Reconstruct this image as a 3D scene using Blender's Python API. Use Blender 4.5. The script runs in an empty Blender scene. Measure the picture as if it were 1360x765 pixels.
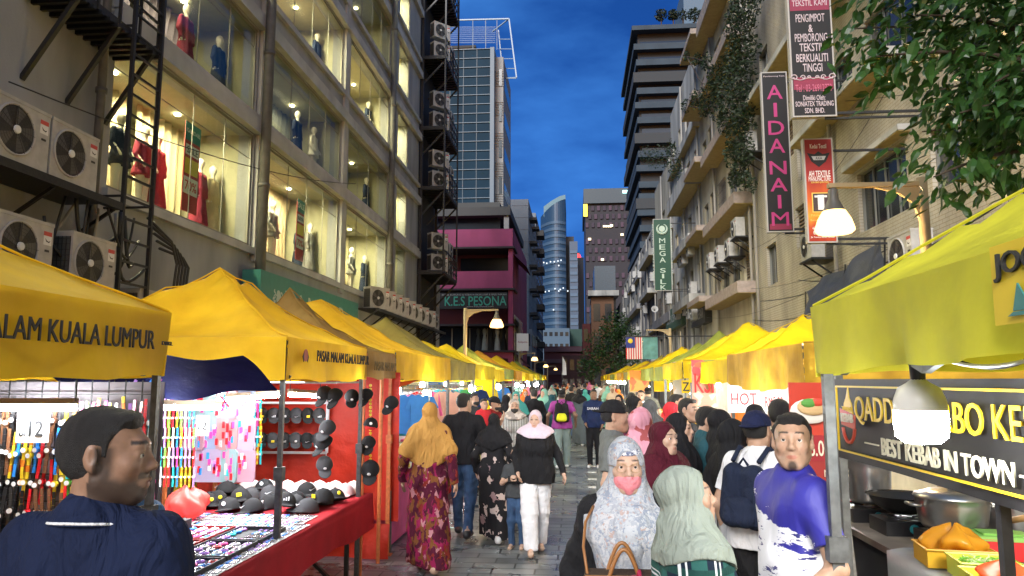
import bpy,math,random
import numpy as np
from mathutils import Vector,Matrix
random.seed(7)
RND=random.Random(11)
sc=bpy.context.scene
COL=sc.collection
R=math.radians
F=980.0
CAMZ=1.85
PITCH=math.atan(122.5/F)
YAW=math.atan(85.0/(F/math.cos(PITCH)))
CAM=Vector((0,0,CAMZ))
def _basis():
 fw=Vector((-math.sin(YAW)*math.cos(PITCH),math.cos(YAW)*math.cos(PITCH),math.sin(PITCH)))
 rt=Vector((math.cos(YAW),math.sin(YAW),0))
 up=rt.cross(fw)
 return fw,rt,up
FW,RT,UP=_basis()
def ray(px,py):
 return(FW*F+RT*(px-680.0)+UP*(382.5-py)).normalized()
def P(px,py,X=None,Y=None,Z=None):
 """the point of the place seen at photo pixel (px,py) lying on the plane X=, Y= or Z="""
 d=ray(px,py)
 if X is not None:t=X/d.x
 elif Y is not None:t=Y/d.y
 else:t=(Z-CAMZ)/d.z
 return CAM+d*t
def PY(px,X,py=400):
 return P(px,py,X=X).y
def PZ(px,py,X=None,Y=None):
 return P(px,py,X=X,Y=Y).z
def PXx(px,Y,py=400):
 return P(px,py,Y=Y).x
MATS={}
def nodes_of(m):
 m.use_nodes=True
 nt=m.node_tree
 return nt,nt.nodes,nt.links
def mat(name,col=(.5,.5,.5),rough=.6,metal=0.,var=.0,vscale=6.,bump=0.,bscale=30.,emit=None,estr=0.,trans=0.,coord='Object',spec=.5,col2=None,sharp=False,sheen=0.,streak=0.):
 """principled material; var / col2 = noise mix into a darker or second colour of the stuff itself"""
 if name in MATS:return MATS[name]
 m=bpy.data.materials.new(name);MATS[name]=m
 nt,N,L=nodes_of(m)
 b=N['Principled BSDF']
 b.inputs['Base Color'].default_value=(*col,1)
 b.inputs['Roughness'].default_value=rough
 b.inputs['Metallic'].default_value=metal
 b.inputs['Specular IOR Level'].default_value=spec
 if sheen:b.inputs['Sheen Weight'].default_value=sheen
 tc=N.new('ShaderNodeTexCoord')
 if var or col2:
  mp=N.new('ShaderNodeMapping')
  if streak:mp.inputs['Scale'].default_value=(1,1,streak)
  nz=N.new('ShaderNodeTexNoise');nz.inputs['Scale'].default_value=vscale;nz.inputs['Detail'].default_value=6
  L.new(tc.outputs[coord],mp.inputs[0]);L.new(mp.outputs[0],nz.inputs['Vector'])
  rp=N.new('ShaderNodeValToRGB')
  c2=col2 if col2 else tuple(c*(1-var)for c in col)
  rp.color_ramp.elements[0].position=.47 if sharp else.34
  rp.color_ramp.elements[1].position=.52 if sharp else.66
  rp.color_ramp.elements[0].color=(*c2,1);rp.color_ramp.elements[1].color=(*col,1)
  L.new(nz.outputs['Fac'],rp.inputs[0]);L.new(rp.outputs[0],b.inputs['Base Color'])
 if bump:
  n2=N.new('ShaderNodeTexNoise');n2.inputs['Scale'].default_value=bscale;n2.inputs['Detail'].default_value=4
  L.new(tc.outputs[coord],n2.inputs['Vector'])
  bp=N.new('ShaderNodeBump');bp.inputs['Strength'].default_value=bump;bp.inputs['Distance'].default_value=.02
  L.new(n2.outputs['Fac'],bp.inputs['Height']);L.new(bp.outputs[0],b.inputs['Normal'])
 if emit:
  b.inputs['Emission Color'].default_value=(*emit,1);b.inputs['Emission Strength'].default_value=estr
 if trans:
  t=N.new('ShaderNodeBsdfTranslucent');mx=N.new('ShaderNodeMixShader');mx.inputs[0].default_value=trans
  src=b.inputs['Base Color'].links[0].from_socket if b.inputs['Base Color'].links else None
  if src:L.new(src,t.inputs[0])
  else:t.inputs[0].default_value=(*col,1)
  out=N['Material Output']
  L.new(b.outputs[0],mx.inputs[1]);L.new(t.outputs[0],mx.inputs[2]);L.new(mx.outputs[0],out.inputs[0])
 return m
def glassmat(name,tint=(.9,.95,.95),refl=.12,rough=.02):
 if name in MATS:return MATS[name]
 m=bpy.data.materials.new(name);MATS[name]=m
 nt,N,L=nodes_of(m);N.remove(N['Principled BSDF'])
 t=N.new('ShaderNodeBsdfTransparent');t.inputs[0].default_value=(*tint,1)
 g=N.new('ShaderNodeBsdfGlossy');g.inputs['Roughness'].default_value=rough
 fr=N.new('ShaderNodeFresnel');fr.inputs[0].default_value=1.12
 ad=N.new('ShaderNodeMath');ad.operation='MULTIPLY_ADD';ad.inputs[1].default_value=.07;ad.inputs[2].default_value=refl*.3
 L.new(fr.outputs[0],ad.inputs[0])
 mx=N.new('ShaderNodeMixShader')
 L.new(ad.outputs[0],mx.inputs[0]);L.new(t.outputs[0],mx.inputs[1]);L.new(g.outputs[0],mx.inputs[2])
 L.new(mx.outputs[0],N['Material Output'].inputs[0])
 return m
def emat(name,col,s):
 if name in MATS:return MATS[name]
 m=bpy.data.materials.new(name);MATS[name]=m
 nt,N,L=nodes_of(m);N.remove(N['Principled BSDF'])
 e=N.new('ShaderNodeEmission');e.inputs[0].default_value=(*col,1);e.inputs[1].default_value=s
 L.new(e.outputs[0],N['Material Output'].inputs[0])
 return m
class MB:
 def __init__(s):s.v=[];s.f=[];s.m=[];s.mats=[]
 def mi(s,m):
  if m not in s.mats:s.mats.append(m)
  return s.mats.index(m)
 def add(s,vs,fs,m):
  o=len(s.v);k=s.mi(m)
  s.v+=[tuple(v)for v in vs]
  for f in fs:s.f.append(tuple(i+o for i in f));s.m.append(k)
  return s
 def box(s,a,b,m,M=None):
  x0,y0,z0=(min(p,q)for p,q in zip(a,b));x1,y1,z1=(max(p,q)for p,q in zip(a,b))
  vs=[Vector(p)for p in((x0,y0,z0),(x1,y0,z0),(x1,y1,z0),(x0,y1,z0),(x0,y0,z1),(x1,y0,z1),(x1,y1,z1),(x0,y1,z1))]
  if M is not None:vs=[M@v for v in vs]
  return s.add(vs,[(0,3,2,1),(4,5,6,7),(0,1,5,4),(1,2,6,5),(2,3,7,6),(3,0,4,7)],m)
 def bar(s,a,b,w,m,h=None):
  """square bar from a to b"""
  a=Vector(a);b=Vector(b);h=h or w
  d=(b-a);L=d.length
  if L<1e-6:return s
  d.normalize();u=d.cross(Vector((0,0,1)))
  if u.length<1e-3:u=Vector((1,0,0))
  u.normalize();w2=u.cross(d)
  vs=[]
  for p in(a,b):
   for i,j in((-1,-1),(1,-1),(1,1),(-1,1)):vs.append(p+u*i*w/2+w2*j*h/2)
  return s.add(vs,[(0,1,2,3),(7,6,5,4),(0,4,5,1),(1,5,6,2),(2,6,7,3),(3,7,4,0)],m)
 def tube(s,pts,r,m,n=8,cap=True):
  pts=[Vector(p)for p in pts];rs=r if isinstance(r,(list,tuple))else[r]*len(pts)
  vs=[];fs=[]
  u=None
  for i,p in enumerate(pts):
   d=(pts[min(i+1,len(pts)-1)]-pts[max(i-1,0)]).normalized()
   if u is None:
    u=d.cross(Vector((0,0,1)))
    if u.length<1e-3:u=Vector((1,0,0))
   u=(u-d*u.dot(d)).normalized();w=d.cross(u)
   for k in range(n):
    a=2*math.pi*k/n
    vs.append(p+(u*math.cos(a)+w*math.sin(a))*rs[i])
  for i in range(len(pts)-1):
   for k in range(n):
    a=i*n+k;b=i*n+(k+1)%n
    fs.append((a,b,b+n,a+n))
  if cap:
   fs.append(tuple(range(n-1,-1,-1)));fs.append(tuple((len(pts)-1)*n+k for k in range(n)))
  return s.add(vs,fs,m)
 def lathe(s,prof,m,n=20,c=(0,0,0),M=None):
  """profile [(r,z)...] turned about z"""
  vs=[];fs=[]
  for r,z in prof:
   for k in range(n):
    a=2*math.pi*k/n
    vs.append(Vector((c[0]+r*math.cos(a),c[1]+r*math.sin(a),c[2]+z)))
  if M is not None:vs=[M@v for v in vs]
  for i in range(len(prof)-1):
   for k in range(n):
    a=i*n+k;b=i*n+(k+1)%n
    fs.append((a,b,b+n,a+n))
  return s.add(vs,fs,m)
 def grid(s,fn,nu,nv,m):
  vs=[fn(i/nu,j/nv)for j in range(nv+1)for i in range(nu+1)]
  fs=[(j*(nu+1)+i,j*(nu+1)+i+1,(j+1)*(nu+1)+i+1,(j+1)*(nu+1)+i)for j in range(nv)for i in range(nu)]
  return s.add(vs,fs,m)
 def prism(s,poly,y0,y1,m,axis='y'):
  """polygon in the plane across axis, given depth"""
  n=len(poly)
  def q(p,t):
   if axis=='y':return(p[0],t,p[1])
   if axis=='x':return(t,p[0],p[1])
   return(p[0],p[1],t)
  vs=[q(p,y0)for p in poly]+[q(p,y1)for p in poly]
  fs=[tuple(range(n)),tuple(range(2*n-1,n-1,-1))]+[(i,(i+1)%n+0,(i+1)%n+n,i+n)for i in range(n)]
  return s.add(vs,fs,m)
 def sphere(s,c,r,m,n=12,sq=(1,1,1)):
  vs=[];fs=[];k=n//2
  for i in range(k+1):
   t=math.pi*i/k
   for j in range(n):
    a=2*math.pi*j/n
    vs.append((c[0]+r*sq[0]*math.sin(t)*math.cos(a),c[1]+r*sq[1]*math.sin(t)*math.sin(a),c[2]+r*sq[2]*math.cos(t)))
  for i in range(k):
   for j in range(n):
    a=i*n+j;b=i*n+(j+1)%n
    fs.append((a,a+n,b+n,b))
  return s.add(vs,fs,m)
 def mesh(s,name,smooth=False,off=None):
  me=bpy.data.meshes.new(name)
  vs=s.v if off is None else[(v[0]-off[0],v[1]-off[1],v[2]-off[2])for v in s.v]
  me.from_pydata(vs,[],s.f)
  for m in s.mats:me.materials.append(m)
  me.polygons.foreach_set('material_index',s.m)
  if smooth:me.polygons.foreach_set('use_smooth',[True]*len(me.polygons))
  me.update()
  return me
 def build(s,name,parent=None,smooth=False,world=False,loc=None,kind=None,label=None):
  """world=True: the vertices are in world coordinates and the parent is unrotated"""
  off=None
  if world and parent is not None:
   off=wloc(parent)
  if loc is not None and parent is None:off=loc
  me=s.mesh(name,smooth,off)
  o=bpy.data.objects.new(name,me);COL.objects.link(o)
  if parent is not None:o.parent=parent
  elif loc is not None:o.location=loc
  if kind:o['kind']=kind
  if label:o['label']=label
  return o
def wloc(o):
 v=Vector((0,0,0))
 while o is not None:v=v+Vector(o.location);o=o.parent
 return v
def tag(o,label=None,cat=None,group=None,kind=None):
 if label:o['label']=label
 if cat:o['category']=cat
 if group:o['group']=group
 if kind:o['kind']=kind
 return o
def thing(name,label,cat,loc=(0,0,0),rz=0,group=None):
 o=bpy.data.objects.new(name,None);COL.objects.link(o)
 o.empty_display_size=.1
 o.location=loc;o.rotation_euler=(0,0,rz)
 return tag(o,label,cat,group)
KIDS={}
def kids(o):return[c for c in COL.objects if c.parent==o]
def dup(root,loc,rz=None,label=None,group=None,scale=None,tree=None,rot=None):
 """copy of a thing with copies of its parts; tree = precomputed nested children"""
 r=root.copy();COL.objects.link(r);r.location=loc
 if rz is not None:r.rotation_euler=(0,0,rz)
 if rot is not None:r.rotation_euler=rot
 if scale is not None:r.scale=(scale,)*3 if not isinstance(scale,tuple)else scale
 if label:r['label']=label
 if group:r['group']=group
 def rec(src,dst):
  for ch in KIDS.setdefault(src.name,kids(src)):
   c=ch.copy();COL.objects.link(c);c.parent=dst
   rec(ch,c)
 rec(root,r)
 return r
def remap(o,old,new):
 """give this object's own mesh copy another material (also in its children)"""
 for c in[o]+kids(o):
  if c.type=='MESH' and any(m is old for m in c.data.materials):
   c.data=c.data.copy()
   for i,m in enumerate(c.data.materials):
    if m is old:c.data.materials[i]=new
def textmesh(body,m,width=None,height=None,ext=.003,bold=.0,align='CENTER',shear=0.,spacing=1.):
 cu=bpy.data.curves.new('lettering','FONT');cu.body=body;cu.size=1;cu.extrude=0.02
 cu.align_x=align;cu.align_y='CENTER';cu.offset=0 if 'M' in body else min(bold,.008);cu.shear=shear;cu.space_character=spacing
 cu.resolution_u=3
 ob=bpy.data.objects.new('t',cu);COL.objects.link(ob)
 dg=bpy.context.evaluated_depsgraph_get();dg.update()
 me=bpy.data.meshes.new_from_object(ob.evaluated_get(dg))
 bpy.data.objects.remove(ob);bpy.data.curves.remove(cu)
 n=len(me.vertices);co=np.empty(n*3);me.vertices.foreach_get('co',co);co=co.reshape(-1,3)
 if n:
  w=co[:,0].max()-co[:,0].min();h=co[:,1].max()-co[:,1].min()
  cx=(co[:,0].max()+co[:,0].min())/2;cy=(co[:,1].max()+co[:,1].min())/2
  co[:,0]-=cx;co[:,1]-=cy
  sx=width/w if width else None;sy=height/h if height else None
  if sx is None:sx=sy
  if sy is None:sy=sx
  co[:,0]*=sx;co[:,1]*=sy;co[:,2]*=ext/0.02
  me.vertices.foreach_set('co',co.ravel())
 me.materials.clear();me.materials.append(m);me.update()
 return me
def lettering(body,m,pos,xdir,parent,width=None,height=None,up=(0,0,1),name='lettering',ext=.003,**k):
 """flat letters: xdir = reading direction, pos = centre (world)"""
 me=textmesh(body,m,width,height,ext,**k)
 x=Vector(xdir).normalized();y=Vector(up).normalized();y=(y-x*y.dot(x)).normalized();z=x.cross(y)
 M=Matrix((x,y,z)).transposed().to_4x4()
 p=Vector(pos)-(wloc(parent)if parent is not None else Vector((0,0,0)))
 M.translation=p
 me.transform(M)
 o=bpy.data.objects.new(name,me);COL.objects.link(o)
 if parent is not None:o.parent=parent
 return o
f32=np.float32
class SDF:
 def __init__(s):s.p=[];s.M=Matrix.Identity(4)
 def _t(s,v):return s.M@Vector(v)
 def cap(s,a,b,ra,rb=None,k=.02,m=0,clip=None,sub=False):
  rb=ra if rb is None else rb
  s.p.append(('c',s._t(a),s._t(b),ra,rb,k,m,s._clip(clip),sub));return s
 def ell(s,c,r,k=.02,m=0,rot=None,clip=None,sub=False):
  Rm=s.M.to_3x3()
  if rot is not None:Rm=Rm@Matrix.Rotation(rot[0],3,rot[1])
  s.p.append(('e',s._t(c),r,Rm,None,k,m,s._clip(clip),sub));return s
 def _clip(s,cl):
  if not cl:return None
  R3=s.M.to_3x3()
  return[(s._t(p),(R3@Vector(n)).normalized())for p,n in cl]
 def mesh(s,h,name,mats,smooth=True,clipall=None,disp=None,color=None):
  """surface nets over the grid of spacing h"""
  lo=np.array([1e9]*3);hi=-lo
  for q in s.p:
   if q[8]:continue
   if q[0]=='c':
    r=max(q[3],q[4]);pts=[np.array(q[1])-r,np.array(q[1])+r,np.array(q[2])-r,np.array(q[2])+r]
   else:
    r=max(q[2]);pts=[np.array(q[1])-r,np.array(q[1])+r]
   for p in pts:lo=np.minimum(lo,p);hi=np.maximum(hi,p)
  lo-=2.5*h;hi+=2.5*h
  n=np.ceil((hi-lo)/h).astype(int)+1
  ax=[(lo[i]+h*np.arange(n[i])).astype(f32)for i in range(3)]
  D=np.full(n,.2,f32);BM=np.zeros(n,np.int8)if len(mats)>1 else None;BD=np.full(n,.2,f32)if BM is not None else None
  for q in s.p:
   kind,a,b,c3,c4,k,m,clip,sub=q
   if kind=='c':r=max(c3,c4);l2=np.minimum(np.array(a),np.array(b))-r;h2=np.maximum(np.array(a),np.array(b))+r
   else:r=max(b);l2=np.array(a)-r;h2=np.array(a)+r
   mg=k+2.2*h
   i0=np.clip(np.floor((l2-mg-lo)/h).astype(int),0,n);i1=np.clip(np.ceil((h2+mg-lo)/h).astype(int)+1,0,n)
   if np.any(i1<=i0):continue
   sl=tuple(slice(i0[i],i1[i])for i in range(3))
   X=ax[0][sl[0]][:,None,None];Y=ax[1][sl[1]][None,:,None];Z=ax[2][sl[2]][None,None,:]
   if kind=='c':
    d=b-a;L2=max(d.length_squared,1e-9)
    t=((X-a.x)*d.x+(Y-a.y)*d.y+(Z-a.z)*d.z)/L2
    t=np.clip(t,0,1)
    dd=np.sqrt((X-a.x-t*d.x)**2+(Y-a.y-t*d.y)**2+(Z-a.z-t*d.z)**2)-(c3+(c4-c3)*t)
   else:
    Ri=c3.transposed()
    x=X-a.x;y=Y-a.y;z=Z-a.z
    u=(Ri[0][0]*x+Ri[0][1]*y+Ri[0][2]*z);v=(Ri[1][0]*x+Ri[1][1]*y+Ri[1][2]*z);w=(Ri[2][0]*x+Ri[2][1]*y+Ri[2][2]*z)
    k0=np.sqrt((u/b[0])**2+(v/b[1])**2+(w/b[2])**2)+1e-6
    k1=np.sqrt((u/b[0]**2)**2+(v/b[1]**2)**2+(w/b[2]**2)**2)+1e-6
    dd=k0*(k0-1)/k1
   dd=dd.astype(f32)
   if clip:
    for(p,nn)in clip:dd=np.maximum(dd,(X-p.x)*nn.x+(Y-p.y)*nn.y+(Z-p.z)*nn.z)
   cur=D[sl]
   if sub:
    e=-dd;hh=np.maximum(k-np.abs(cur-e),0)/k if k>0 else 0
    D[sl]=np.maximum(cur,e)+hh*hh*k*.25
   else:
    hh=np.maximum(k-np.abs(cur-dd),0)/k if k>0 else 0
    D[sl]=np.minimum(cur,dd)-hh*hh*k*.25
    if BM is not None:
     w_=dd<BD[sl];BD[sl][w_]=dd[w_];BM[sl][w_]=m
  if clipall:
   X=ax[0][:,None,None];Y=ax[1][None,:,None];Z=ax[2][None,None,:]
   for(p,nn)in clipall:D=np.maximum(D,((X-p[0])*nn[0]+(Y-p[1])*nn[1]+(Z-p[2])*nn[2]).astype(f32))
  D[0]=D[-1]=.1;D[:,0]=D[:,-1]=.1;D[:,:,0]=D[:,:,-1]=.1
  ins=D<0
  c8=[ins[i:n[0]-1+i,j:n[1]-1+j,k_:n[2]-1+k_]for i in(0,1)for j in(0,1)for k_ in(0,1)]
  anyb=c8[0].copy();allb=c8[0].copy()
  for c in c8[1:]:anyb|=c;allb&=c
  act=anyb&~allb
  ai,aj,ak=np.nonzero(act)
  idx=np.full(act.shape,-1,np.int32);idx[ai,aj,ak]=np.arange(len(ai))
  S=np.zeros((len(ai),3));C=np.zeros(len(ai))
  offs=[(0,0,0),(1,0,0),(0,1,0),(0,0,1),(1,1,0),(1,0,1),(0,1,1),(1,1,1)]
  for o1 in offs:
   for axis in range(3):
    if o1[axis]:continue
    o2=list(o1);o2[axis]=1
    d1=D[ai+o1[0],aj+o1[1],ak+o1[2]];d2=D[ai+o2[0],aj+o2[1],ak+o2[2]]
    mk=(d1<0)!=(d2<0)
    t=np.where(mk,d1/np.where(mk,d1-d2,1),0)
    p=np.tile(np.array(o1,float),(len(ai),1));p[:,axis]+=t
    S+=p*mk[:,None];C+=mk
  V=np.stack([ai,aj,ak],1)+S/np.maximum(C,1)[:,None]
  V=lo+V*h
  Fs=[]
  for axis in range(3):
   sh=[slice(None)]*3;s2=[slice(None)]*3
   sh[axis]=slice(0,-1);s2[axis]=slice(1,None)
   ch=ins[tuple(sh)]!=ins[tuple(s2)]
   e=np.array(np.nonzero(ch)).T
   u,v=(axis+1)%3,(axis+2)%3
   ok=(e[:,u]>0)&(e[:,v]>0)&(e[:,u]<n[u]-1)&(e[:,v]<n[v]-1)
   e=e[ok]
   def cell(du,dv):
    q=e.copy();q[:,u]+=du;q[:,v]+=dv
    return idx[q[:,0],q[:,1],q[:,2]]
   quad=np.stack([cell(-1,-1),cell(0,-1),cell(0,0),cell(-1,0)],1)
   pos=ins[e[:,0],e[:,1],e[:,2]]
   quad[~pos]=quad[~pos][:,::-1]
   Fs.append(quad)
  Q=np.concatenate(Fs);Q=Q[(Q>=0).all(1)]
  me=bpy.data.meshes.new(name)
  nv,nf=len(V),len(Q)
  me.vertices.add(nv);me.loops.add(nf*4);me.polygons.add(nf)
  me.vertices.foreach_set('co',V.astype(f32).ravel())
  me.loops.foreach_set('vertex_index',Q.ravel().astype(np.int32))
  me.polygons.foreach_set('loop_start',np.arange(nf,dtype=np.int32)*4)
  me.polygons.foreach_set('loop_total',np.full(nf,4,np.int32))
  me.polygons.foreach_set('use_smooth',np.full(nf,smooth))
  for mm in mats:me.materials.append(mm)
  if BM is not None:
   gi=np.clip(np.round((V[Q].mean(1)-lo)/h).astype(int),0,n-1)
   me.polygons.foreach_set('material_index',BM[gi[:,0],gi[:,1],gi[:,2]].astype(np.int32))
  me.update(calc_edges=True)
  if disp:
   N_=np.empty(nv*3,f32);me.vertices.foreach_get('normal',N_);N_=N_.reshape(-1,3)
   V2=V+N_*disp(V)[:,None]
   me.vertices.foreach_set('co',V2.astype(f32).ravel());me.update()
  if color:
   at=me.color_attributes.new('Col','FLOAT_COLOR','POINT')
   c=color(V);c=np.concatenate([c,np.ones((nv,1))],1)
   at.data.foreach_set('color',c.astype(f32).ravel())
  return me
def attach(me,name,parent,label=None):
 o=bpy.data.objects.new(name,me);COL.objects.link(o);o.parent=parent
 if label:o['label']=label
 return o
def folds(seed,amp=.006,fv=9.,fh=30.):
 """cloth folds: long ridges running mostly downwards"""
 g=np.random.RandomState(seed)
 W=[(g.randn(3)*np.array([fh,fh,fv])*g.uniform(.4,1.1),g.uniform(0,6.28),g.uniform(.4,1),g.randn(3)*7)for _ in range(6)]
 def fn(V):
  o=np.zeros(len(V))
  for w,p,a,q in W:o+=a*(np.abs(np.sin(V@w*.5+p+1.3*np.sin(V@q+p)))**.7-.62)
  return-amp*o*.8
 return fn
def ik(a,b,l1,l2,pole):
 """middle joint between a and b"""
 d=b-a;L=min(d.length,(l1+l2)*.999)
 d=d.normalized()if d.length>1e-6 else Vector((0,0,-1))
 x=(l1*l1-l2*l2+L*L)/(2*L);hgt=math.sqrt(max(l1*l1-x*x,0))
 p=pole-d*pole.dot(d);p.normalize()
 return a+d*x+p*hgt,a+d*L
def hand(S,w,fwd,nrm,sx,k=.008,curl=.35,sc_=1.,m=0):
 """palm, four unequal bent fingers and a thumb; fwd = wrist->knuckles, nrm = palm side, thumb towards side sx*(fwd x nrm)"""
 fwd=fwd.normalized();nrm=(nrm-fwd*nrm.dot(fwd)).normalized();sd=fwd.cross(nrm)*sx
 q=sc_
 S.cap(w,w+fwd*.05*q+sd*.018*q,.022*q,.016*q,.015,m);S.cap(w,w+fwd*.06*q-sd*.018*q,.02*q,.015*q,.015,m)
 S.cap(w+fwd*.05*q,w+fwd*.072*q,.02*q,.016*q,.015,m)
 for i,(off,ln)in enumerate(((.029,.068),(.010,.078),(-.009,.072),(-.027,.056))):
  p0=w+fwd*.078*q+sd*off*q
  d=fwd
  seg=[.45,.32,.23]
  for j in range(3):
   d=(d*math.cos(curl*(1.0 if j else.7))+nrm*math.sin(curl*(1.0 if j else.7))).normalized()if j==0 else(Matrix.Rotation(0,3,'X')@(d*math.cos(curl)+(nrm-d*nrm.dot(d)).normalized()*math.sin(curl))).normalized()
   p1=p0+d*ln*seg[j]*q
   S.cap(p0,p1,(.0092-.0008*j)*q,(.0086-.001*j)*q,k*.6,m);p0=p1
 t0=w+fwd*.02*q+sd*.022*q;t1=t0+(fwd*.6+sd*.7+nrm*.35).normalized()*.036*q;t2=t1+(fwd*.85+sd*.2+nrm*.35).normalized()*.034*q
 S.cap(t0,t1,.014*q,.011*q,.012,m);S.cap(t1,t2,.0105*q,.0085*q,k,m)
def head_prims(S,fem=False,ears=True,jaw=1.,nose=1.,fine=True,fat=1.):
 """head centred at the middle of its height, face to -y"""
 S.ell((0,.016,.030),(.075,.093,.084),.02)
 S.ell((0,-.028,-.022),(.0575*fat,.062,.086),.03)
 S.ell((0,-.030,-.070),(.047*jaw*fat,.050,.038),.03)
 S.cap((-.012,-.078,-.097),(.012,-.078,-.097),.0145,k=.03)
 for x in(-1,1):
  S.cap((x*.050*jaw*fat,.0,-.055),(x*.022,-.066,-.094),.020,.014,.03)
  S.ell((x*.040*fat,-.060,-.022),(.020,.018,.018),.03)
 S.cap((-.034,-.080,.026),(.034,-.080,.026),.0105,k=.025)
 if fine:
  for x in(-1,1):S.ell((x*.031,-.100,.006),(.019,.0165,.0125),.014,sub=True)
  for x in(-1,1):
   S.cap((x*.0175,-.0845,.0085),(x*.031,-.0885,.0132),.0042,k=.006);S.cap((x*.031,-.0885,.0132),(x*.045,-.080,.0070),.0042,k=.006)
   S.cap((x*.018,-.084,-.003),(x*.044,-.079,-.002),.0034,k=.008)
 n=nose
 S.cap((0,-.085,.018),(0,-.106*n,-.022),.0075,.0095,.016)
 S.ell((0,-.107*n,-.027),(.0115,.012,.010),.010)
 for x in(-1,1):S.ell((x*.0125,-.096*n,-.031),(.0075,.0105,.0075),.008)
 S.ell((0,-.082,-.062),(.027,.018,.020),.02)
 S.cap((-.019,-.0935,-.0605),(0,-.1005,-.0575),.0048,.0056,.006);S.cap((.019,-.0935,-.0605),(0,-.1005,-.0575),.0048,.0056,.006)
 S.cap((-.015,-.0935,-.0700),(.015,-.0935,-.0700),.0058,k=.007);S.ell((0,-.0965,-.0700),(.012,.006,.006),.006)
 if fine:S.cap((-.021,-.1005,-.0645),(.021,-.1005,-.0645),.0018,k=.003,sub=True)
 if ears:
  for x in(-1,1):
   S.ell((x*.078,.016,-.002),(.0085,.0185,.031),.01,rot=(x*.35,'Z'))
   S.cap((x*.070,.006,-.024),(x*.074,.008,-.030),.008,k=.01)
   if fine:S.ell((x*.087,.010,.002),(.0065,.0095,.017),.006,rot=(x*.35,'Z'),sub=True)
def headcol(skin,lips=None,beard=0.,brow=(.012,.009,.008),fem=False,eyes=True,stub=(.02,.015,.013),goatee=False,mask=None):
 skin=np.array(skin);lips=np.array(lips if lips is not None else(skin[0]*.80,skin[1]*.48,skin[2]*.50))
 brow=np.array(brow)
 def fn(H):
  x,y,z=H[:,0],H[:,1],H[:,2];ax_=np.abs(x)
  c=np.tile(skin,(len(H),1))
  def blend(w,col):
   w=np.clip(w,0,1)[:,None]
   return c*(1-w)+np.array(col)*w
  ck=np.exp(-(((ax_-.042)/.018)**2+((z+.03)/.02)**2))*(y<-.04)*.25
  c=blend(ck,skin*np.array([1.08,.85,.85]))
  if beard or goatee:
   mouth=np.clip(1.25-np.sqrt((x/.030)**2+((z+.064)/.014)**2),0,1)*5
   edge=np.clip((-.044-z+.35*np.maximum(y+.05,0))/.022,0,1)
   w=edge*(y<.02)*(y<2)*(1-np.clip(mouth,0,1))
   mous=(np.abs(z+.047)<.0085)*(ax_<.034)*(y<-.08)
   side=np.clip((ax_-.048)/.006,0,1)*np.clip((z+.075)/.01,0,1)*np.clip((.03-z)/.01,0,1)*np.clip((y+.038)/.016,0,1)*np.clip((.012-y)/.006,0,1)
   lowz=(z>-.128)
   if goatee:w=np.clip(2.2-1.7*np.sqrt((x/.019)**2+((z+.100)/.020)**2),0,1)*(y<-.04)*(z<-.079);mous=mous*.25;side=side*0
   c=blend(np.maximum(np.maximum(w*lowz,mous*.9),side)*(beard if beard else.9),stub)
  lw=np.clip(1.5-np.sqrt((x/.022)**2+((z+.0645)/.0088)**2)*1.3,0,1)*(y<-.088)
  c=blend(lw*2,lips)
  bz=.0285-.12*np.maximum(ax_-.034,0)+.004
  bw=np.clip((.0052 if not fem else.0036)-np.abs(z-bz-.002),0,.002)/.002*(ax_>.013)*(ax_<.050)*(y<-.05)
  c=blend(bw*.95,brow)
  if eyes:
   ew=np.clip(1.3-np.sqrt(((ax_-.031)/.014)**2+((z-.005)/.0055)**2),0,1)*3*(y<-.05)
   c=blend(ew,(.02,.014,.012))
  return c
 return fn
def skinmat():
 if 'skin' in MATS:return MATS['skin']
 m=mat('skin',(.4,.25,.18),.48,spec=.4)
 nt,N,L=nodes_of(m)
 a=N.new('ShaderNodeAttribute');a.attribute_name='Col'
 b=N['Principled BSDF']
 tc=N.new('ShaderNodeTexCoord');nz=N.new('ShaderNodeTexNoise');nz.inputs['Scale'].default_value=60;nz.inputs['Detail'].default_value=5
 L.new(tc.outputs['Object'],nz.inputs['Vector'])
 mx=N.new('ShaderNodeMixRGB');mx.blend_type='MULTIPLY';mx.inputs[0].default_value=.35
 L.new(a.outputs['Color'],mx.inputs[1]);L.new(nz.outputs['Fac'],mx.inputs[2])
 g=N.new('ShaderNodeGamma');g.inputs[1].default_value=.92
 L.new(mx.outputs[0],g.inputs[0]);L.new(g.outputs[0],b.inputs['Base Color'])
 b.inputs['Subsurface Weight'].default_value=.08;b.inputs['Subsurface Radius'].default_value=(.02,.008,.004)
 bp=N.new('ShaderNodeBump');bp.inputs['Strength'].default_value=.12;bp.inputs['Distance'].default_value=.004
 n2=N.new('ShaderNodeTexNoise');n2.inputs['Scale'].default_value=300
 L.new(tc.outputs['Object'],n2.inputs['Vector']);L.new(n2.outputs['Fac'],bp.inputs['Height']);L.new(bp.outputs[0],b.inputs['Normal'])
 return m
SK_L=(.55,.34,.24);SK_M=(.42,.245,.16);SK_D=(.20,.105,.065)
EYEW=mat('eye_white',(.75,.72,.68),.2);EYEI=mat('iris',(.03,.017,.01),.1)
HAIRM=mat('black_hair',(.012,.010,.010),.6,bump=.6,bscale=420.,var=.4,vscale=60)
def cloth(name,col,rough=.85,var=.18,vs=5.,**k):
 return mat('cloth_'+name,col,rough,var=var,vscale=vs,bump=k.pop('bump',.15),bscale=k.pop('bscale',260.),spec=.2,**k)
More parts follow.
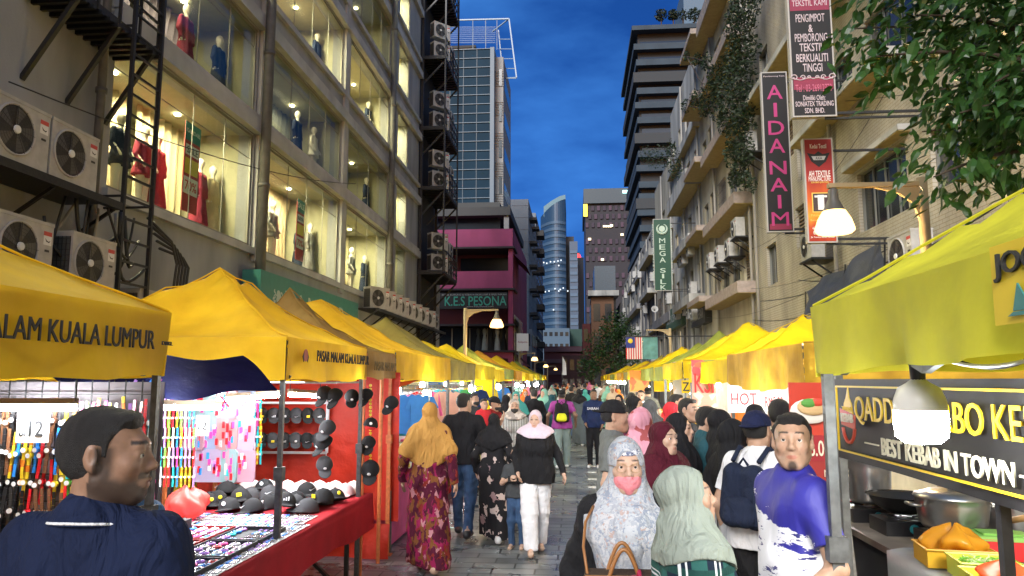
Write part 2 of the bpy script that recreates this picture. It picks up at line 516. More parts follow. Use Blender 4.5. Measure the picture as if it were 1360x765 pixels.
def person(label,loc,face=0.,H=1.65,skin=SK_M,fem=False,voxel=.012,group=None,build=1.,feet=((.09,0),(-.09,0)),arms=None,palms=None,headyaw=0.,headpitch=0.,lean=0.,leanx=0.,hair=None,hijab=None,hijab_len=.30,top=None,sleeve='long',topm=None,hem=.86,loose=.0,trousers=None,robe=None,robe_r=.21,shoes=None,mask=None,glasses=None,beard=0.,goatee=False,cap=None,seed=1,fat=1.,curl=.4,scarf_style=0,tight=0.,kid=False,eyes_obj=None,songkok=None,hijab_under=None):
 """a figure: body (one continuous surface) + hair and clothing children. Local front is -y, +x is the figure's left."""
 T=thing('person',label,'person',loc,R(face),group)
 s=H/1.70
 fine=voxel<.009
 hs=s if not kid else s*1.28
 Sb=SDF()
 Lr=Matrix.Rotation(lean,4,'X')@Matrix.Rotation(leanx,4,'Y')
 hipc=Vector((0,0,.92*s))
 def up(v):
  v=Vector(v)*s
  return hipc+(Lr@(v-hipc))
 wd=build
 shx=(.142 if fem else.165)*wd
 sh={1:up((shx,.005,1.375)),-1:up((-shx,.005,1.375))}
 hip={1:Vector((.085*wd,0,.90))*s,-1:Vector((-.085*wd,0,.90))*s}
 J={}
 for i,sd in enumerate((1,-1)):
  fx,fy=feet[i][0],feet[i][1];fz=feet[i][2]if len(feet[i])>2 else 0.
  an=Vector((fx,fy+.02,.085+fz))*s
  kn,an=ik(hip[sd],an,.422*s,.402*s,Vector((fx*.6,-1,0)))
  J[sd]=(kn,an,fz)
 A={}
 arms=arms or((.26,-.04,.88),(-.26,-.04,.88))
 for i,sd in enumerate((1,-1)):
  w=up(arms[i][:3]);pole=Vector(arms[i][3:6])if len(arms[i])>=6 else Vector((sd*.5,1,-.2))
  el,w=ik(sh[sd],w,.285*s,.255*s,pole)
  A[sd]=(el,w)
 def torso(S,e,k=.05,m=0):
  r=e
  b=wd*fat
  S.cap(up((.075*b,.0,1.30)),up((.055*b,0,1.08)),.095*s*fat+r,.088*s*fat+r,k,m)
  S.cap(up((-.075*b,.0,1.30)),up((-.055*b,0,1.08)),.095*s*fat+r,.088*s*fat+r,k,m)
  S.cap(up((.055*b,.005,1.08)),hip[1]*1+Vector((0,.01,.03)),.088*s*fat+r,.098*s*fat+r,k,m)
  S.cap(up((-.055*b,.005,1.08)),hip[-1]+Vector((0,.01,.03)),.088*s*fat+r,.098*s*fat+r,k,m)
  S.cap(up((0,.012,1.418)),sh[1]-Vector((0,0,.014*s)),.044*s+r,.050*s+r,k,m);S.cap(up((0,.012,1.418)),sh[-1]-Vector((0,0,.014*s)),.044*s+r,.050*s+r,k,m)
  if fem:
   for x in(-1,1):S.ell(up((x*.075,-.085,1.255)),tuple(q*s+r for q in(.062,.052,.062)),.05,m)
  elif fat>1.05:S.ell(up((0,-.07,1.06)),(.13*s+r,.09*s+r,.13*s+r),.05,m)
 torso(Sb,0)
 neck0=up((0,.02,1.42));
 HM=Matrix.Translation(up((0,.012,1.475)))@Matrix.Rotation(R(headyaw),4,'Z')@Matrix.Rotation(lean*.4-R(headpitch),4,'X')@Matrix.Translation(Vector((0,-.015,.105))*hs)@Matrix.Scale(hs,4)
 hc=HM@Vector((0,0,0))
 Sb.cap(neck0,HM@Vector((0,.012,-.035)),(.060 if not fem else.050)*s*(1+.3*(fat-1)),(.055 if not fem else.047)*s,.03)
 Sh=SDF();head_prims(Sh,fem,ears=hijab is None,fine=fine or voxel<.0125,jaw=.92 if fem else 1.02,fat=1+.35*(fat-1))
 for q in Sh.p:
  if q[0]=='c':Sb.p.append(('c',HM@q[1],HM@q[2],q[3]*hs,q[4]*hs,q[5]*hs,q[6],None,q[8]))
  else:Sb.p.append(('e',HM@q[1],tuple(t*hs for t in q[2]),(HM.to_3x3().normalized()if True else None)@q[3],None,q[5]*hs,q[6],None,q[8]))
 for i,sd in enumerate((1,-1)):
  el,w=A[sd]
  t=.86 if fem else 1.
  Sb.cap(sh[sd],el,.050*s*t*fat,.039*s*t*fat,.03);Sb.cap(el,w,.038*s*t*fat,.024*s*t,.02)
  fw=(w-el).normalized()
  nr=Vector(palms[i])if palms and palms[i]else Vector((-sd,0,0))
  if voxel<=.0125:hand(Sb,w,fw,nr,sd if nr.x*sd<=0 else sd,sc_=s*(.92 if fem else 1.)*(1.05 if voxel>.009 else 1),curl=curl)
  else:
   Sb.cap(w,w+fw*.07*s,.026*s,.022*s,.02)
   for q in(-.02,0,.02):Sb.cap(w+fw*.07*s+Vector((0,q,0)),w+fw*.14*s+Vector((0,q*1.2,0))+nr*.02,.011*s,.009*s,.006)
   Sb.cap(w+fw*.02*s,w+fw*.08*s+Vector((0,-.03,0)),.013*s,.009*s,.01)
  kn,an,fz=J[sd]
  Sb.cap(hip[sd],kn,.085*s*fat,.055*s,.04);Sb.cap(kn,an,.052*s,.036*s,.03)
  toe=an+Vector(((an.x*.15),-.15*s,-.045*s))
  Sb.cap(an-Vector((0,-.02*s,.03*s)),toe,.04*s,.03*s,.03)
 inv=HM.inverted()
 inv=np.array(inv)
 hcol=headcol(skin,beard=beard,goatee=goatee,fem=fem,eyes=not fine)
 def colfn(V):
  Hh=V@inv[:3,:3].T+inv[:3,3]
  c=hcol(Hh)
  far=(Hh[:,2]<-.16)|(np.abs(Hh[:,0])>.13)
  c[far]=np.array(skin)
  return c
 me=Sb.mesh(voxel,'body',[skinmat()],color=colfn)
 body=attach(me,'body',T)
 if fine:
  for x in(-1,1):
   E=MB();E.sphere((0,0,0),.0118*hs,EYEW,14)
   o=E.build('eye',T,smooth=True);o.location=HM@Vector((x*.031,-.0775,.0045));
   E2=MB();E2.sphere((0,0,0),.0062*hs,EYEI,12,(1,.45,1));o2=E2.build('iris',o,smooth=True)
   dvec=HM.to_3x3()@Vector((.0,-.0108,0));o2.location=dvec;o2.rotation_euler=(0,0,R(headyaw))
 gvox=max(voxel,.008)
 if trousers is not None:
  S=SDF();lo_=loose
  for sd in(1,-1):
   kn,an,fz=J[sd]
   low=an+Vector((0,.0,-.035*s))
   S.cap(hip[sd]+Vector((0,.008,.04)),kn,(.104+lo_*.5)*s*fat,(.074+lo_)*s,.03);S.cap(kn,low,(.072+lo_)*s,(.056+lo_)*s,.03,clip=[(low+Vector((0,0,.0)),(0,0,-1))])
  S.cap(Vector((.05,.0,.95))*s,Vector((-.05,0,.95))*s,.100*s*fat,k=.04)
  attach(S.mesh(gvox,'trousers',[trousers],clipall=[((0,0,min(1.0,hem+.05)*s),(0,0,1))]if topm is not None else None,disp=folds(seed+3,.008*s,18,22)),'trousers',T)
 if shoes is not None and voxel<.03:
  S=SDF()
  for sd in(1,-1):
   kn,an,fz=J[sd]
   S2=MB()
   heel=an-Vector((0,-.035*s,.04*s));toe=an+Vector((an.x*.15,-.175*s,-.055*s))
   S=SDF();S.cap(heel,toe,.043*s,.036*s,.02,clip=[(an-Vector((0,0,.0*s)),(0,0,1)),((0,0,.004+fz*s),(0,0,-1))])
   S.cap(an,heel,.044*s,.043*s,.02,clip=[(an+Vector((0,0,.01)),(0,0,1)),((0,0,.004+fz*s),(0,0,-1))])
   attach(S.mesh(max(voxel,.009),'shoe',[shoes]),'shoe',T)
 if robe is not None:
  S=SDF()
  cx=(J[1][1].x+J[-1][1].x)/2;cy=(J[1][1].y+J[-1][1].y)/2
  torso(S,.022*s)
  hemz=.07*s
  for sd in(1,-1):
   b_=Vector((J[sd][1].x*1.0+sd*.03,J[sd][1].y*.8,hemz))
   S.cap(hip[sd]+Vector((0,.01,.0)),b_,.115*s*fat,robe_r*.62*s,.08,clip=[((0,0,hemz),(0,0,-1))])
  S.cap(Vector((0,0,.86*s)),Vector((cx,cy,hemz)),.12*s,robe_r*.7*s,.08,clip=[((0,0,hemz),(0,0,-1))])
  for sd in(1,-1):
   el,w=A[sd];fw=(w-el).normalized()
   S.cap(sh[sd],el,.066*s*fat,.058*s*fat,.03);S.cap(el,w-fw*.0,.057*s*fat,.050*s,.02,clip=[(w+fw*.005,tuple(fw))])
  attach(S.mesh(gvox,'dress',[robe],disp=folds(seed,.015*s,5,30)),'dress',T)
 if topm is not None:
  S=SDF()
  torso(S,(.017+loose)*s)
  for sd in(1,-1):
   S.cap(up((sd*.06*wd*fat,.008,1.06)),Vector((sd*.078*wd,.01,hem-.03))*s,(.104+loose*.6)*s*fat,(.120+loose*1.2)*s*fat,.05,clip=[((0,0,hem*s),(0,0,-1))])
  S.cap(up((0,.018,1.36)),up((0,.022,1.432)),.088*s,.076*s,.03)
  for sd in(1,-1):
   el,w=A[sd];fw=(w-el).normalized();uw=(el-sh[sd]).normalized()
   if sleeve=='long':
    S.cap(sh[sd],el,.064*s*fat,.053*s*fat,.03);S.cap(el,w,.052*s*fat,.038*s,.02,clip=[(w-fw*.004,tuple(fw))])
   elif sleeve=='short':
    p=sh[sd].lerp(el,.72);S.cap(sh[sd],el,.069*s*fat,.062*s*fat,.03,clip=[(p,tuple(uw))])
  nk=up((0,-.0,1.49))
  Rn=(nk,Lr.to_3x3()@Vector((0,-.35,1)))
  attach(S.mesh(gvox,'shirt',[topm],clipall=[((0,0,hem*s),(0,0,-1)),(tuple(Rn[0]),tuple(Rn[1].normalized()))],disp=folds(seed,.0085*s,14,24)),'shirt',T)
 hv=max(voxel*.85,.0055)
 def headS(build_fn,nm,m,v=hv,disp=None,col=None):
  S=SDF();S.M=HM.copy()
  build_fn(S)
  out=[]
  for q in S.p:
   if q[0]=='c':out.append((q[0],q[1],q[2],q[3]*hs,q[4]*hs,q[5]*hs)+q[6:])
   else:out.append((q[0],q[1],tuple(t*hs for t in q[2]),Matrix([r.normalized()for r in q[3]]),None,q[5]*hs)+q[6:])
  S.p=out
  return attach(S.mesh(v,nm,[m],disp=disp),nm,T)
 if hair is not None:
  def hf(S):
   S.ell((0,.018,.032),(.0775,.0960,.0875),.01,clip=[((0,-.070,.076),(0,-.55,-.85)),((0,.0,-.035),(0,-.62,-.50))])
   S.ell((0,.026,.010),(.0770,.085,.083),.012,clip=[((0,.018,0),(0,-1,0)),((0,0,-.055),(0,0,-1))])
   for x in(-1,1):S.cap((x*.067,-.010,.052),(x*.068,-.010,.006),.0115,.007,.012)
   S.cap((-.040,-.050,.088),(.040,-.050,.086),.017,k=.03)
   for x in(-1,1):S.ell((x*.062,-.070,.058),(.026,.034,.026),.012,sub=True)
  headS(hf,'hair',hair,disp=lambda V:.0006*np.sin(V@np.array([210,170,60.]))+.0005*np.sin(V@np.array([-190,230,110.])+1))
 if cap is not None:
  cm,back=cap[0],cap[1]
  yb=1 if back else-1
  def cf(S):
   S.ell((0,.016,.040),(.088,.106,.088),.01,clip=[((0,0,.028),(0,0,-1))])
   S.ell((0,.085*yb+.016,.030),(.066,.080,.012),.006,clip=[((0,yb*.06,0),(0,-yb,0))])
  headS(cf,'cap',cm)
  if hair is None:
   def h2(S):S.ell((0,.022,.012),(.0790,.092,.082),.01,clip=[((0,.0,0),(0,-1,0)),((0,0,-.045),(0,0,-1)),((0,0,.035),(0,0,1))])
   headS(h2,'hair',HAIRM)
 if songkok is not None:
  headS(lambda S:S.ell((0,.015,.04),(.083,.103,.092),.01,clip=[((0,0,.018),(0,0,-1))]),'knitted_cap',songkok)
 if hijab is not None:
  def jf(S):
   S.ell((0,.018,.032),(.084,.106,.097),.02)
   S.ell((0,-.014,-.030),(.075,.080,.100),.03)
   S.ell((0,-.130,.002),(.064,.094,.082),.006,sub=True)
   S.ell((0,-.132,-.040),(.058,.088,.078),.006,sub=True)
   S.cap((0,.015,-.09),(0,.02,-.14),.072,.080,.03)
  S=SDF();S.M=HM.copy();jf(S)
  out=[]
  for q in S.p:
   if q[0]=='c':out.append((q[0],q[1],q[2],q[3]*hs,q[4]*hs,q[5]*hs)+q[6:])
   else:out.append((q[0],q[1],tuple(t*hs for t in q[2]),Matrix([r.normalized()for r in q[3]]),None,q[5]*hs)+q[6:])
  S.p=out;S.M=Matrix.Identity(4);nh=len(out)
  hz=(1.44-hijab_len);lo=loose*s*1.1+.004-tight
  zc=up((0,0,hz)).z
  S.cap(up((0,.02,1.46)),up((0,.0,1.36)),.095*s,.135*s,.05)
  for x in(-1,1):
   S.cap(up((x*.03,.015,1.45)),sh[x]+Vector((0,0,.005)),.085*s,.080*s,.05)
   S.cap(sh[x]+Vector((-x*.02,0,0)),sh[x].lerp(A[x][0],min(1.,hijab_len*1.6)),.090*s+lo,.090*s+lo,.04)
  e=.035*s
  S.cap(up((.070*wd,-.01,1.33)),up((.065*wd,-.01,hz)),.118*s*fat+.01+lo,.128*s*fat+lo,.05);S.cap(up((-.070*wd,-.01,1.33)),up((-.065*wd,-.01,hz)),.118*s*fat+.01+lo,.128*s*fat+lo,.05)
  if fem:
   for x in(-1,1):S.ell(up((x*.07,-.085,1.255)),(.082*s+lo,.07*s+lo,.085*s+lo),.05)
  clipn=[(tuple(up((0,0,hz))),(0,-.25 if scarf_style==0 else.35,-1)),(tuple(up((0,0,hz))),(.45,0,-1)),(tuple(up((0,0,hz))),(-.45,0,-1))]
  clipn=[(tuple(Vector(p)),tuple(Vector(n).normalized()))for p,n in clipn]
  if scarf_style==2:
   S.p=S.p[:nh]
   S.cap(up((0,.02,1.46)),up((0,.0,1.34)),.095*s,.12*s+lo,.05);S.cap(up((0,-.065,1.30)),up((0,-.115,1.08)),.118*s+lo,.078*s+lo,.05)
   for x in(-1,1):
    S.cap(up((x*.05,.0,1.43)),up((x*.115,.0,1.36)),.074*s,.070*s+lo,.05);S.cap(up((x*.09,-.045,1.30)),up((x*.03,-.10,1.10)),.086*s+lo,.072*s+lo,.05)
   clipn=None
  attach(S.mesh(max(voxel,.007),'headscarf',[hijab],clipall=clipn,disp=folds(seed+9,.0095*s,16,30)),'headscarf',T)
 if hijab_under is not None:
  headS(lambda S:(S.ell((0,.012,.030),(.0795,.0985,.088),.01,clip=[((0,-.07,.052),(0,.15,-1))])),'inner_cap',hijab_under)
 if mask is not None:
  def mf(S):
   S.ell((0,-.040,-.058),(.0635,.070,.056),.01,clip=[((0,-.020,0),(0,1,0)),((0,0,-.012),(0,-.3,1))])
   S.cap((0,-.098,-.022),(0,-.104,-.040),.009,.010,.025);S.cap((0,-.092,-.075),(0,-.085,-.10),.014,.014,.03)
  headS(mf,'face_mask',mask)
 if glasses is not None:
  B=MB()
  for x in(-1,1):
   pts=[HM@Vector((x*.032+.0235*math.cos(a),-.096-.004*abs(math.sin(a))+abs(.0235*math.cos(a)*x+.0)*.10,.002+.019*math.sin(a)))for a in[2*math.pi*i/16 for i in range(17)]]
   B.tube(pts,.0011*hs,glasses,6)
   B.tube([HM@Vector((x*.0555,-.094,.006)),HM@Vector((x*.078,-.03,.008)),HM@Vector((x*.079,.01,.004))],.0012*hs,glasses,6)
  B.tube([HM@Vector((-.0085,-.097,.006)),HM@Vector((0,-.102,.009)),HM@Vector((.0085,-.097,.006))],.0011*hs,glasses,6)
  B.build('glasses',T,smooth=True)
 T_info[T.name]=dict(HM=HM,sh=sh,A=A,up=up,s=s,hip=hip,J=J)
 return T
T_info={}
w=bpy.data.worlds.new('World');sc.world=w;w.use_nodes=True
def make_world():
 nt=w.node_tree;N=nt.nodes;L=nt.links
 bg=N['Background'];out=N['World Output']
 sky=N.new('ShaderNodeTexSky');sky.sky_type='NISHITA';sky.sun_disc=False
 sky.sun_elevation=R(4);sky.sun_rotation=R(168);sky.air_density=1.6;sky.dust_density=.6;sky.ozone_density=4
 tc=N.new('ShaderNodeTexCoord')
 mp=N.new('ShaderNodeMapping');mp.inputs['Scale'].default_value=(1,1,2.6);mp.inputs['Rotation'].default_value=(.3,.35,0)
 nz=N.new('ShaderNodeTexNoise');nz.inputs['Scale'].default_value=2.1;nz.inputs['Detail'].default_value=7;nz.inputs['Roughness'].default_value=.52
 L.new(tc.outputs['Generated'],mp.inputs[0]);L.new(mp.outputs[0],nz.inputs['Vector'])
 rp=N.new('ShaderNodeValToRGB');rp.color_ramp.elements[0].position=.40;rp.color_ramp.elements[1].position=.62
 rp.color_ramp.elements[0].color=(.36,.48,.60,1);rp.color_ramp.elements[1].color=(1.75,1.5,1.25,1)
 L.new(nz.outputs['Fac'],rp.inputs[0])
 sp=N.new('ShaderNodeSeparateXYZ');L.new(tc.outputs['Generated'],sp.inputs[0])
 mr=N.new('ShaderNodeMapRange');mr.inputs[1].default_value=-.5;mr.inputs[2].default_value=.35
 L.new(sp.outputs['Y'],mr.inputs[0])
 bw=N.new('ShaderNodeRGBToBW');L.new(sky.outputs[0],bw.inputs[0])
 ml=N.new('ShaderNodeMixRGB');ml.blend_type='MULTIPLY';ml.inputs[0].default_value=1;ml.inputs[2].default_value=SKY_AHEAD;L.new(bw.outputs[0],ml.inputs[1])
 el=N.new('ShaderNodeMapRange');el.inputs[1].default_value=-.02;el.inputs[2].default_value=.5;el.inputs[3].default_value=.62;el.inputs[4].default_value=1.15;L.new(sp.outputs['Z'],el.inputs[0])
 me_=N.new('ShaderNodeMixRGB');me_.blend_type='MULTIPLY';me_.inputs[0].default_value=1;L.new(ml.outputs[0],me_.inputs[1]);L.new(el.outputs[0],me_.inputs[2])
 wm=N.new('ShaderNodeMixRGB');wm.blend_type='MULTIPLY';wm.inputs[0].default_value=1;wm.inputs[2].default_value=(3.5,3.5,3.9,1);L.new(sky.outputs[0],wm.inputs[1])
 m1=N.new('ShaderNodeMixRGB');L.new(mr.outputs[0],m1.inputs[0]);L.new(wm.outputs[0],m1.inputs[1]);L.new(me_.outputs[0],m1.inputs[2])
 m2=N.new('ShaderNodeMixRGB');m2.blend_type='MULTIPLY';m2.inputs[0].default_value=1
 L.new(m1.outputs[0],m2.inputs[1]);L.new(rp.outputs[0],m2.inputs[2])
 L.new(m2.outputs[0],bg.inputs[0]);bg.inputs[1].default_value=SKY_STR
SKY_AHEAD=(.15,.76,2.75,1);SKY_STR=.12
make_world()
def sun():
 l=bpy.data.lights.new('sun','SUN');l.energy=2.4;l.angle=R(25);l.color=(1,.95,.90)
 o=bpy.data.objects.new('sun',l);COL.objects.link(o)
 o.rotation_euler=Vector((.32,1,-.60)).to_track_quat('-Z','Y').to_euler()
sun()
cam=bpy.data.cameras.new('camera');co=bpy.data.objects.new('camera',cam);COL.objects.link(co);sc.camera=co
cam.sensor_width=36;cam.lens=36*F/1360;cam.clip_end=3000;cam.clip_start=.05
M=Matrix((RT,UP,-FW)).transposed().to_4x4();M.translation=CAM;co.matrix_world=M
sc.view_settings.view_transform='Standard';sc.view_settings.look='None';sc.view_settings.exposure=1.0;sc.view_settings.gamma=1
sc.cycles.use_denoising=True;sc.cycles.max_bounces=6;sc.cycles.diffuse_bounces=3;sc.cycles.glossy_bounces=3
sc.cycles.transparent_max_bounces=12;sc.cycles.transmission_bounces=4;sc.cycles.caustics_reflective=False;sc.cycles.caustics_refractive=False
sc.cycles.sample_clamp_indirect=4;sc.render.film_transparent=False
def area(name,loc,size,power,col,rot=(0,0,0),sizey=None,parent=None,spread=None):
 l=bpy.data.lights.new(name,'AREA');l.energy=power;l.color=col;l.size=size
 if sizey:l.shape='RECTANGLE';l.size_y=sizey
 o=bpy.data.objects.new(name,l);COL.objects.link(o);o.location=loc;o.rotation_euler=rot
 return o
def point(name,loc,power,col,r=.06):
 l=bpy.data.lights.new(name,'POINT');l.energy=power;l.color=col;l.shadow_soft_size=r
 o=bpy.data.objects.new(name,l);COL.objects.link(o);o.location=loc
 return o
def paving_mat():
 m=mat('dark_pavers',(.05,.055,.06),.42)
 nt,N,L=nodes_of(m);b=N['Principled BSDF']
 tc=N.new('ShaderNodeTexCoord');mp=N.new('ShaderNodeMapping');mp.inputs['Rotation'].default_value=(0,0,R(0))
 L.new(tc.outputs['Object'],mp.inputs[0])
 br=N.new('ShaderNodeTexBrick');br.inputs['Scale'].default_value=1;br.inputs['Brick Width'].default_value=.42;br.inputs['Row Height'].default_value=.21
 br.inputs['Mortar Size'].default_value=.011;br.inputs['Mortar Smooth'].default_value=.3
 br.inputs['Color1'].default_value=(.11,.12,.12,1);br.inputs['Color2'].default_value=(.23,.24,.235,1);br.inputs['Mortar'].default_value=(.009,.010,.010,1)
 L.new(mp.outputs[0],br.inputs['Vector'])
 nz=N.new('ShaderNodeTexNoise');nz.inputs['Scale'].default_value=1.3;nz.inputs['Detail'].default_value=9;L.new(tc.outputs['Object'],nz.inputs['Vector'])
 rp=N.new('ShaderNodeValToRGB');rp.color_ramp.elements[0].position=.35;rp.color_ramp.elements[1].position=.7
 rp.color_ramp.elements[0].color=(.55,.55,.55,1);rp.color_ramp.elements[1].color=(1.25,1.25,1.2,1)
 L.new(nz.outputs['Fac'],rp.inputs[0])
 mx=N.new('ShaderNodeMixRGB');mx.blend_type='MULTIPLY';mx.inputs[0].default_value=1
 L.new(br.outputs['Color'],mx.inputs[1]);L.new(rp.outputs[0],mx.inputs[2]);L.new(mx.outputs[0],b.inputs['Base Color'])
 r2=N.new('ShaderNodeMapRange');r2.inputs[3].default_value=.12;r2.inputs[4].default_value=.48
 n2=N.new('ShaderNodeTexNoise');n2.inputs['Scale'].default_value=2.2;n2.inputs['Detail'].default_value=5;L.new(tc.outputs['Object'],n2.inputs['Vector'])
 L.new(n2.outputs['Fac'],r2.inputs[0]);L.new(r2.outputs[0],b.inputs['Roughness'])
 bp=N.new('ShaderNodeBump');bp.inputs['Strength'].default_value=.5;bp.inputs['Distance'].default_value=.008;bp.invert=True
 n3=N.new('ShaderNodeTexNoise');n3.inputs['Scale'].default_value=60;L.new(tc.outputs['Object'],n3.inputs['Vector'])
 ad=N.new('ShaderNodeMath');ad.operation='MULTIPLY_ADD';ad.inputs[1].default_value=.35
 L.new(n3.outputs['Fac'],ad.inputs[0]);L.new(br.outputs['Fac'],ad.inputs[2]);L.new(ad.outputs[0],bp.inputs['Height']);L.new(bp.outputs[0],b.inputs['Normal'])
 return m
PAVE=paving_mat();CONC=mat('concrete_grey',(.20,.20,.19),.85,var=.35,vscale=3,bump=.3)
g=MB();g.add([(-900,-200,-.02),(900,-200,-.02),(900,1500,-.02),(-900,1500,-.02)],[(0,1,2,3)],mat('far_ground',(.06,.065,.06),.9));tag(g.build('ground'),kind='structure')
g=MB();g.add([(-4.6,-6,0),(5.2,-6,0),(5.2,120,0),(-4.6,120,0)],[(0,1,2,3)],PAVE);tag(g.build('street'),kind='structure')
KERB=mat('kerb_stone',(.25,.25,.24),.8,var=.3,bump=.2)
WALKM=mat('sidewalk_tiles',(.16,.15,.14),.7,var=.3,vscale=4,bump=.2)
for nm,x0,x1 in(('sidewalk',-7.4,-4.6),('sidewalk',5.2,6.9)):
 g=MB();g.box((x0,-6,-.015),(x1,120,.12),WALKM)
 kx=x1 if x0<0 else x0;sg=1 if x0<0 else-1
 g.box((kx,-6,-.015),(kx+sg*.14,120,.123),KERB);tag(g.build(nm),kind='structure')
WP=mat('worn_white_paint',(.72,.72,.70),.7,var=.55,vscale=22,bump=.1)
y=5.4
first=None
while y<75:
 if first is None:
  g=MB();g.box((-.085,-.10,.0),(.085,.10,.006),WP)
  first=g.build('paving_marker',loc=(0,0,0));o=first
 else:o=first.copy();COL.objects.link(o)
 o.location=(.11+y*.0125,y,.001)
 tag(o,'small white square marker set in the dark paving down the middle of the street','paving marker','white markers down the middle of the street')
 y+=1.05 if y>7 else 1.3
STEEL_B=mat('black_steel',(.012,.012,.013),.5,var=.4,vscale=20,bump=.1)
GALV=mat('galvanised_steel',(.32,.33,.33),.38,.75,var=.3,vscale=40)
ORANGE_P=mat('orange_painted_steel',(.62,.17,.05),.5,var=.3,vscale=30)
WALL_L=mat('grey_render_wall',(.33,.34,.355),.85,var=.42,vscale=.9,bump=.25,bscale=25,streak=.35)
WALL_L2=mat('pale_band_render',(.43,.435,.44),.85,var=.28,vscale=1.5,bump=.2,bscale=30)
ALU=mat('window_aluminium',(.20,.20,.18),.5,.3)
GLASS=glassmat('shop_glass',(.88,.93,.88),.10)
ACW=mat('ac_casing',(.44,.43,.41),.5,var=.22,vscale=7,bump=.06)
ACD=mat('ac_dark_grille',(.035,.033,.032),.5,var=.3,vscale=30)
ACR=mat('red_sticker',(.5,.06,.05),.5);ACS=mat('white_sticker',(.7,.7,.68),.5)
def holes_wall(mb,fix,axis,y0,y1,z0,z1,holes,thick,m):
 """wall in the plane x=fix (axis 'x') or y=fix (axis 'y') running y0..y1 with rectangular openings"""
 us=sorted({y0,y1,*[q for h in holes for q in h[:2]if y0<q<y1]});vs=sorted({z0,z1,*[q for h in holes for q in h[2:]if z0<q<z1]})
 for j in range(len(vs)-1):
  run=None
  for i in range(len(us)-1):
   cu,cv=(us[i]+us[i+1])/2,(vs[j]+vs[j+1])/2
   hole=any(h[0]<cu<h[1]and h[2]<cv<h[3]for h in holes)
   if not hole and run is None:run=us[i]
   if run is not None and(hole or i==len(us)-2):
    e=us[i]if hole else us[i+1]
    if axis=='x':mb.box((fix,run,vs[j]),(fix+thick,e,vs[j+1]),m)
    else:mb.box((run,fix,vs[j]),(e,fix+thick,vs[j+1]),m)
    run=None
 return mb
def ac_proto():
 T=thing('air_conditioner','weathered white air conditioner outdoor unit','air conditioner',(0,0,-50))
 b=MB();w_,d_,h_=.86,.33,.70
 b.box((-w_/2,-d_/2,0),(w_/2,d_/2,h_),ACW)
 b.box((-w_/2-.006,-d_/2-.008,h_-.03),(w_/2+.006,d_/2+.006,h_+.008),ACW)
 cx,cz,r=-.10,.35,.285
 n=28
 b.tube([(cx+r*math.cos(2*math.pi*i/n),-d_/2-.01,cz+r*math.sin(2*math.pi*i/n))for i in range(n+1)],.014,ACW,6,cap=False)
 b.build('casing',T)
 f=MB();f.prism([(cx+r*math.cos(2*math.pi*i/n),cz+r*math.sin(2*math.pi*i/n))for i in range(n)],-d_/2-.004,-d_/2-.001,ACD)
 for i in range(5):
  a=2*math.pi*i/5
  f.add([(cx+.05*math.cos(a),-d_/2-.006,cz+.05*math.sin(a)),(cx+.26*math.cos(a-.25),-d_/2-.006,cz+.26*math.sin(a-.25)),(cx+.27*math.cos(a+.35),-d_/2-.014,cz+.27*math.sin(a+.35)),(cx+.06*math.cos(a+.6),-d_/2-.012,cz+.06*math.sin(a+.6))],[(0,1,2,3)],mat('fan_blade',(.09,.085,.08),.4))
 f.lathe([(0,0),(.05,.0),(.045,.02),(0,.024)],ACS,14,M=Matrix.Translation((cx,-d_/2-.016,cz))@Matrix.Rotation(R(90),4,'X'))
 f.build('fan',T)
 gr=MB()
 for q in(.09,.13,.17,.21,.25):
  gr.tube([(cx+q*math.cos(2*math.pi*i/20),-d_/2-.02,cz+q*math.sin(2*math.pi*i/20))for i in range(21)],.0022,ACD,4,cap=False)
 for i in range(12):
  a=math.pi*i/6;gr.bar((cx,-d_/2-.02,cz),(cx+.28*math.cos(a),-d_/2-.02,cz+.28*math.sin(a)),.004,ACD)
 gr.build('fan_guard',T)
 sg_=MB()
 for i in range(9):sg_.bar((-w_/2-.004,-d_/2+.03,.05+.07*i),(-w_/2-.004,d_/2-.03,.05+.07*i),.008,ACD)
 for i in range(6):sg_.bar((-w_/2-.006,-d_/2+.03+.054*i,.04),(-w_/2-.006,-d_/2+.03+.054*i,.64),.008,ACD)
 sg_.box((-w_/2-.002,-d_/2+.03,.04),(-w_/2-.001,d_/2-.03,.64),mat('ac_coil',(.08,.08,.075),.6))
 sg_.build('side_grille',T)
 s_=MB();s_.box((.27,-d_/2-.004,.55),(.40,-d_/2-.001,.60),ACR);s_.box((.27,-d_/2-.003,.44),(.40,-d_/2-.0005,.55),ACS)
 s_.add([(.29,-d_/2-.005,.52),(.31,-d_/2-.005,.48),(.36,-d_/2-.005,.47),(.38,-d_/2-.005,.50),(.35,-d_/2-.005,.485),(.32,-d_/2-.005,.495)],[(0,1,2,3,4,5)],ACD)
 s_.box((.30,-d_/2-.006,.36),(.37,-d_/2-.001,.385),ACD)
 s_.build('sticker',T)
 return T
AC=ac_proto()
AC_used=[]
def ac(loc,rz,label,group=None,scale=1.):
 if not AC_used:
  o=AC;o.location=loc;o.rotation_euler=(0,0,rz);o['label']=label
  if group:o['group']=group
  o.scale=(scale,)*3
  AC_used.append(1);return o
 o=dup(AC,loc,rz,label,group,scale)
 if group is None and 'group' in o:del o['group']
 return o
XL=-7.0
YL={k:PY(k,XL)for k in(130,328,350,447,457,512,524,538,553)}
ZR=[]
for yb,yt in((335,189),(161,47)):
 ZR.append((PZ(350,yb,X=XL),PZ(350,yt,X=XL)))
fl=ZR[1][0]-ZR[0][0]
ZR+=[(ZR[1][0]+fl,ZR[1][1]+fl),(ZR[1][0]+2*fl,ZR[1][1]+2*fl),(ZR[1][0]+3*fl,ZR[1][1]+3*fl)]
ZTOP=ZR[-1][1]+1.2
YEND=YL[553]
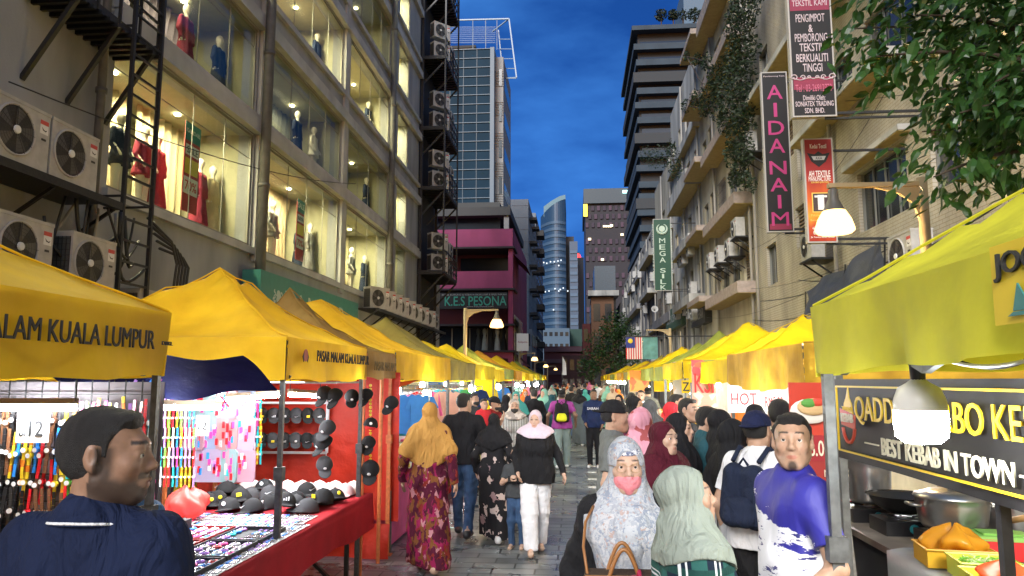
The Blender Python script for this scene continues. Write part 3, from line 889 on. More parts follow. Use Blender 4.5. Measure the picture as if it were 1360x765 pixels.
BLD=thing('shop_building','grey rendered shop building with lit display windows on every floor, left side of the street','building',(XL,0,0))
bays=[(YL[130],YL[328]),(YL[350],YL[447]),(YL[457],YL[512]),(YL[524],YL[538])]
holes=[(a,b,z0,z1)for a,b in bays for z0,z1 in ZR]
m=MB();holes_wall(m,XL-.35,'x',-4,YEND,0,ZTOP,holes,.35,WALL_L)
m.box((XL-9,YEND-.3,0),(XL-.36,YEND,ZTOP),WALL_L);m.box((XL-9,-4,ZTOP),(XL,YEND,ZTOP+.3),WALL_L);m.box((XL-9,-4.3,0),(XL-.36,-4,ZTOP),WALL_L)
m.build('wall',BLD,world=True)
m=MB()
for z0,z1 in ZR[:]:
 m.box((XL+.003,YL[130]-.1,z1+.03),(XL+.16,YEND,z1+.33),WALL_L2)
 m.box((XL+.003,YL[130]-.1,z0-.17),(XL+.10,YEND,z0-.02),WALL_L2)
m.build('ledge',BLD,world=True)
m=MB()
for y in(YL[328]+.25,YL[447]+.2,YL[512]+.25):m.box((XL+.002,y-.18,ZR[0][0]-.3),(XL+.08,y+.18,ZTOP),WALL_L2)
m.build('pillar',BLD,world=True)
PIPE=mat('drain_pipe_grey',(.09,.088,.085),.6,var=.3)
for y,r in((PY(344,XL+.3),.11),(PY(517,XL+.3),.11),(PY(119,XL+.2),.06)):
 m=MB();m.tube([(XL+.3 if r>.1 else XL+.15,y,0.1),(XL+.3 if r>.1 else XL+.15,y,ZTOP)],r,PIPE,10)
 z=3.
 while z<ZTOP:m.tube([(XL+.3 if r>.1 else XL+.15,y,z),(XL+.3 if r>.1 else XL+.15,y,z+.08)],r+.02,PIPE,10);z+=3
 m.build('drain_pipe',BLD,smooth=True,world=True)
CUR=[mat('cream_curtain',(.62,.55,.36),.9,trans=.25),mat('mauve_curtain',(.26,.22,.30),.9,trans=.2),mat('beige_curtain',(.50,.40,.26),.9,trans=.25),mat('grey_backcloth',(.16,.17,.16),.9)]
ROOMW=mat('display_room_wall',(.36,.35,.24),.8,var=.1)
ROOMD=mat('display_room_floor',(.30,.22,.15),.6)
LAMP_W=emat('warm_downlight',(1,.82,.50),26)
rooms=[]
for bi,(a,b)in enumerate(bays):
 for ri,(z0,z1)in enumerate(ZR):
  if bi==0 and ri>2:continue
  W=thing('window',None,None);W.parent=BLD;W.location=(0,0,0)
  del_=[k for k in('label','category')if k in W]
  m=MB();xg=XL-.06
  m.bar((xg,a,z0+.03),(xg,b,z0+.03),.06,ALU);m.bar((xg,a,z1-.03),(xg,b,z1-.03),.06,ALU)
  n=max(1,round((b-a)/1.25))
  zt=z1-(z1-z0)*.22
  for i in range(n+1):
   y=a+(b-a)*i/n;y=min(max(y,a+.03),b-.03)
   if i in(0,n):m.bar((xg,y,z0),(xg,y,z1),.05,ALU)
   else:m.bar((xg,y,z0),(xg,y,z1),.016,ALU)
  m.bar((xg,a,zt),(xg,b,zt),.014,ALU)
  m.build('frame',W,world=True)
  m=MB();m.box((xg-.006,a+.02,z0+.02),(xg+.002,b-.02,z1-.02),GLASS);m.build('pane',W,world=True)
  dep=1.9
  m=MB();xb=XL-.36-dep
  m.box((xb-.05,a-.3,z0-.05),(xb,b+.3,z1+.15),ROOMW)
  m.box((xb,a-.12,z0-.05),(XL-.36,a-.02,z1+.15),ROOMW);m.box((xb,b+.02,z0-.05),(XL-.36,b+.12,z1+.15),ROOMW)
  m.box((xb,a-.3,z0-.10),(XL-.351,b+.3,z0-.01),ROOMD);m.box((xb,a-.3,z1+.02),(XL-.351,b+.3,z1+.12),ROOMW)
  m.build('display_room',W,world=True)
  dim=(ri==1 and bi in(1,2))or(bi==0 and ri==1)or(bi==3 and ri in(0,))or(bi==2 and ri==3)
  cm=CUR[[0,2,0,2][bi]]if not dim else CUR[[1,3,3,3][bi]]
  segs=[(.04,.30),(.34,.52),(.60,.95)]if bi==0 else([(.05,.5),(.58,.97)]if bi<3 else[(.1,.9)])
  for s0,s1 in segs:
   ya,yb=a+(b-a)*s0,a+(b-a)*s1
   def cf(u,v,ya=ya,yb=yb,z0=z0,z1=z1,xb=xb):
    k=1-.18*math.sin(math.pi*v)*(1 if(bi+ri)%2 else 0)
    yy=ya+(yb-ya)*(u*k)
    return(xb+.75+.07*math.sin(u*(yb-ya)*24)+.03*math.sin(u*40+ya),yy,z0+(z1-z0)*v)
   m=MB();m.grid(cf,max(24,int((yb-ya)*30)),6,cm);m.build('curtain',W,smooth=True,world=True)
  rooms.append((bi,ri,a,b,z0,z1,xb,dim))
  pw=(80 if not dim else 13)*(b-a)/4
  if bi==3:pw*=1.6
  area('display_light',(XL-.9,(a+b)/2,z1-.12),min(b-a,4)*.7,pw*2.6,(1,.83,.52),(0,R(0),R(90)),.25)
  m=MB()
  for i in range(2 if bi<3 else 1):
   y=a+(b-a)*(.3+.42*i);m.lathe([(0,0),(.06,0),(.06,.02),(0,.02)],LAMP_W,12,(XL-1.0,y,z1-.02))
  m.build('downlight',W,world=True)
MANS=mat('mannequin_white',(.62,.58,.50),.45)
def mannequin(label,loc,rz,dress,kind=0,dark=False,group=None):
 T=thing('mannequin',label,'mannequin',loc,rz,group)
 S=SDF()
 S.ell((0,0,1.62),(.07,.085,.11),.02);S.cap((0,0,1.42),(0,0,1.55),.045,k=.03)
 for x in(-1,1):
  S.cap((x*.07,0,1.3),(x*.05,0,1.05),.09,.075,.05);S.cap((x*.05,0,1.05),(x*.08,0,.9),.08,.09,.05)
  S.cap((0,0,1.42),(x*.16,0,1.38),.04,.05,.03);S.cap((x*.17,0,1.37),(x*.24,-.02 if x>0 else.03,1.12),.042,.035,.03)
  S.cap((x*.24,-.02,1.12),(x*.20,-.16 if kind else-.03,.92),.034,.025,.02);S.cap((x*.08,0,.9),(x*.08,0,.08),.085,.04,.03)
  S.cap((x*.08,0,.06),(x*.09,-.13,.03),.035,.03,.02)
 attach(S.mesh(.02,'figure',[MANS]),'figure',T)
 S=SDF()
 for x in(-1,1):
  S.cap((x*.07,0,1.32),(x*.05,0,1.06),.108,.095,.05);S.cap((x*.17,0,1.37),(x*.24,0,1.12),.062,.06,.03)
  S.cap((x*.24,0,1.12),(x*.21,-.10 if kind else-.03,.96),.058,.05,.02)
  S.cap((x*.05,0,1.05),(x*.10,0,.35 if kind==0 else.75),.10,.16,.06,clip=[((0,0,.32 if kind==0 else.78),(0,0,-1))])
 attach(S.mesh(.02,'dress',[dress],disp=folds(3,.012,5,30)),'dress',T)
 b=MB();b.lathe([(0,0),(.17,0),(.17,.02),(0,.02)],GALV,16,(0,0,0));b.build('stand',T)
 return T
DR=[cloth('maroon_dress',(.25,.03,.06)),cloth('cream_coat',(.55,.45,.25)),cloth('navy_dress',(.02,.03,.06)),cloth('grey_dress',(.2,.2,.2)),cloth('white_dress',(.65,.62,.55))]
def man_at(px,bi,ri,dress,kind,label,xo=-.75):
 a,b,z0,z1=[r for r in rooms if r[0]==bi and r[1]==ri][0][2:6]
 y=P(px,300,X=XL+xo).y
 y=min(max(y,a+.3),b-.3)
 mannequin(label,(XL+xo,y,z0-.01),R(90),dress,kind)
man_at(152,0,0,DR[2],1,'mannequin in a dark dress behind the ladder in the near lit window')
man_at(185,0,0,DR[0],1,'mannequin in a maroon outfit nearest the ladder in the lower lit window')
man_at(203,0,0,DR[0],0,'mannequin in a long maroon dress just right of the ladder')
man_at(262,0,0,DR[0],0,'maroon dressed mannequin beside the cream coated one')
man_at(289,0,0,DR[1],0,'mannequin in a long cream coat near the right end of the near window')
man_at(232,0,1,DR[0],0,'mannequin in a dark red dress against the mauve curtain, upper near window')
man_at(290,0,1,DR[2],0,'mannequin in a dark dress against the mauve curtain, right half of upper near window')
man_at(390,1,1,DR[2],0,'mannequin in a long dark coat holding a bag in the dim middle window')
man_at(420,1,1,DR[4],1,'mannequin in a white blouse and dark skirt in the dim middle window')
man_at(362,1,0,DR[3],1,'mannequin in a grey jacket in the lower middle window by the drain pipe')
man_at(412,1,0,DR[3],0,'mannequin in a patterned grey dress in the lower middle window')
man_at(420,1,0,DR[2],0,'mannequin in a dark dress under the spotlight of the lower middle window',-1.1)
man_at(430,1,2,DR[2],0,'mannequin in a dark gown against the bright curtain of the top middle window')
man_at(468,2,0,DR[3],1,'mannequin in a striped top in the lower far window')
man_at(486,2,0,DR[2],0,'mannequin in a black outfit near the right end of the lower far window')
man_at(497,2,1,DR[2],0,'small dark mannequin in the dim far window of the second row')
man_at(497,2,2,DR[2],1,'dark mannequin low in the bright third-row far window')
man_at(531,3,1,DR[2],0,'dark mannequin alone in the narrow window beside the pipe')
def sale(px,bi,label,texts,s=1.):
 a,b,z0,z1=[r for r in rooms if r[0]==bi and r[1]==0][0][2:6]
 y=P(px,300,X=XL-.2).y;w_=.55*s;zt=z0+1.95*s;zb=z0+.25
 T=thing('sale_banner',label,'banner',(XL-.2,y,zb))
 b_=MB();b_.box((XL-.215,y-w_/2,zb),(XL-.2,y+w_/2,zt),mat('red_banner',(.38,.03,.03),.6));b_.box((XL-.2,y-w_/2,zt-.35*s),(XL-.197,y+w_/2,zt),mat('teal_banner',(.02,.18,.15),.6))
 b_.box((XL-.2,y-w_/2+.04,zt-.62*s),(XL-.197,y+w_/2-.04,zt-.42*s),mat('sign_white',(.75,.75,.72),.5));b_.box((XL-.2,y-w_/2+.04,zt-.98*s),(XL-.197,y+w_/2-.04,zt-.68*s),mat('sign_yellow',(.75,.55,.05),.5))
 b_.box((XL-.2,y-w_/2+.02,zt-1.36*s),(XL-.197,y+w_/2-.02,zt-1.04*s),mat('sign_white',(.7,.7,.7)))
 b_.build('banner_cloth',T,world=True)
 tx=(0,1,0)
 W_=mat('sign_white',(.75,.75,.72));K_=mat('sign_black',(.02,.02,.02))
 lettering(texts[0],W_,(XL-.194,y,zt-.16*s),tx,T,width=w_*.85)
 lettering(texts[1],K_,(XL-.194,y,zt-.52*s),tx,T,width=w_*.7)
 lettering(texts[2],mat('banner_red_ink',(.45,.02,.02)),(XL-.194,y,zt-1.20*s),tx,T,width=w_*.75)
sale(250,0,'tall red and yellow sale banner with a teal top in the near lit window',('KAMDAR','SALE','70%'))
sale(399,1,'smaller red sale banner in the lower middle window',('SALE','RAYA','70%'),.95)
ys0,ys1=PY(345,XL+.5),PY(476,XL+.5)
zs1=PZ(345,357,X=XL+.5);zs0=zs1-.95
T=thing('shop_sign','long teal shop sign with pale serif capitals low on the grey building','sign',(XL,ys0,zs0))
m=MB();m.box((XL+.1,ys0,zs0),(XL+.5,ys1,zs1),mat('teal_sign',(.035,.20,.17),.45,var=.15));m.build('sign_board',T,world=True)
SERW=mat('pale_letters',(.42,.50,.46),.5)
lettering('KAMDAR',SERW,(XL+.506,ys0+(ys1-ys0)*.5,(zs0+zs1)/2-.05),(0,1,0),T,width=(ys1-ys0)*.62,height=.48,bold=.008,spacing=1.3)
lettering('\u2767',SERW,(XL+.506,ys0+.9,(zs0+zs1)/2),(0,1,0),T,height=.3)
XA=-6.25
yl0,yl1=P(168,200,X=XA).y,P(206,200,X=XA).y
zl0=PZ(190,395,X=XA)
T=thing('fire_escape_ladder','tall black steel ladder climbing past the near lit window','ladder',(XA,yl0,zl0))
for y in(yl0,yl1):
 m=MB();m.bar((XA,y,zl0),(XA,y,9.5),.05,STEEL_B);m.build('rail',T,world=True)
z=zl0+.15
while z<9.4:
 m=MB();m.bar((XA,yl0,z),(XA,yl1,z),.03,STEEL_B);m.build('rung',T,world=True);z+=.30
m=MB()
for z in(4.4,6.9,9.0):
 for y in(yl0,yl1):m.bar((XA,y,z),(XL,y,z),.03,STEEL_B)
m.build('bracket',T,world=True)
zp=PZ(170,40,X=XA)
yp0,yp1=P(98,60,X=XA).y,P(215,40,X=XA).y
T=thing('steel_platform','black steel landing with brackets beside the ladder at the top of the photo','platform',(XL,yp0,zp))
m=MB();m.box((XL,yp0,zp),(XA-.05,yp1,zp+.10),STEEL_B)
for i in range(12):m.bar((XL,yp0+(yp1-yp0)*i/11,zp-.03),(XA,yp0+(yp1-yp0)*i/11,zp-.03),.05,STEEL_B)
m.build('deck',T,world=True)
m=MB()
for y in(yp0+.1,(yp0+yp1)/2,yp1-.1):m.bar((XL,y,zp-1.1),(XA-.05,y,zp),.06,STEEL_B)
m.bar((XL+.1,yp0-.9,zp-.9),(XL+.1,yp0-.9,11),.16,STEEL_B)
m.build('bracket',T,world=True)
m=MB()
for k in(0.5,1.0):
 m.bar((XA-.05,yp0,zp+k),(XA-.05,yp1,zp+k),.035,STEEL_B)
for i in range(5):m.bar((XA-.05,yp0+(yp1-yp0)*i/4,zp),(XA-.05,yp0+(yp1-yp0)*i/4,zp+1.0),.035,STEEL_B)
m.build('railing',T,world=True)
def shelf(px0,px1,py_r,X,label,nm='ac_shelf'):
 """steel shelf; py_r = height of its front edge at px1"""
 y0,y1=P(px0,300,X=X).y,P(px1,300,X=X).y;z=PZ(px1,py_r,X=X)
 T=thing(nm,label,'shelf',(XL,y0,z))
 m=MB();m.box((XL,y0,z-.02),(X+.02,y1,z),STEEL_B);m.bar((X+.02,y0,z-.06),(X+.02,y1,z-.06),.10,STEEL_B)
 m.build('tray',T,world=True)
 m=MB();n=max(2,int((y1-y0)/1.2))
 for i in range(n+1):
  y=y0+(y1-y0)*i/n;y=min(max(y,y0+.04),y1-.04)
  m.bar((XL,y,z-.62),(X,y,z-.08),.04,STEEL_B)
 m.build('bracket',T,world=True)
 return y0,y1,z
XS=-6.2
y0,y1,zU=shelf(-420,155,268,XS,'upper black steel shelf carrying air conditioners left of the ladder')
for pxa,lab in((64,'air conditioner on the upper shelf, nearest the ladder'),(-18,'air conditioner on the upper shelf cut by the left edge of the photo'),(-150,None)):
 if lab is None:continue
 y=P(pxa,250,X=XS+.0).y+.43
 ac((XS-.17,y,zU+.02),R(90),lab)
y0,y1,zD=shelf(-420,185,400,XS,'lower black steel shelf carrying air conditioners left of the ladder')
for pxa,lab in((99,'air conditioner on the lower shelf, second from the left edge'),(-3,'air conditioner on the lower shelf at the left edge of the photo')):
 y=P(pxa,300,X=XS).y+.43
 ac((XS-.17,y,zD+.02),R(90),lab)
ac((XS-.25,P(178,380,X=XS-.1).y+.55,zD-.5),R(90),'air conditioner half hidden behind the foot of the black ladder')
CAB=mat('black_cable',(.015,.015,.016),.5);CABW=mat('pale_cable',(.30,.29,.27),.6)
T=thing('cable_bundle','tangle of black and pale cables hanging between the air conditioner shelves','cables',(XL,9,4))
for k in range(11):
 ya=RND.uniform(8.6,10.8);za=zU-.1;yb=ya+RND.uniform(-.8,.9);zb=zD+RND.uniform(.2,.9)
 xo_,sg_=XS-.30+.25*RND.random(),RND.uniform(.1,.6)
 pts=[Vector((xo_+.05*math.sin(4*t+k),ya+(yb-ya)*t+.10*math.sin(math.pi*t)*(k%3-1),za+(zb-za)*t-sg_*math.sin(math.pi*t)))for t in[i/10 for i in range(11)]]
 m=MB();m.tube(pts,.018 if k%3 else.026,CABW if k%4==0 else CAB,6);m.build('cable',T,smooth=True,world=True)
for k in range(5):
 y=11.0+.09*k
 m=MB();m.tube([(XS-.15,y-.7,zU-.0-.1*k),(XS-.1,y-.1,zU-.25-.05*k),(XS-.05,y,zU-.6),(XS-.1,y-.06,zD-.3),(XS-.1,y,2.2)],.022,CAB,6);m.build('cable',T,smooth=True,world=True)
def wire(label,a,b,sag,r=.012,m=CAB,n=16):
 a=Vector(a);b=Vector(b)
 B=MB();B.tube([a.lerp(b,i/n)-Vector((0,0,sag*4*(i/n)*(1-i/n)))for i in range(n+1)],r,m,5)
 return tag(B.build('overhead_wire',smooth=True),label,'wire')
wire('thin wire sagging across the near lit window at sill height',(XL+.2,8,PZ(100,155,X=XL+.2)),(XL+.2,22,PZ(440,215,X=XL+.2)),.3,.01)
XG0,XG1=-7.0,-5.85
yg0,yg1=PY(553,XL)+.1,PY(606,XG1)
T=thing('service_gantry','black steel service gantry stacked floor upon floor beside the shop building','gantry',(XG0,yg0,0))
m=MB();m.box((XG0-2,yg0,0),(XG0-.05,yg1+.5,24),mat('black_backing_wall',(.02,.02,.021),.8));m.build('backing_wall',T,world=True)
zz=[PZ(606,q,Y=yg1)for q in(376,275,203,118,33,-50)]
for i,z in enumerate(zz):
 m=MB();m.box((XG0,yg0,z),(XG1,yg1,z+.09),STEEL_B)
 for k in range(14):y=yg0+(yg1-yg0)*k/13;m.bar((XG0,y,z-.05),(XG1,y,z-.05),.07,STEEL_B)
 m.build('deck',T,world=True)
 m=MB()
 for h_ in(.35,.7,1.05):m.bar((XG1,yg0,z+h_),(XG1,yg1,z+h_),.04,STEEL_B);m.bar((XG0,yg1,z+h_),(XG1,yg1,z+h_),.04,STEEL_B)
 for k in range(9):y=yg0+(yg1-yg0)*k/8;m.bar((XG1,y,z),(XG1,y,z+1.05),.035,STEEL_B)
 m.build('railing',T,world=True)
 m=MB()
 for y in(yg0+.2,(yg0+yg1)/2,yg1-.1):m.bar((XG0,y,z-1.3),(XG1,y,z-.05),.07,STEEL_B)
 m.build('brace',T,world=True)
 for k in range(3):
  for r_ in range(2):
   if i==0 and r_==0 and k>0:pass
   ac((XG1-.35-.0,yg0+.55+k*1.35,z+.12+r_*.98),R(45)if k==0 else R(90),'air conditioner stacked on the black steel gantry','air conditioners on the gantry decks',1.05)
for y in(yg0+.05,yg1-.05):
 m=MB();m.bar((XG1,y,zz[0]),(XG1,y,24),.07,STEEL_B);m.bar((XG0+.1,y,.1),(XG0+.1,y,24),.12,STEEL_B);m.build('post',T,world=True)
y0,y1,z=shelf(503,592,442,-6.3,'long low steel shelf carrying a row of air conditioners past the teal sign')
for k in range(9):
 ac((-6.5,P(508+9.2*k,400,X=-6.3).y,z+.02),R(60)if k<8 else R(90),'air conditioner in the low row past the teal sign','air conditioners in the low row past the sign',1.0)
wb=MB();wb.box((-9,yg1+.5,0),(-7.05,yg1+2,9.5),mat('pale_tile_wall',(.35,.33,.30),.8,var=.3));tag(wb.build('annex_wall'),'pale tiled annex wall under the black gantry','wall')
BLK=mat('flat_black',(.015,.015,.016),.7)
PINK=mat('magenta_render',(.32,.055,.14),.8,var=.3,vscale=.8,bump=.15,streak=.4)
DKW=mat('dark_window',(.015,.02,.028),.15)
Yp=48.
xr=PXx(681,Yp);xl=xr-9
zp_=lambda py:PZ(640,py,Y=Yp)
T=thing('pink_building','magenta pink corner building with a dark sign band and open galleries','building',(xr,Yp,0))
m=MB()
bands=[(zp_(305),zp_(330)),(zp_(361),zp_(383)),(zp_(395+20),zp_(432))]
for z0,z1 in[(zp_(329),zp_(305)),(zp_(383),zp_(360)),(zp_(476),zp_(468))]:m.box((xl,Yp,z0),(xr,Yp+.3,z1),PINK)
m.box((xr-.30,Yp+.002,0),(xr,Yp+.3,zp_(305)),PINK)
m.box((xr-.3,Yp+.3,0),(xr,Yp+14,zp_(306)),PINK);m.box((xl,Yp+.3,zp_(306)),(xr,Yp+14,zp_(305)+.1),PINK)
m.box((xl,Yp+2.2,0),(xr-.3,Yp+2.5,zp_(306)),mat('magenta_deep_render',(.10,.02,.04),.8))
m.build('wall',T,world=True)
m=MB()
for q in(331,386,433,468):m.box((xl,Yp-.35,zp_(q)),(xr+.15,Yp+2.2,zp_(q)+.12),mat('dark_slab',(.03,.02,.025),.8))
m.build('slab',T,world=True)
m=MB();m.box((xl+1.2,Yp+2.1,zp_(358)),(xl+4.2,Yp+2.19,zp_(336)),DKW);m.box((xl+5.2,Yp+2.1,zp_(358)),(xr-.5,Yp+2.19,zp_(336)),DKW);m.build('window',T,world=True)
m=MB();m.box((xl,Yp+1.2,zp_(465)),(xr-.3,Yp+1.25,zp_(434)),DKW)
for i in range(8):m.bar((xl+1.2*i,Yp+1.15,zp_(467)),(xl+1.2*i,Yp+1.15,zp_(434)),.07,ALU)
m.build('window',T,world=True)
for q in(345,425,470):
 z=PZ(690,q,Y=Yp+3)
 m=MB();m.add([(xr,Yp+.6,z),(xr,Yp+5,z),(xr+.9,Yp+5,z-.9),(xr+.9,Yp+.6,z-.9)],[(0,1,2,3),(3,2,1,0)],mat('maroon_awning',(.14,.02,.04),.8));m.build('awning',T,world=True)
m=MB()
for k,c in enumerate([(.3,.35,.3),(.25,.3,.4),(.45,.3,.15),(.3,.1,.2)]):
 m.box((xr+.01,Yp+1+2*k,2.5),(xr+.04,Yp+2.6+2*k,6.2),mat('poster%d'%k,c,.6,col2=(.55,.5,.45),sharp=True,vscale=3))
m.build('poster',T,world=True)
for k in range(5):
 x=PXx(638+8.2*k,Yp+1.9)
 S=MB();c=[(.05,.06,.07),(.3,.33,.32),(.03,.03,.03),(.4,.42,.40),(.02,.02,.02)][k]
 z0=zp_(466)+.05
 S.lathe([(.25,0),(.17,.7),(.10,1.0),(.16,1.25),(.15,1.4),(.05,1.5),(0,1.52)],cloth('gown%d'%k,c),12)
 o=S.build('display_gown',smooth=True,loc=None);o.location=(x,Yp+.95,z0);o.scale=(.9,.9,1.)
 tag(o,'long gown on a stand in the first floor window of the pink building','gown','gowns in the pink building window')
T=thing('shop_sign','black sign with teal outlined capitals across the pink building','sign',(xr,Yp-.4,zp_(410)))
sx0,sx1=PXx(586,Yp-.5),PXx(674,Yp-.5)
m=MB();m.box((sx0-3,Yp-.62,zp_(411)),(sx1,Yp-.45,zp_(390)),BLK);m.build('sign_board',T,world=True)
TE=mat('teal_letters',(.03,.30,.22),.5);GW=mat('grey_letters',(.35,.35,.35),.5)
lettering('K.E.S PESONA',TE,((sx0+sx1)/2+.1,Yp-.625,zp_(401)),(1,0,0),T,width=(sx1-sx0)*.93,height=.62,bold=.03)
lettering('BUTIK KURUNG & KEBAYA EKSKLUSIF & BAJU NIKAH',GW,((sx0+sx1)/2,Yp-.625,zp_(393)),(1,0,0),T,width=(sx1-sx0)*.97,height=.14)
lettering('www.kespesona.com',GW,((sx0+sx1)/2+.4,Yp-.625,zp_(408.5)),(1,0,0),T,width=(sx1-sx0)*.4,height=.12)
Yt=66.
X0,X1=PXx(540,Yt),PXx(650,Yt);zt=PZ(620,66,Y=Yt);zb=PZ(620,276,Y=Yt)
T=thing('glass_office_block','blue glass office block with pale horizontal fins and a white roof lattice','building',(X1,Yt,0))
GB=mat('blue_curtain_glass',(.008,.030,.055),.5,0,spec=.06,var=.35,vscale=.25);FIN=mat('pale_fin',(.09,.125,.165),.5);LOU=mat('louvre_panel',(.20,.20,.20),.6)
m=MB();m.box((X0,Yt,zb),(X1,Yt+14,zt),GB);m.build('glass_wall',T,world=True)
m=MB()
n=17
for i in range(n+1):z=zb+(zt-zb)*i/n;m.box((X0,Yt-.10,z-.03),(X1,Yt-.002,z+.03),FIN)
m.build('fin',T,world=True)
m=MB()
for i in range(1,6):x=X1-(X1-X0)*i/6;m.box((x-.03,Yt-.05,zb),(x+.03,Yt-.003,zt),mat('mullion',(.04,.06,.085),.5))
m.build('mullion',T,world=True)
m=MB();m.box((X1,Yt-.15,zb),(X1+.38,Yt+14,zt+.1),FIN);m.build('pilaster',T,world=True)
X2=PXx(668,Yt+1);z2=PZ(660,76,Y=Yt+1)
m=MB();m.box((X1+.385,Yt+1,zb),(X2,Yt+9,z2),LOU)
i=0
z=zb
while z<z2-.2:
 if(int((z-zb)/1.5))%2==0:m.box((X1+.39,Yt+.93,z),(X2+.03,Yt+.998,z+.07),LOU)
 z+=.16
m.build('louvre_wall',T,world=True)
m=MB()
for k in range(4):
 z=zb+(z2-zb)*(.10+.235*k);m.box((X1+.75,Yt+.90,z),(X2-.12,Yt+.96,z+(z2-zb)*.11),DKW);m.box((X2+.002,Yt+2,z),(X2+.02,Yt+8,z+(z2-zb)*.09),DKW)
m.build('window',T,world=True)
WHS=mat('white_steel',(.28,.36,.45),.5)
m=MB()
lat=lambda px,py,Y:P(px,py,Y=Y)
a,b_,c,d=lat(560,28,Yt+1),lat(676,25,Yt+1),lat(686,103,Yt+1),lat(560,36,Yt+4)
m.bar(a,b_,.12,WHS);m.bar(b_,c,.12,WHS);m.bar(b_,lat(654,42,Yt+3),.10,WHS);m.bar(c,lat(664,104,Yt+3),.1,WHS);m.bar(lat(662,40,Yt+3),lat(668,100,Yt+3),.1,WHS)
for k in range(5):m.bar(lat(663,52+13*k,Yt+3),lat(677.5+2*k,52+13*k,Yt+1),.07,WHS)
for k in range(9):m.bar(lat(560,36+2.6*k,Yt+4),lat(658,36+2.6*k,Yt+4),.03,WHS)
for q in(628,645,660):m.bar(lat(q,27,Yt+1),lat(q,66,Yt+2),.06,WHS)
m.build('roof_lattice',T,world=True)
m=MB();m.box((lat(578,60,Yt+2).x,Yt+2,zt),(lat(630,60,Yt+2).x,Yt+6,zt+1.1),LOU);m.box((lat(578,60,Yt+2).x,Yt+1.9,zt+1.1),(lat(632,60,Yt+2).x,Yt+6,zt+1.35),BLK);m.build('plant_room',T,world=True)
m=MB();zc0=PZ(640,303,Y=Yp+4);zc1=PZ(640,281,Y=Yp+4);xc=PXx(680,Yp+4)
m.box((xc-9,Yp+2.6,zc1-.6),(xc,Yp+16,zc1),mat('dark_canopy',(.035,.035,.035),.7));m.bar((xc-.3,Yp+3,zp_(305)),(xc-.3,Yp+3,zc1-.6),.35,LOU)
m.box((xc-9,Yp+3.5,zp_(306)+.2),(xc-.8,Yp+3.7,zc1-.6),DKW);m.box((X0,Yt-2,0),(X2,Yt+12,zb-.01),mat('dark_podium',(.05,.05,.05),.8))
m.build('podium',T,world=True)
def block(name,label,cat,px0,px1,pyt,Y,depth,m0,win=None,rows=10,cols=5,side=None,parts_name='window',wfrac=(.6,.55),proud=.05,z0=0,roof=None):
 x0,x1=PXx(px0,Y),PXx(px1,Y);z1=PZ((px0+px1)/2,pyt,Y=Y)
 T=thing(name,label,cat,((x0+x1)/2,Y,z0))
 m=MB();m.box((x0,Y,z0),(x1,Y+depth,z1),m0);m.build('wall',T,world=True)
 if win:
  m=MB()
  for r_ in range(rows):
   zc=z0+(z1-z0)*(r_+.5)/rows;hh=(z1-z0)/rows*wfrac[1]/2
   for c in range(cols):
    xc_=x0+(x1-x0)*(c+.5)/cols;ww=(x1-x0)/cols*wfrac[0]/2
    m.box((xc_-ww,Y-proud,zc-hh),(xc_+ww,Y-.01,zc+hh),win)
   if side:
    xs=x1 if side>0 else x0
    k=max(1,int(depth/4))
    for c in range(k):
     yc=Y+depth*(c+.5)/k;m.box((xs+side*.01,yc-depth/k*.3,zc-hh),(xs+side*proud,yc+depth/k*.3,zc+hh),win)
  m.build(parts_name,T,world=True)
 return T,x0,x1,z1
GREYT=mat('pale_grey_panel',(.13,.155,.19),.7,var=.15,vscale=.3)
T,x0,x1,z1=block('office_block','pale grey panelled office block seen past the flank of the pink building','building',650,702,265,95,20,GREYT,mat('panel_joint',(.14,.16,.2),.7),16,4,1,wfrac=(.96,.06))
m=MB();
for k in range(7):z=4+3.2*k;m.box((x1,97,z),(x1+1.0,99.5,z+.35),BLK);m.box((x1,103,z),(x1+1.0,105,z+.35),BLK)
m.build('balcony',T,world=True)
T,x0,x1,z1=block('office_block','set back wing of the pale grey block with little black balconies','building',690,712,283,116,25,GREYT,DKW,18,3,1,wfrac=(.5,.2))
for k in range(8):
 z=4+3.*k;m=MB();m.box((x1,117,z),(x1+1.2,121,z+.9),BLK);m.build('balcony',T,world=True)
block('low_white_building','low white building under the grey office block','building',685,706,437,88,12,mat('off_white_render',(.17,.18,.20),.8),DKW,3,2,1)
Yc=420.
T=thing('curved_tower','tall curved blue glass tower with a slanting crown','tower',(PXx(738,Yc),Yc,0))
TG=mat('tower_glass',(.022,.055,.11),.45,0);TF=mat('tower_floor_band',(.055,.10,.165),.6);DK=mat('dark_tower_flank',(.012,.018,.028),.6)
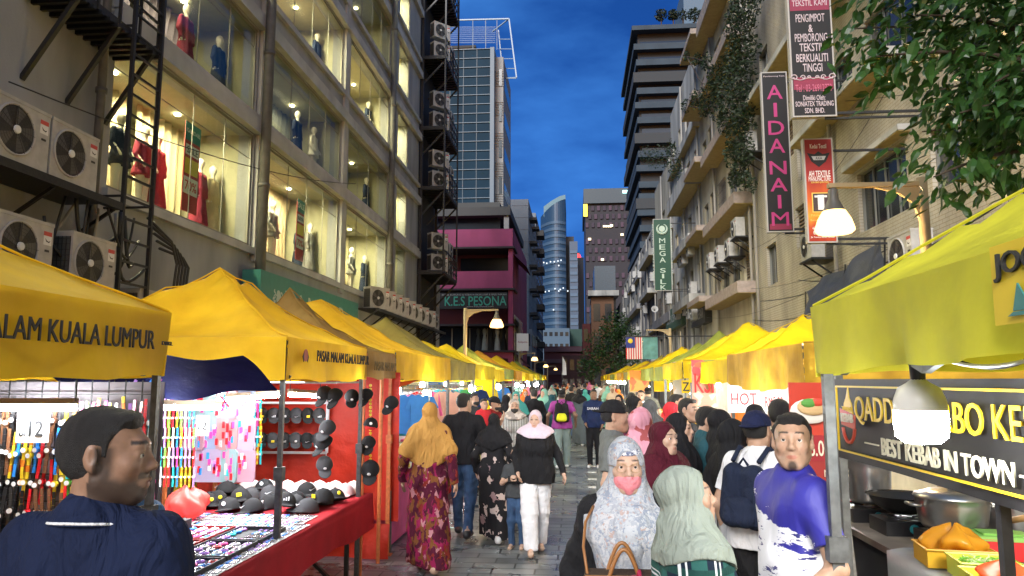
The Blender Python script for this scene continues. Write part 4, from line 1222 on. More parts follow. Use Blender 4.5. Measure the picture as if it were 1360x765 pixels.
def curved(px0,px1,pyt0,pyt1,zb_,m_,rr,nm,bands=0):
 x0,x1=PXx(px0,Yc),PXx(px1,Yc);n=14
 pts=[]
 for i in range(n+1):
  t=i/n;x=x0+(x1-x0)*t;y=Yc+rr*(1-math.sin(math.pi*(.16+.84*t*.62)))
  pts.append((x,y,PZ(px0+(px1-px0)*t,pyt0+(pyt1-pyt0)*t,Y=Yc)))
 m=MB()
 for i in range(n):
  a,b=pts[i],pts[i+1]
  m.add([(a[0],a[1],0),(b[0],b[1],0),(b[0],b[1],b[2]),(a[0],a[1],a[2])],[(0,1,2,3)],m_)
  m.add([(a[0],a[1],a[2]),(b[0],b[1],b[2]),(b[0],Yc+40,b[2]),(a[0],Yc+40,a[2])],[(0,1,2,3)],m_)
 m.add([(pts[0][0],pts[0][1],0),(pts[0][0],Yc+40,0),(pts[0][0],Yc+40,pts[0][2]),(pts[0][0],pts[0][1],pts[0][2])],[(0,1,2,3)],m_)
 m.add([(pts[-1][0],pts[-1][1],0),(pts[-1][0],Yc+40,0),(pts[-1][0],Yc+40,pts[-1][2]),(pts[-1][0],pts[-1][1],pts[-1][2])],[(0,1,2,3)],m_)
 m.build(nm,T,world=True)
 return pts
pts=curved(717,752,282,262,0,TG,26,'glass_wall')
ztop=min(p[2]for p in pts)
k=0;z=6
while z<ztop-4:
 m=MB()
 for i in range(len(pts)-1):
  a,b=pts[i],pts[i+1]
  m.add([(a[0],a[1]-.5,z),(b[0],b[1]-.5,z),(b[0],b[1]-.5,z+1.7),(a[0],a[1]-.5,z+1.7)],[(0,1,2,3)],TF)
 m.build('floor_band',T,world=True);z+=3.9
m=MB();x0,x1=PXx(722,Yc),PXx(752,Yc)
prof=[(x0,ztop-1),(x1,ztop-1),(x1,PZ(752,254,Y=Yc)),(PXx(744,Yc),PZ(744,256,Y=Yc)),(PXx(733,Yc),PZ(733,262,Y=Yc)),(x0,PZ(722,270,Y=Yc))]
m.prism(prof,Yc+8,Yc+30,mat('crown_glass',(.06,.15,.2),.3));m.build('crown',T,world=True)
m=MB();m.box((PXx(751,Yc),Yc+14,0),(PXx(763,Yc),Yc+44,PZ(755,308,Y=Yc)),DK);m.box((PXx(757,Yc),Yc+6,0),(PXx(768,Yc),Yc+40,PZ(762,318,Y=Yc)),TG);m.build('flank',T,world=True)
m=MB()
for k in range(40):
 z=8+k*4.2
 if z>PZ(762,318,Y=Yc)-3:break
 m.box((PXx(757.5,Yc),Yc+5.5,z),(PXx(767.5,Yc),Yc+5.9,z+1.8),TF)
m.build('flank_band',T,world=True)
LIT=emat('lit_office_window',(.85,.93,1),.8);LITW=emat('lit_window_warm',(1,.8,.5),1.8)
m=MB()
for px,py in((722,348),(726,349),(731,347),(736,347),(741,346),(745,345),(724,387),(729,386),(737,383),(742,386),(744,384),(748,382),(735,411),(754,386),(742,352)):
 p=P(px,py,Y=Yc-3);m.box((p.x-.35,Yc-1.5+0,p.z-.35),(p.x+.35,Yc-1.0,p.z+.35),LIT)
m.build('lit_window',T,world=True)
block('far_tower','thin dark tower just behind the curved blue one','tower',762,771,335,520,30,DK)
T,a,b,c=block('far_tower','narrow dark tower with a small red light on its roof','tower',765,776,342,470,30,mat('dark_tower2',(.02,.03,.045),.7))
m=MB();m.sphere((PXx(767,470),480,PZ(767,338,Y=470)),2.6,emat('red_beacon',(1,.03,.03),3),8);m.build('beacon',T,world=True)
block('far_tower','dim blue tower low behind the left edge of the curved tower','tower',706,722,402,470,30,mat('dim_blue_tower',(.06,.12,.2),.7),DKW,12,4)
block('far_tower','thin dark tower left of the curved tower','tower',713.5,719,355,560,20,DK)
block('low_office_building','low pale blue building with small windows below the curved tower','building',693,756,436,200,20,mat('pale_blue_render',(.07,.11,.16),.8),DKW,5,9,wfrac=(.6,.35))
block('dark_low_building','dark low building with a green roof hoarding at the end of the street','building',755,785,437,210,20,mat('dark_green_wall',(.02,.05,.04),.8))
T,x0,x1,z1=block('car_park','pale pink multi storey car park closing the end of the street','building',722,790,460,130,20,mat('maroon_wall',(.12,.035,.05),.8))
m=MB()
for k in range(4):z=.8+2.0*k;m.box((x0,129.5,z),(x1,129.99,z+.75),mat('pale_pink_parapet',(.15,.08,.10),.8))
m.build('parapet',T,world=True)
Yb=210.
T,x0,x1,z1=block('checkered_tower','dark tower with a pink and purple chequered cladding','tower',779,858,268,Yb,40,mat('purple_dark',(.018,.014,.020),.7))
CHK=[mat('rose_panel',(.065,.032,.055),.7),mat('plum_panel',(.032,.018,.034),.7)]
m=MB();nz_=30
for r_ in range(nz_):
 z=z1-1-(r_+1)*2.45
 if z<3:break
 if r_%4==3:continue
 for c in range(20):
  if(c+r_)%2==0:xx=x0+(x1-x0)*c/20;m.box((xx,Yb-.4,z+.9),(xx+(x1-x0)/20,Yb-.05,z+2.3),CHK[(c//2+r_)%2])
m.build('cladding',T,world=True)
m=MB();m.box((x0-.5,Yb-1,z1-.5),(x1,Yb+40,PZ(820,251,Y=Yb)),mat('roof_screen',(.035,.05,.065),.5));m.build('roof_screen',T,world=True)
m=MB()
for px,py in((800,345),(826,312),(783,318),(812,300)):
 p=P(px,py,Y=Yb);m.box((p.x-.4,Yb-.6,p.z-.3),(p.x+.4,Yb-.45,p.z+.3),LITW)
for px in(802,805,808,811):p=P(px,301,Y=Yb);m.box((p.x-.25,Yb-.6,p.z-.25),(p.x+.25,Yb-.45,p.z+.25),LITW)
p=P(831,255,Y=Yb-1);m.box((p.x-.9,Yb-1.5,p.z-.4),(p.x+.9,Yb-1.2,p.z+.4),emat('roof_sign_light',(.5,1,.9),2))
m.build('lit_window',T,world=True)
m=MB();p0=P(775,288,Y=Yb);p1=P(780,272,Y=Yb)
m.box((p0.x,Yb-.8,p0.z),(p1.x,Yb-.4,p1.z),emat('yellow_roof_light',(1,.75,.1),1.5));m.build('illuminated_edge',T,world=True)
Yh=125.
T=thing('balcony_hotel','dark high rise with deep balcony slabs and clipped shrubs on its roof','tower',(PXx(900,Yh),Yh,0))
xh0=PXx(849,Yh);xh1=PXx(985,Yh);zh=PZ(880,36,Y=Yh)
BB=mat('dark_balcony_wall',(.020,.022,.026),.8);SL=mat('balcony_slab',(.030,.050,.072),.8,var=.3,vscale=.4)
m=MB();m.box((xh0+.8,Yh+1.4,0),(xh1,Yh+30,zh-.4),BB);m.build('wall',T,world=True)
m=MB();m.box((xh0-.3,Yh-.4,zh-.5),(xh1,Yh+31,zh+.3),SL);m.build('roof_slab',T,world=True)
k=0
for py in(62,83,121,140,160,205,224,246,262,283,304,326):
 z=PZ(880,py,Y=Yh);m=MB();m.box((xh0+(.35 if k%3 else 0),Yh,z-.35),(xh1,Yh+30,z+.75),SL);m.build('balcony',T,world=True);k+=1
for py in(102,183,270):
 z=PZ(880,py,Y=Yh);m=MB();m.box((xh0-.2,Yh-.2,z-.9),(xh1,Yh+29,z+.9),mat('slab_black',(.03,.035,.04),.8));m.build('balcony',T,world=True)
m=MB()
for q in(53,74,93,112,131,150,170,195):
 z=PZ(880,q,Y=Yh);m.box((xh0+1.2,Yh+1.30,z-.7),(xh1,Yh+1.39,z+.4),mat('hotel_glass',(.015,.02,.035),.1))
m.build('window',T,world=True)
m=MB();m.box((PXx(877,Yh),Yh+3,zh+.3),(PXx(960,Yh),Yh+20,zh+1.4),BB);m.box((PXx(930,Yh),Yh+8,zh+1.4),(PXx(975,Yh),Yh+20,zh+12),mat('roof_tower',(.08,.13,.19),.7));m.build('roof_house',T,world=True)
LEAF_D=mat('dark_leaf',(.018,.035,.014),.6,var=.5,vscale=3,trans=.2)
LEAF_G=mat('green_leaf',(.035,.085,.018),.45,var=.55,vscale=2.2,trans=.25)
BARK=mat('bark',(.07,.05,.035),.9,bump=.5,var=.4)
def leafblob(mb,c,r,n,size,mt,rnd,sq=(1,1,1)):
 for _ in range(n):
  while True:
   p=Vector((rnd.uniform(-1,1),rnd.uniform(-1,1),rnd.uniform(-1,1)))
   if p.length<1:break
  p=Vector((p.x*r*sq[0],p.y*r*sq[1],p.z*r*sq[2]))+Vector(c)
  a=Vector((rnd.gauss(0,1),rnd.gauss(0,1),rnd.gauss(0,.6))).normalized();b=a.cross(Vector((rnd.gauss(0,1),rnd.gauss(0,1),rnd.gauss(0,1)))).normalized()
  s_=size*rnd.uniform(.6,1.3)
  mb.add([p-a*s_,p+b*s_*.45,p+a*s_,p-b*s_*.45],[(0,1,2,3)],mt)
for k,(px,r)in enumerate(((878,.85),(894,.75),(907,.8),(922,.95),(935,.9))):
 c=P(px,20,Y=Yh+4);T2=thing('roof_shrub',['round clipped shrub at the left end of the hotel roof','small open shrub second along the hotel roof','thin spiky shrub in the middle of the hotel roof','dense round shrub fourth along the hotel roof','dense round shrub at the right end of the hotel roof'][k],'shrub',(c.x,c.y,zh+1.4))
 b=MB();b.tube([(c.x,c.y,zh+1.4),(c.x,c.y,c.z)],.12,BARK,6);b.build('trunk',T2,world=True)
 b=MB();leafblob(b,c,r*1.35,260 if k!=2 else 110,.28,LEAF_D,RND);b.build('crown',T2,world=True)
XR=6.6
TILE=mat('cream_tile_wall',(.46,.415,.33),.7,var=.38,vscale=1.2,streak=.35)
def tile_bump(m,w_=.06,h_=.03):
 nt,N,L=nodes_of(m);b=N['Principled BSDF'];tc=N.new('ShaderNodeTexCoord')
 mp=N.new('ShaderNodeMapping');mp.inputs['Rotation'].default_value=(R(90),0,R(90))
 sx=N.new('ShaderNodeSeparateXYZ');cx=N.new('ShaderNodeCombineXYZ');L.new(tc.outputs['Object'],sx.inputs[0]);L.new(sx.outputs['Y'],cx.inputs['X']);L.new(sx.outputs['Z'],cx.inputs['Y'])
 br=N.new('ShaderNodeTexBrick');br.inputs['Scale'].default_value=1;br.inputs['Brick Width'].default_value=.24;br.inputs['Row Height'].default_value=.075;br.inputs['Mortar Size'].default_value=.006
 L.new(cx.outputs[0],br.inputs['Vector'])
 bp=N.new('ShaderNodeBump');bp.inputs['Strength'].default_value=.6;bp.inputs['Distance'].default_value=.012;bp.invert=True
 L.new(br.outputs['Fac'],bp.inputs['Height']);L.new(bp.outputs[0],b.inputs['Normal'])
 src=b.inputs['Base Color'].links[0].from_socket
 mx=N.new('ShaderNodeMixRGB');mx.blend_type='MULTIPLY';L.new(src,mx.inputs[1]);mx.inputs[2].default_value=(.62,.58,.5,1);L.new(br.outputs['Fac'],mx.inputs[0]);L.new(mx.outputs[0],b.inputs['Base Color'])
tile_bump(TILE)
CREAM=mat('cream_render',(.48,.43,.32),.85,var=.45,vscale=1.1,streak=.3,bump=.2)
PALE=mat('stained_white_render',(.46,.45,.42),.85,var=.55,vscale=1.0,streak=.22,bump=.2)
GREYR=mat('stained_grey_render',(.27,.26,.26),.85,var=.5,vscale=1.0,streak=.25,bump=.2)
BEIGE=mat('dull_beige_render',(.42,.38,.30),.85,var=.4,vscale=1.2,streak=.3,bump=.2)
OCHRE=mat('ochre_soffit',(.46,.36,.17),.8,var=.2)
ROSE=mat('rosy_band',(.36,.29,.25),.8,var=.3)
LOUV=mat('timber_louvre',(.25,.19,.13),.7,var=.3)
WDARK=mat('old_window_glass',(.03,.035,.035),.12,var=.5,vscale=1.5)
IRON=mat('rusty_grille',(.07,.055,.045),.6)
def shophouse(label,y0,y1,ztop,wallm,bandm,openings,ledges=(),z_start=0,X=XR,pipes=()):
 T=thing('shophouse',label,'building',(X,y0,0))
 hs=[o[:4]for o in openings]
 m=MB();holes_wall(m,X,'x',y0,y1,0,ztop,hs,.25,wallm)
 m.box((X+.25,y0,0),(X+9,y0+.25,ztop),wallm);m.box((X+.25,y1-.25,0),(X+9,y1,ztop),wallm);m.box((X,y0,ztop),(X+9,y1,ztop+.2),bandm)
 m.box((X+.7,y0+.25,0),(X+.8,y1-.25,ztop),BLK)
 m.build('wall',T,world=True)
 for(a,b,c,d,*k)in openings:
  kind=k[0]if k else 'glass'
  m=MB();xf=X+.12
  for(p,q)in(((a,c),(b,c)),((a,d),(b,d)),((a,c),(a,d)),((b,c),(b,d))):m.bar((xf,p[0],p[1]),(xf,q[0],q[1]),.06,ALU)
  n=max(1,round((b-a)/.7))
  for i in range(1,n):m.bar((xf,a+(b-a)*i/n,c),(xf,a+(b-a)*i/n,d),.035,ALU)
  if kind=='glass':m.box((xf+.03,a,c),(xf+.05,b,d),WDARK)
  elif kind=='lit':m.box((xf+.03,a,c),(xf+.05,b,d),emat('dim_lit_window',(1,.8,.5),.35))
  elif kind=='louvre':
   z=c+.05
   while z<d:m.box((xf-.03,a,z),(xf+.05,b,z+.05),LOUV);z+=.11
  elif kind=='grille':
   m.box((xf+.03,a,c),(xf+.05,b,d),WDARK)
   for i in range(int((b-a)/.14)):m.bar((X-.05,a+.14*i,c),(X-.05,a+.14*i,d),.015,IRON)
   for i in range(5):m.bar((X-.05,a,c+(d-c)*i/4),(X-.05,b,c+(d-c)*i/4),.018,IRON)
  m.build('window',T,world=True)
 for(a,b,z,dep,th,mt)in ledges:
  m=MB();m.box((X-dep,a,z),(X-.002,b,z+th),bandm);m.box((X-dep+.02,a+.02,z-.02),(X-.003,b-.02,z-.001),mt)
  m.build('ledge',T,world=True)
 for y in pipes:
  m=MB();m.tube([(X-.12,y,0),(X-.12,y,ztop)],.06,mat('pale_pipe',(.3,.28,.25),.6),8);m.build('pipe',T,smooth=True,world=True)
 return T
yR=[PY(q,XR)for q in(1009,937,897,873,853,829,812)]
z_=lambda px,py:PZ(px,py,X=XR)
def op(px0,py0,px1,py1,kind='glass'):
 """opening from photo pixels near -> far on the facade plane"""
 ya,yb=PY(px1,XR),PY(px0,XR)
 if ya>yb:ya,yb=yb,ya
 mid=(px0+px1)/2
 return(ya,yb,z_(mid,py1),z_(mid,py0),kind)
ops=[op(1148,200,1216,290,'glass'),op(1021,322,1034,377,'glass'),op(1068,178,1082,230,'glass'),op(1062,268,1076,325,'louvre'),op(1112,60,1150,118,'glass'),op(1170,-40,1240,60),op(1022,40,1034,90),op(1052,150,1064,200,'louvre'),op(1250,150,1290,240),op(1330,60,1400,200),op(1090,265,1112,300,'glass')]
TB=shophouse('cream tiled shophouse nearest the camera on the right, behind the hanging signs',-4,yR[0],19,TILE,PALE,ops,[(op(1148,200,1216,290)[0]-.3,op(1148,200,1216,290)[1]+.3,op(1148,200,1216,290)[3]+.12,.25,.12,OCHRE),(PY(1225,XR),PY(1085,XR),z_(1150,122),.55,.16,OCHRE),(PY(1330,XR),PY(1020,XR),z_(1150,40)+1.5,.7,.2,OCHRE)],pipes=(yR[0]-.3,PY(1120,XR)))
a,b=yR[0]+.01,yR[1]
fls=[z_(970,395),z_(970,290),z_(970,185),z_(970,80)]
ops=[];led=[]
d1=(b-a)
for i,z in enumerate(fls+[fls[-1]+3.1]):
 ops+=[(a+d1*.10,a+d1*.20,z+.3,z+2.0,'louvre'),(a+d1*.27,a+d1*.42,z+.5,z+2.0,'glass'),(a+d1*.46,a+d1*.60,z+.2,z+2.0,'grille' if i==1 else 'glass'),(a+d1*.72,a+d1*.80,z+.3,z+2.1,'louvre'),(a+d1*.85,a+d1*.95,z+.5,z+1.9,'glass')]
 led+=[(a+.1,a+d1*.62,z-.35,.75,.42,OCHRE)]
 led+=[(a+d1*.66,b-.1,z+.1,.95,.25,OCHRE)]
shophouse('cream shophouse with ochre soffits, balconies and timber louvres behind the creeper',a,b,20.5,CREAM,ROSE,ops,led,pipes=(a+.5,a+d1*.64))
def simple(label,i,top,m1,m2,n,seed,z0=2.9,sp=3.1,dep=.7,sof=OCHRE):
 a,b=yR[i]+.01,yR[i+1];rr=random.Random(seed);ops=[];led=[]
 z=z0;d=b-a
 while z<top-2:
  for k in range(n):
   u=a+d*(k+.2+rr.random()*.1)/n;v=a+d*(k+.75)/n
   ops.append((u,v,z+.6,z+2.1,rr.choice(['glass','glass','louvre','grille','glass','lit' if rr.random()<.3 else 'glass'])))
  if rr.random()<.8:led.append((a+.1,b-d*rr.choice([0.02,.3,.4]),z-.2,dep*rr.uniform(.5,1.2),rr.uniform(.2,.9),sof))
  z+=sp
 return shophouse(label,a,b,top,m1,m2,ops,led,pipes=(a+.3,(a+b)/2))
simple('tall stained white shophouse with narrow balconies past the creeper',1,19.5,PALE,PALE,4,3)
simple('beige shophouse behind the green vertical sign',2,17,BEIGE,GREYR,3,5)
simple('grey shophouse with stained parapets past the green sign',3,14.5,GREYR,PALE,4,8)
simple('long pale shophouse with rusty window cages beyond the flag',4,14.5,PALE,GREYR,6,9)
simple('farthest grey shophouse on the right side',5,13,GREYR,GREYR,5,12)
T,x0,x1,z1=block('glazed_roof_block','small blue glazed box on the roofs beside the chequered tower','building',790,818,353,112,8,mat('blue_roof_glass',(.03,.065,.10),.3,var=.3),None)
m=MB();m.box((PXx(781,108),107.5,PZ(800,393,Y=108)),(PXx(822,108),112,PZ(800,386,Y=108)),PALE);m.build('roof_slab',T,world=True)
T,*_=block('brown_building','narrow brown timber fronted building under the blue glazed box','building',785,815,394,108.5,10,mat('brown_timber_wall',(.16,.07,.03),.7,var=.3),DKW,3,2,-1)
T,*_=block('red_building','dull red building at the far right end of the street','building',773,800,430,116,10,mat('dull_red_wall',(.14,.03,.03),.8,var=.3),DKW,3,3,-1)
T,*_=block('dark_low_building','low dark pavilion under the dull red building at the street end','building',745,782,472,104,6,mat('dark_red_wall',(.05,.015,.015),.8,var=.3),DKW,2,4)
k=0
for px,py,sc_,lab in((1200,368,1.15,'large pale air conditioner beside the near lamp post'),(1072,345,1.,'air conditioner under the red textile sign'),(966,342,1,'air conditioner on the cream house balcony, upper'),(952,350,1,'air conditioner on the cream house balcony, middle'),(941,358,1,'air conditioner on the cream house balcony, lower'),(975,316,1,'air conditioner hung beside the barred window of the cream house'),(990,205,1,'air conditioner high on the cream house below the creeper')):
 xx=XR-.45
 p=P(px,py,X=xx-.15);ac((xx,p.y,p.z),R(-90),lab,None,sc_)
 m=MB();m.box((xx-.2,p.y-.5*sc_,p.z-.06),(XR-.003,p.y+.5*sc_,p.z-.01),STEEL_B)
 for q in(-.35,.35):m.bar((XR,p.y+q,p.z-.5),(xx-.15,p.y+q,p.z-.06),.04,STEEL_B)
 tag(m.build('ac_shelf'),'black bracket shelf under the '+lab,'shelf')
rr=random.Random(4)
for i in range(26):
 px=rr.uniform(822,925);py=rr.uniform(330,440)if px>870 else rr.uniform(360,450)
 p=P(px,py,X=XR-.6)
 ac((XR-.42,p.y,p.z),R(-90),'small air conditioner on the far right shophouse fronts','air conditioners on the far right shophouses',1.)
for q in range(9):
 p0=P(1010+8*q,395-4*q,X=XR-.2);
for j,(a_,b_,s_)in enumerate((((1300,300),(1000,425),.5),((1290,290),(1010,400),.3),((1240,330),(1003,300),.2),((1200,318),(930,420),.6),((1190,326),(960,380),.4),((1330,270),(1060,372),.4),((1240,120),(1040,135),.1),((1180,116),(1000,330),.6))):
 wire(['thick black cable sagging from behind the near canopy along the tiled wall','second cable above it along the tiled wall','thin wire crossing the tiled wall below the hanging signs','wire running from the near lamp to the cream house','lower wire running from the near lamp to the cream house','short cable leaving the near canopy corner','thin stay wire behind the topmost black sign','long loose wire dropping past the purple lettered sign'][j],P(*a_,X=XR-.3),P(*b_,X=XR-.25),s_,.014 if j in(0,1,5)else.007)
T=thing('rolled_tarpaulin','crumpled dark grey tarpaulin awning hung on the tiled wall under the lamp','tarpaulin',P(1120,400,X=XR-.8))
TARP=mat('grey_tarpaulin',(.045,.048,.055),.5,var=.4,vscale=3,bump=.5,bscale=12)
def tg(u,v):
 px=1070+105*u;p0=P(px,388-72*u,X=XR-.4);p1=P(px,425-12*u,X=XR-1.3)
 q=p0.lerp(p1,v);return(q.x+.08*math.sin(u*17+v*5),q.y,q.z+.10*math.sin(u*23)*v+.05*math.sin(v*14+u*9))
m=MB();m.grid(tg,30,14,TARP);m.build('cloth',T,smooth=True,world=True)
m=MB()
for u in(0,.5,1):m.bar(P(1070+105*u,388-72*u,X=XR-.4),P(1070+105*u,425-12*u,X=XR-1.3),.035,STEEL_B)
m.build('support_arm',T,world=True)
def psign(name,label,px0,px1,py0,py1,X1,face,edge,bar_to=None,d=.14):
 """projecting sign facing down the street; X1 = plane that carries its building side edge"""
 Yc_=X1*0+P(px1,(py0+py1)/2,X=X1).y
 a=P(px0,py0,Y=Yc_);b=P(px1,py1,Y=Yc_)
 T=thing(name,label,'sign',(b.x,Yc_,b.z))
 m=MB();m.box((a.x,Yc_,b.z),(b.x,Yc_+d,a.z),edge);m.build('sign_case',T,world=True)
 m=MB();m.box((a.x+.03,Yc_-.006,b.z+.03),(b.x-.03,Yc_-.001,a.z-.03),face);m.build('sign_face',T,world=True)
 m=MB()
 for z in(a.z-.25,b.z+.08):m.bar((b.x,Yc_+.07,z),(XR,Yc_+.07,z),.045,STEEL_B)
 m.bar((b.x-.2,Yc_+.07,b.z-.02),(XR,Yc_+.07,b.z-.02),.04,STEEL_B)
 m.build('bracket',T,world=True)
 return T,a.x,b.x,b.z,a.z,Yc_
SB=mat('sign_black_face',(.010,.009,.011),.35);EDGE=mat('sign_edge_white',(.38,.36,.34),.5);MAG=mat('magenta_letters',(.42,.03,.16),.45);PW=mat('pale_pink_letters',(.55,.45,.48),.5)
MAG_F=mat('magenta_band',(.22,.015,.05),.5)
def line(T,txt,m_,x0,x1,z,h,Y,frac=.9,**k):return lettering(txt,m_,((x0+x1)/2,Y-.010,z),(1,0,0),T,width=(x1-x0)*frac,height=h,**k)
T,x0,x1,z0,z1,Y=psign('hanging_sign','tall black hanging sign with purple stacked capitals on the tiled wall',1010,1055,96,308,5.3,SB,EDGE)
hh=(z1-z0);lw=(x1-x0)
for i,ch in enumerate('AIDA'):line(T,ch,MAG,x0,x1,z1-hh*(.13+.113*i),hh*.088,Y,.60 if ch!='I' else.13,bold=.02)
for i,ch in enumerate('NAIM'):line(T,ch,MAG,x0,x1,z1-hh*(.605+.105*i),hh*.082,Y,.64 if ch!='I' else.13,bold=.02)
line(T,'Pemborong Kain',PW,x0,x1,z1-hh*.03,hh*.012,Y,.8)
m=MB();m.box((x0+.06,Y-.009,z0+.06),(x1-.06,Y-.0065,z0+hh*.05),MAG_F);m.build('sign_band',T,world=True)
T,x0,x1,z0,z1,Y=psign('hanging_sign','large black and magenta hanging sign cut by the top of the photo',1042,1112,-70,154,5.0,SB,EDGE)
hh=z1-z0
m=MB();zz1=P(1075,14,Y=Y).z;m.box((x0+.04,Y-.010,zz1),(x1-.04,Y-.0065,z1-.04),MAG_F);zb_=P(1075,119,Y=Y).z;m.box((x0+.04,Y-.010,zb_),(x1-.04,Y-.0065,zb_+.24),MAG_F);m.build('sign_band',T,world=True)
zpx=lambda py:P(1077,py,Y=Y).z
for t_,py,fr,h_ in(('PENGIMPOT',24,.66,.16),('&',38,.10,.15),('PEMBORONG',50,.74,.16),('TEKSTIL',63,.55,.16),('BERKUALITI',77,.72,.16),('TINGGI',90,.44,.16),('Dimiliki Oleh:',130,.5,.10),('SONIATEX TRADING',138,.86,.10),('SDN. BHD.',147,.45,.10)):
 line(T,t_,PW,x0,x1,zpx(py),h_,Y,fr,bold=.012)
line(T,'Tel : 03-26912770',mat('pink_letters',(.5,.12,.2),.5),x0,x1,zpx(117),.14,Y,.82)
line(T,'TEKSTIL KAMI',PW,x0,x1,zpx(4),.12,Y,.8)
m=MB()
for s_ in(-1,1):
 cx_=(x0+x1)/2;zc=zpx(103)
 for r_,o_ in((.07,.34),(.05,.18),(.035,.07)):
  m.tube([(cx_+s_*(o_+r_*(1-t/14)*math.cos(t*.6)),Y-.014,zc+r_*(1-t/14)*math.sin(t*.6))for t in range(13)],.011,PW,5)
 m.tube([(cx_+s_*t*.05,Y-.014,zc-.03+.02*math.sin(t))for t in range(9)],.010,PW,5)
m.build('scroll_ornament',T,world=True)
def grad_sign():
 m=mat('red_yellow_sign',(.3,.02,.015),.35);nt,N,L=nodes_of(m);b=N['Principled BSDF']
 tc=N.new('ShaderNodeTexCoord');sp=N.new('ShaderNodeSeparateXYZ');L.new(tc.outputs['Generated'],sp.inputs[0])
 wv=N.new('ShaderNodeTexNoise');wv.inputs['Scale'].default_value=2.;L.new(tc.outputs['Generated'],wv.inputs['Vector'])
 md=N.new('ShaderNodeMath');md.operation='MULTIPLY_ADD';md.inputs[1].default_value=.35;L.new(wv.outputs['Fac'],md.inputs[0]);L.new(sp.outputs['Z'],md.inputs[2])
 rp=N.new('ShaderNodeValToRGB');e=rp.color_ramp.elements;e[0].position=.12;e[0].color=(.28,.015,.01,1);e[1].position=.8;e[1].color=(.28,.015,.015,1)
 for p_,c_ in((.30,(.5,.07,.02,1)),(.42,(.75,.32,.03,1)),(.56,(.6,.12,.02,1))):
  q=e.new(p_);q.color=c_
 L.new(md.outputs[0],rp.inputs[0]);L.new(rp.outputs[0],b.inputs['Base Color']);return m
T,x0,x1,z0,z1,Y=psign('hanging_sign','red and orange hanging sign with a crest and cloth roll picture',1066,1113,184,322,5.2,grad_sign(),EDGE)
SW=mat('sign_white_ink',(.75,.72,.68),.5);SY=mat('sign_gold_ink',(.7,.5,.1),.5);hh=z1-z0
for t_,f,fr,h_,mm in(('Kedai Textil',.08,.55,.09,SW),('AH TEXTILE',.345,.72,.12,SW),('MANUFACTURE',.395,.74,.095,SW),('SDN BHD (595174-X)',.43,.6,.045,SY),('Pakaian Seragam',.745,.7,.06,SY),('Borong dan Runcit',.79,.75,.05,SY),('+6016 3180119',.865,.66,.08,SW),('03 26972317',.905,.6,.08,SW),('Jln Tuanku Abdul Rahman',.95,.8,.04,SW)):
 line(T,t_,mm,x0,x1,z1-hh*f,h_,Y,fr,bold=.01)
m=MB();cx_=(x0+x1)/2;zc=z1-hh*.20
m.prism([(cx_-.22,zc+.12),(cx_-.08,zc+.09),(cx_,zc+.15),(cx_+.08,zc+.09),(cx_+.22,zc+.12),(cx_+.14,zc-.06),(cx_,zc-.17),(cx_-.14,zc-.06)],Y-.012,Y-.007,SB)
m.prism([(cx_-.14,zc+.05),(cx_+.14,zc+.05),(cx_+.10,zc-.03),(cx_-.10,zc-.03)],Y-.016,Y-.0125,mat('silver_ink',(.5,.5,.5),.4,.3))
m.build('crest',T,world=True)
line(T,'AXA',SB,x0,x1,zc+.01,.06,Y-.008,.22)
m=MB();zc=z1-hh*.62;m.box((cx_-.17,Y-.010,zc-.20),(cx_+.17,Y-.0075,zc+.20),SY);m.box((cx_-.15,Y-.013,zc-.18),(cx_+.15,Y-.0105,zc+.18),mat('dark_photo',(.05,.03,.03),.5))
m.box((cx_-.06,Y-.016,zc-.15),(cx_+.06,Y-.0135,zc+.15),SW);m.box((cx_-.12,Y-.018,zc+.10),(cx_+.12,Y-.0165,zc+.14),SW);m.build('picture',T,world=True)
GRN=mat('dark_green_sign',(.008,.055,.030),.4);GLD=mat('pale_green_letters',(.42,.52,.42),.5)
T,x0,x1,z0,z1,Y=psign('hanging_sign','dark green vertical sign with pale stacked capitals farther down the street',867,893,291,386,5.3,GRN,EDGE)
hh=z1-z0
m=MB();cx_=(x0+x1)/2;zc=z1-hh*.14
m.tube([(cx_+.27*math.cos(a_*.3-4.2),Y-.03,zc+.27*math.sin(a_*.3-4.2))for a_ in range(19)],[.02+.045*math.sin(math.pi*i/18)for i in range(19)],GLD,6)
m.lathe([(0,0),(.17,0),(.17,.02),(0,.02)],GLD,16,M=Matrix.Translation((cx_,Y-.01,zc))@Matrix.Rotation(R(90),4,'X'));m.build('ring_emblem',T,world=True)
for i,ch in enumerate('MEGA'):line(T,ch,GLD,x0,x1,z1-hh*(.305+.09*i),hh*.07,Y,.34,bold=.02)
for i,ch in enumerate('SILK'):line(T,ch,GLD,x0,x1,z1-hh*(.72+.078*i),hh*.062,Y,.32 if ch!='I' else.12,bold=.02)
for s_,tt in((-1,'BEAUTIFUL HOMES & FABRICS'),(1,'KUALA LUMPUR SILK HOUSE')):
 lettering(tt,GLD,(cx_+s_*.5,Y-.01,z0+hh*.5),(0,0,-1),T,width=hh*.85,height=.06,up=(1,0,0))
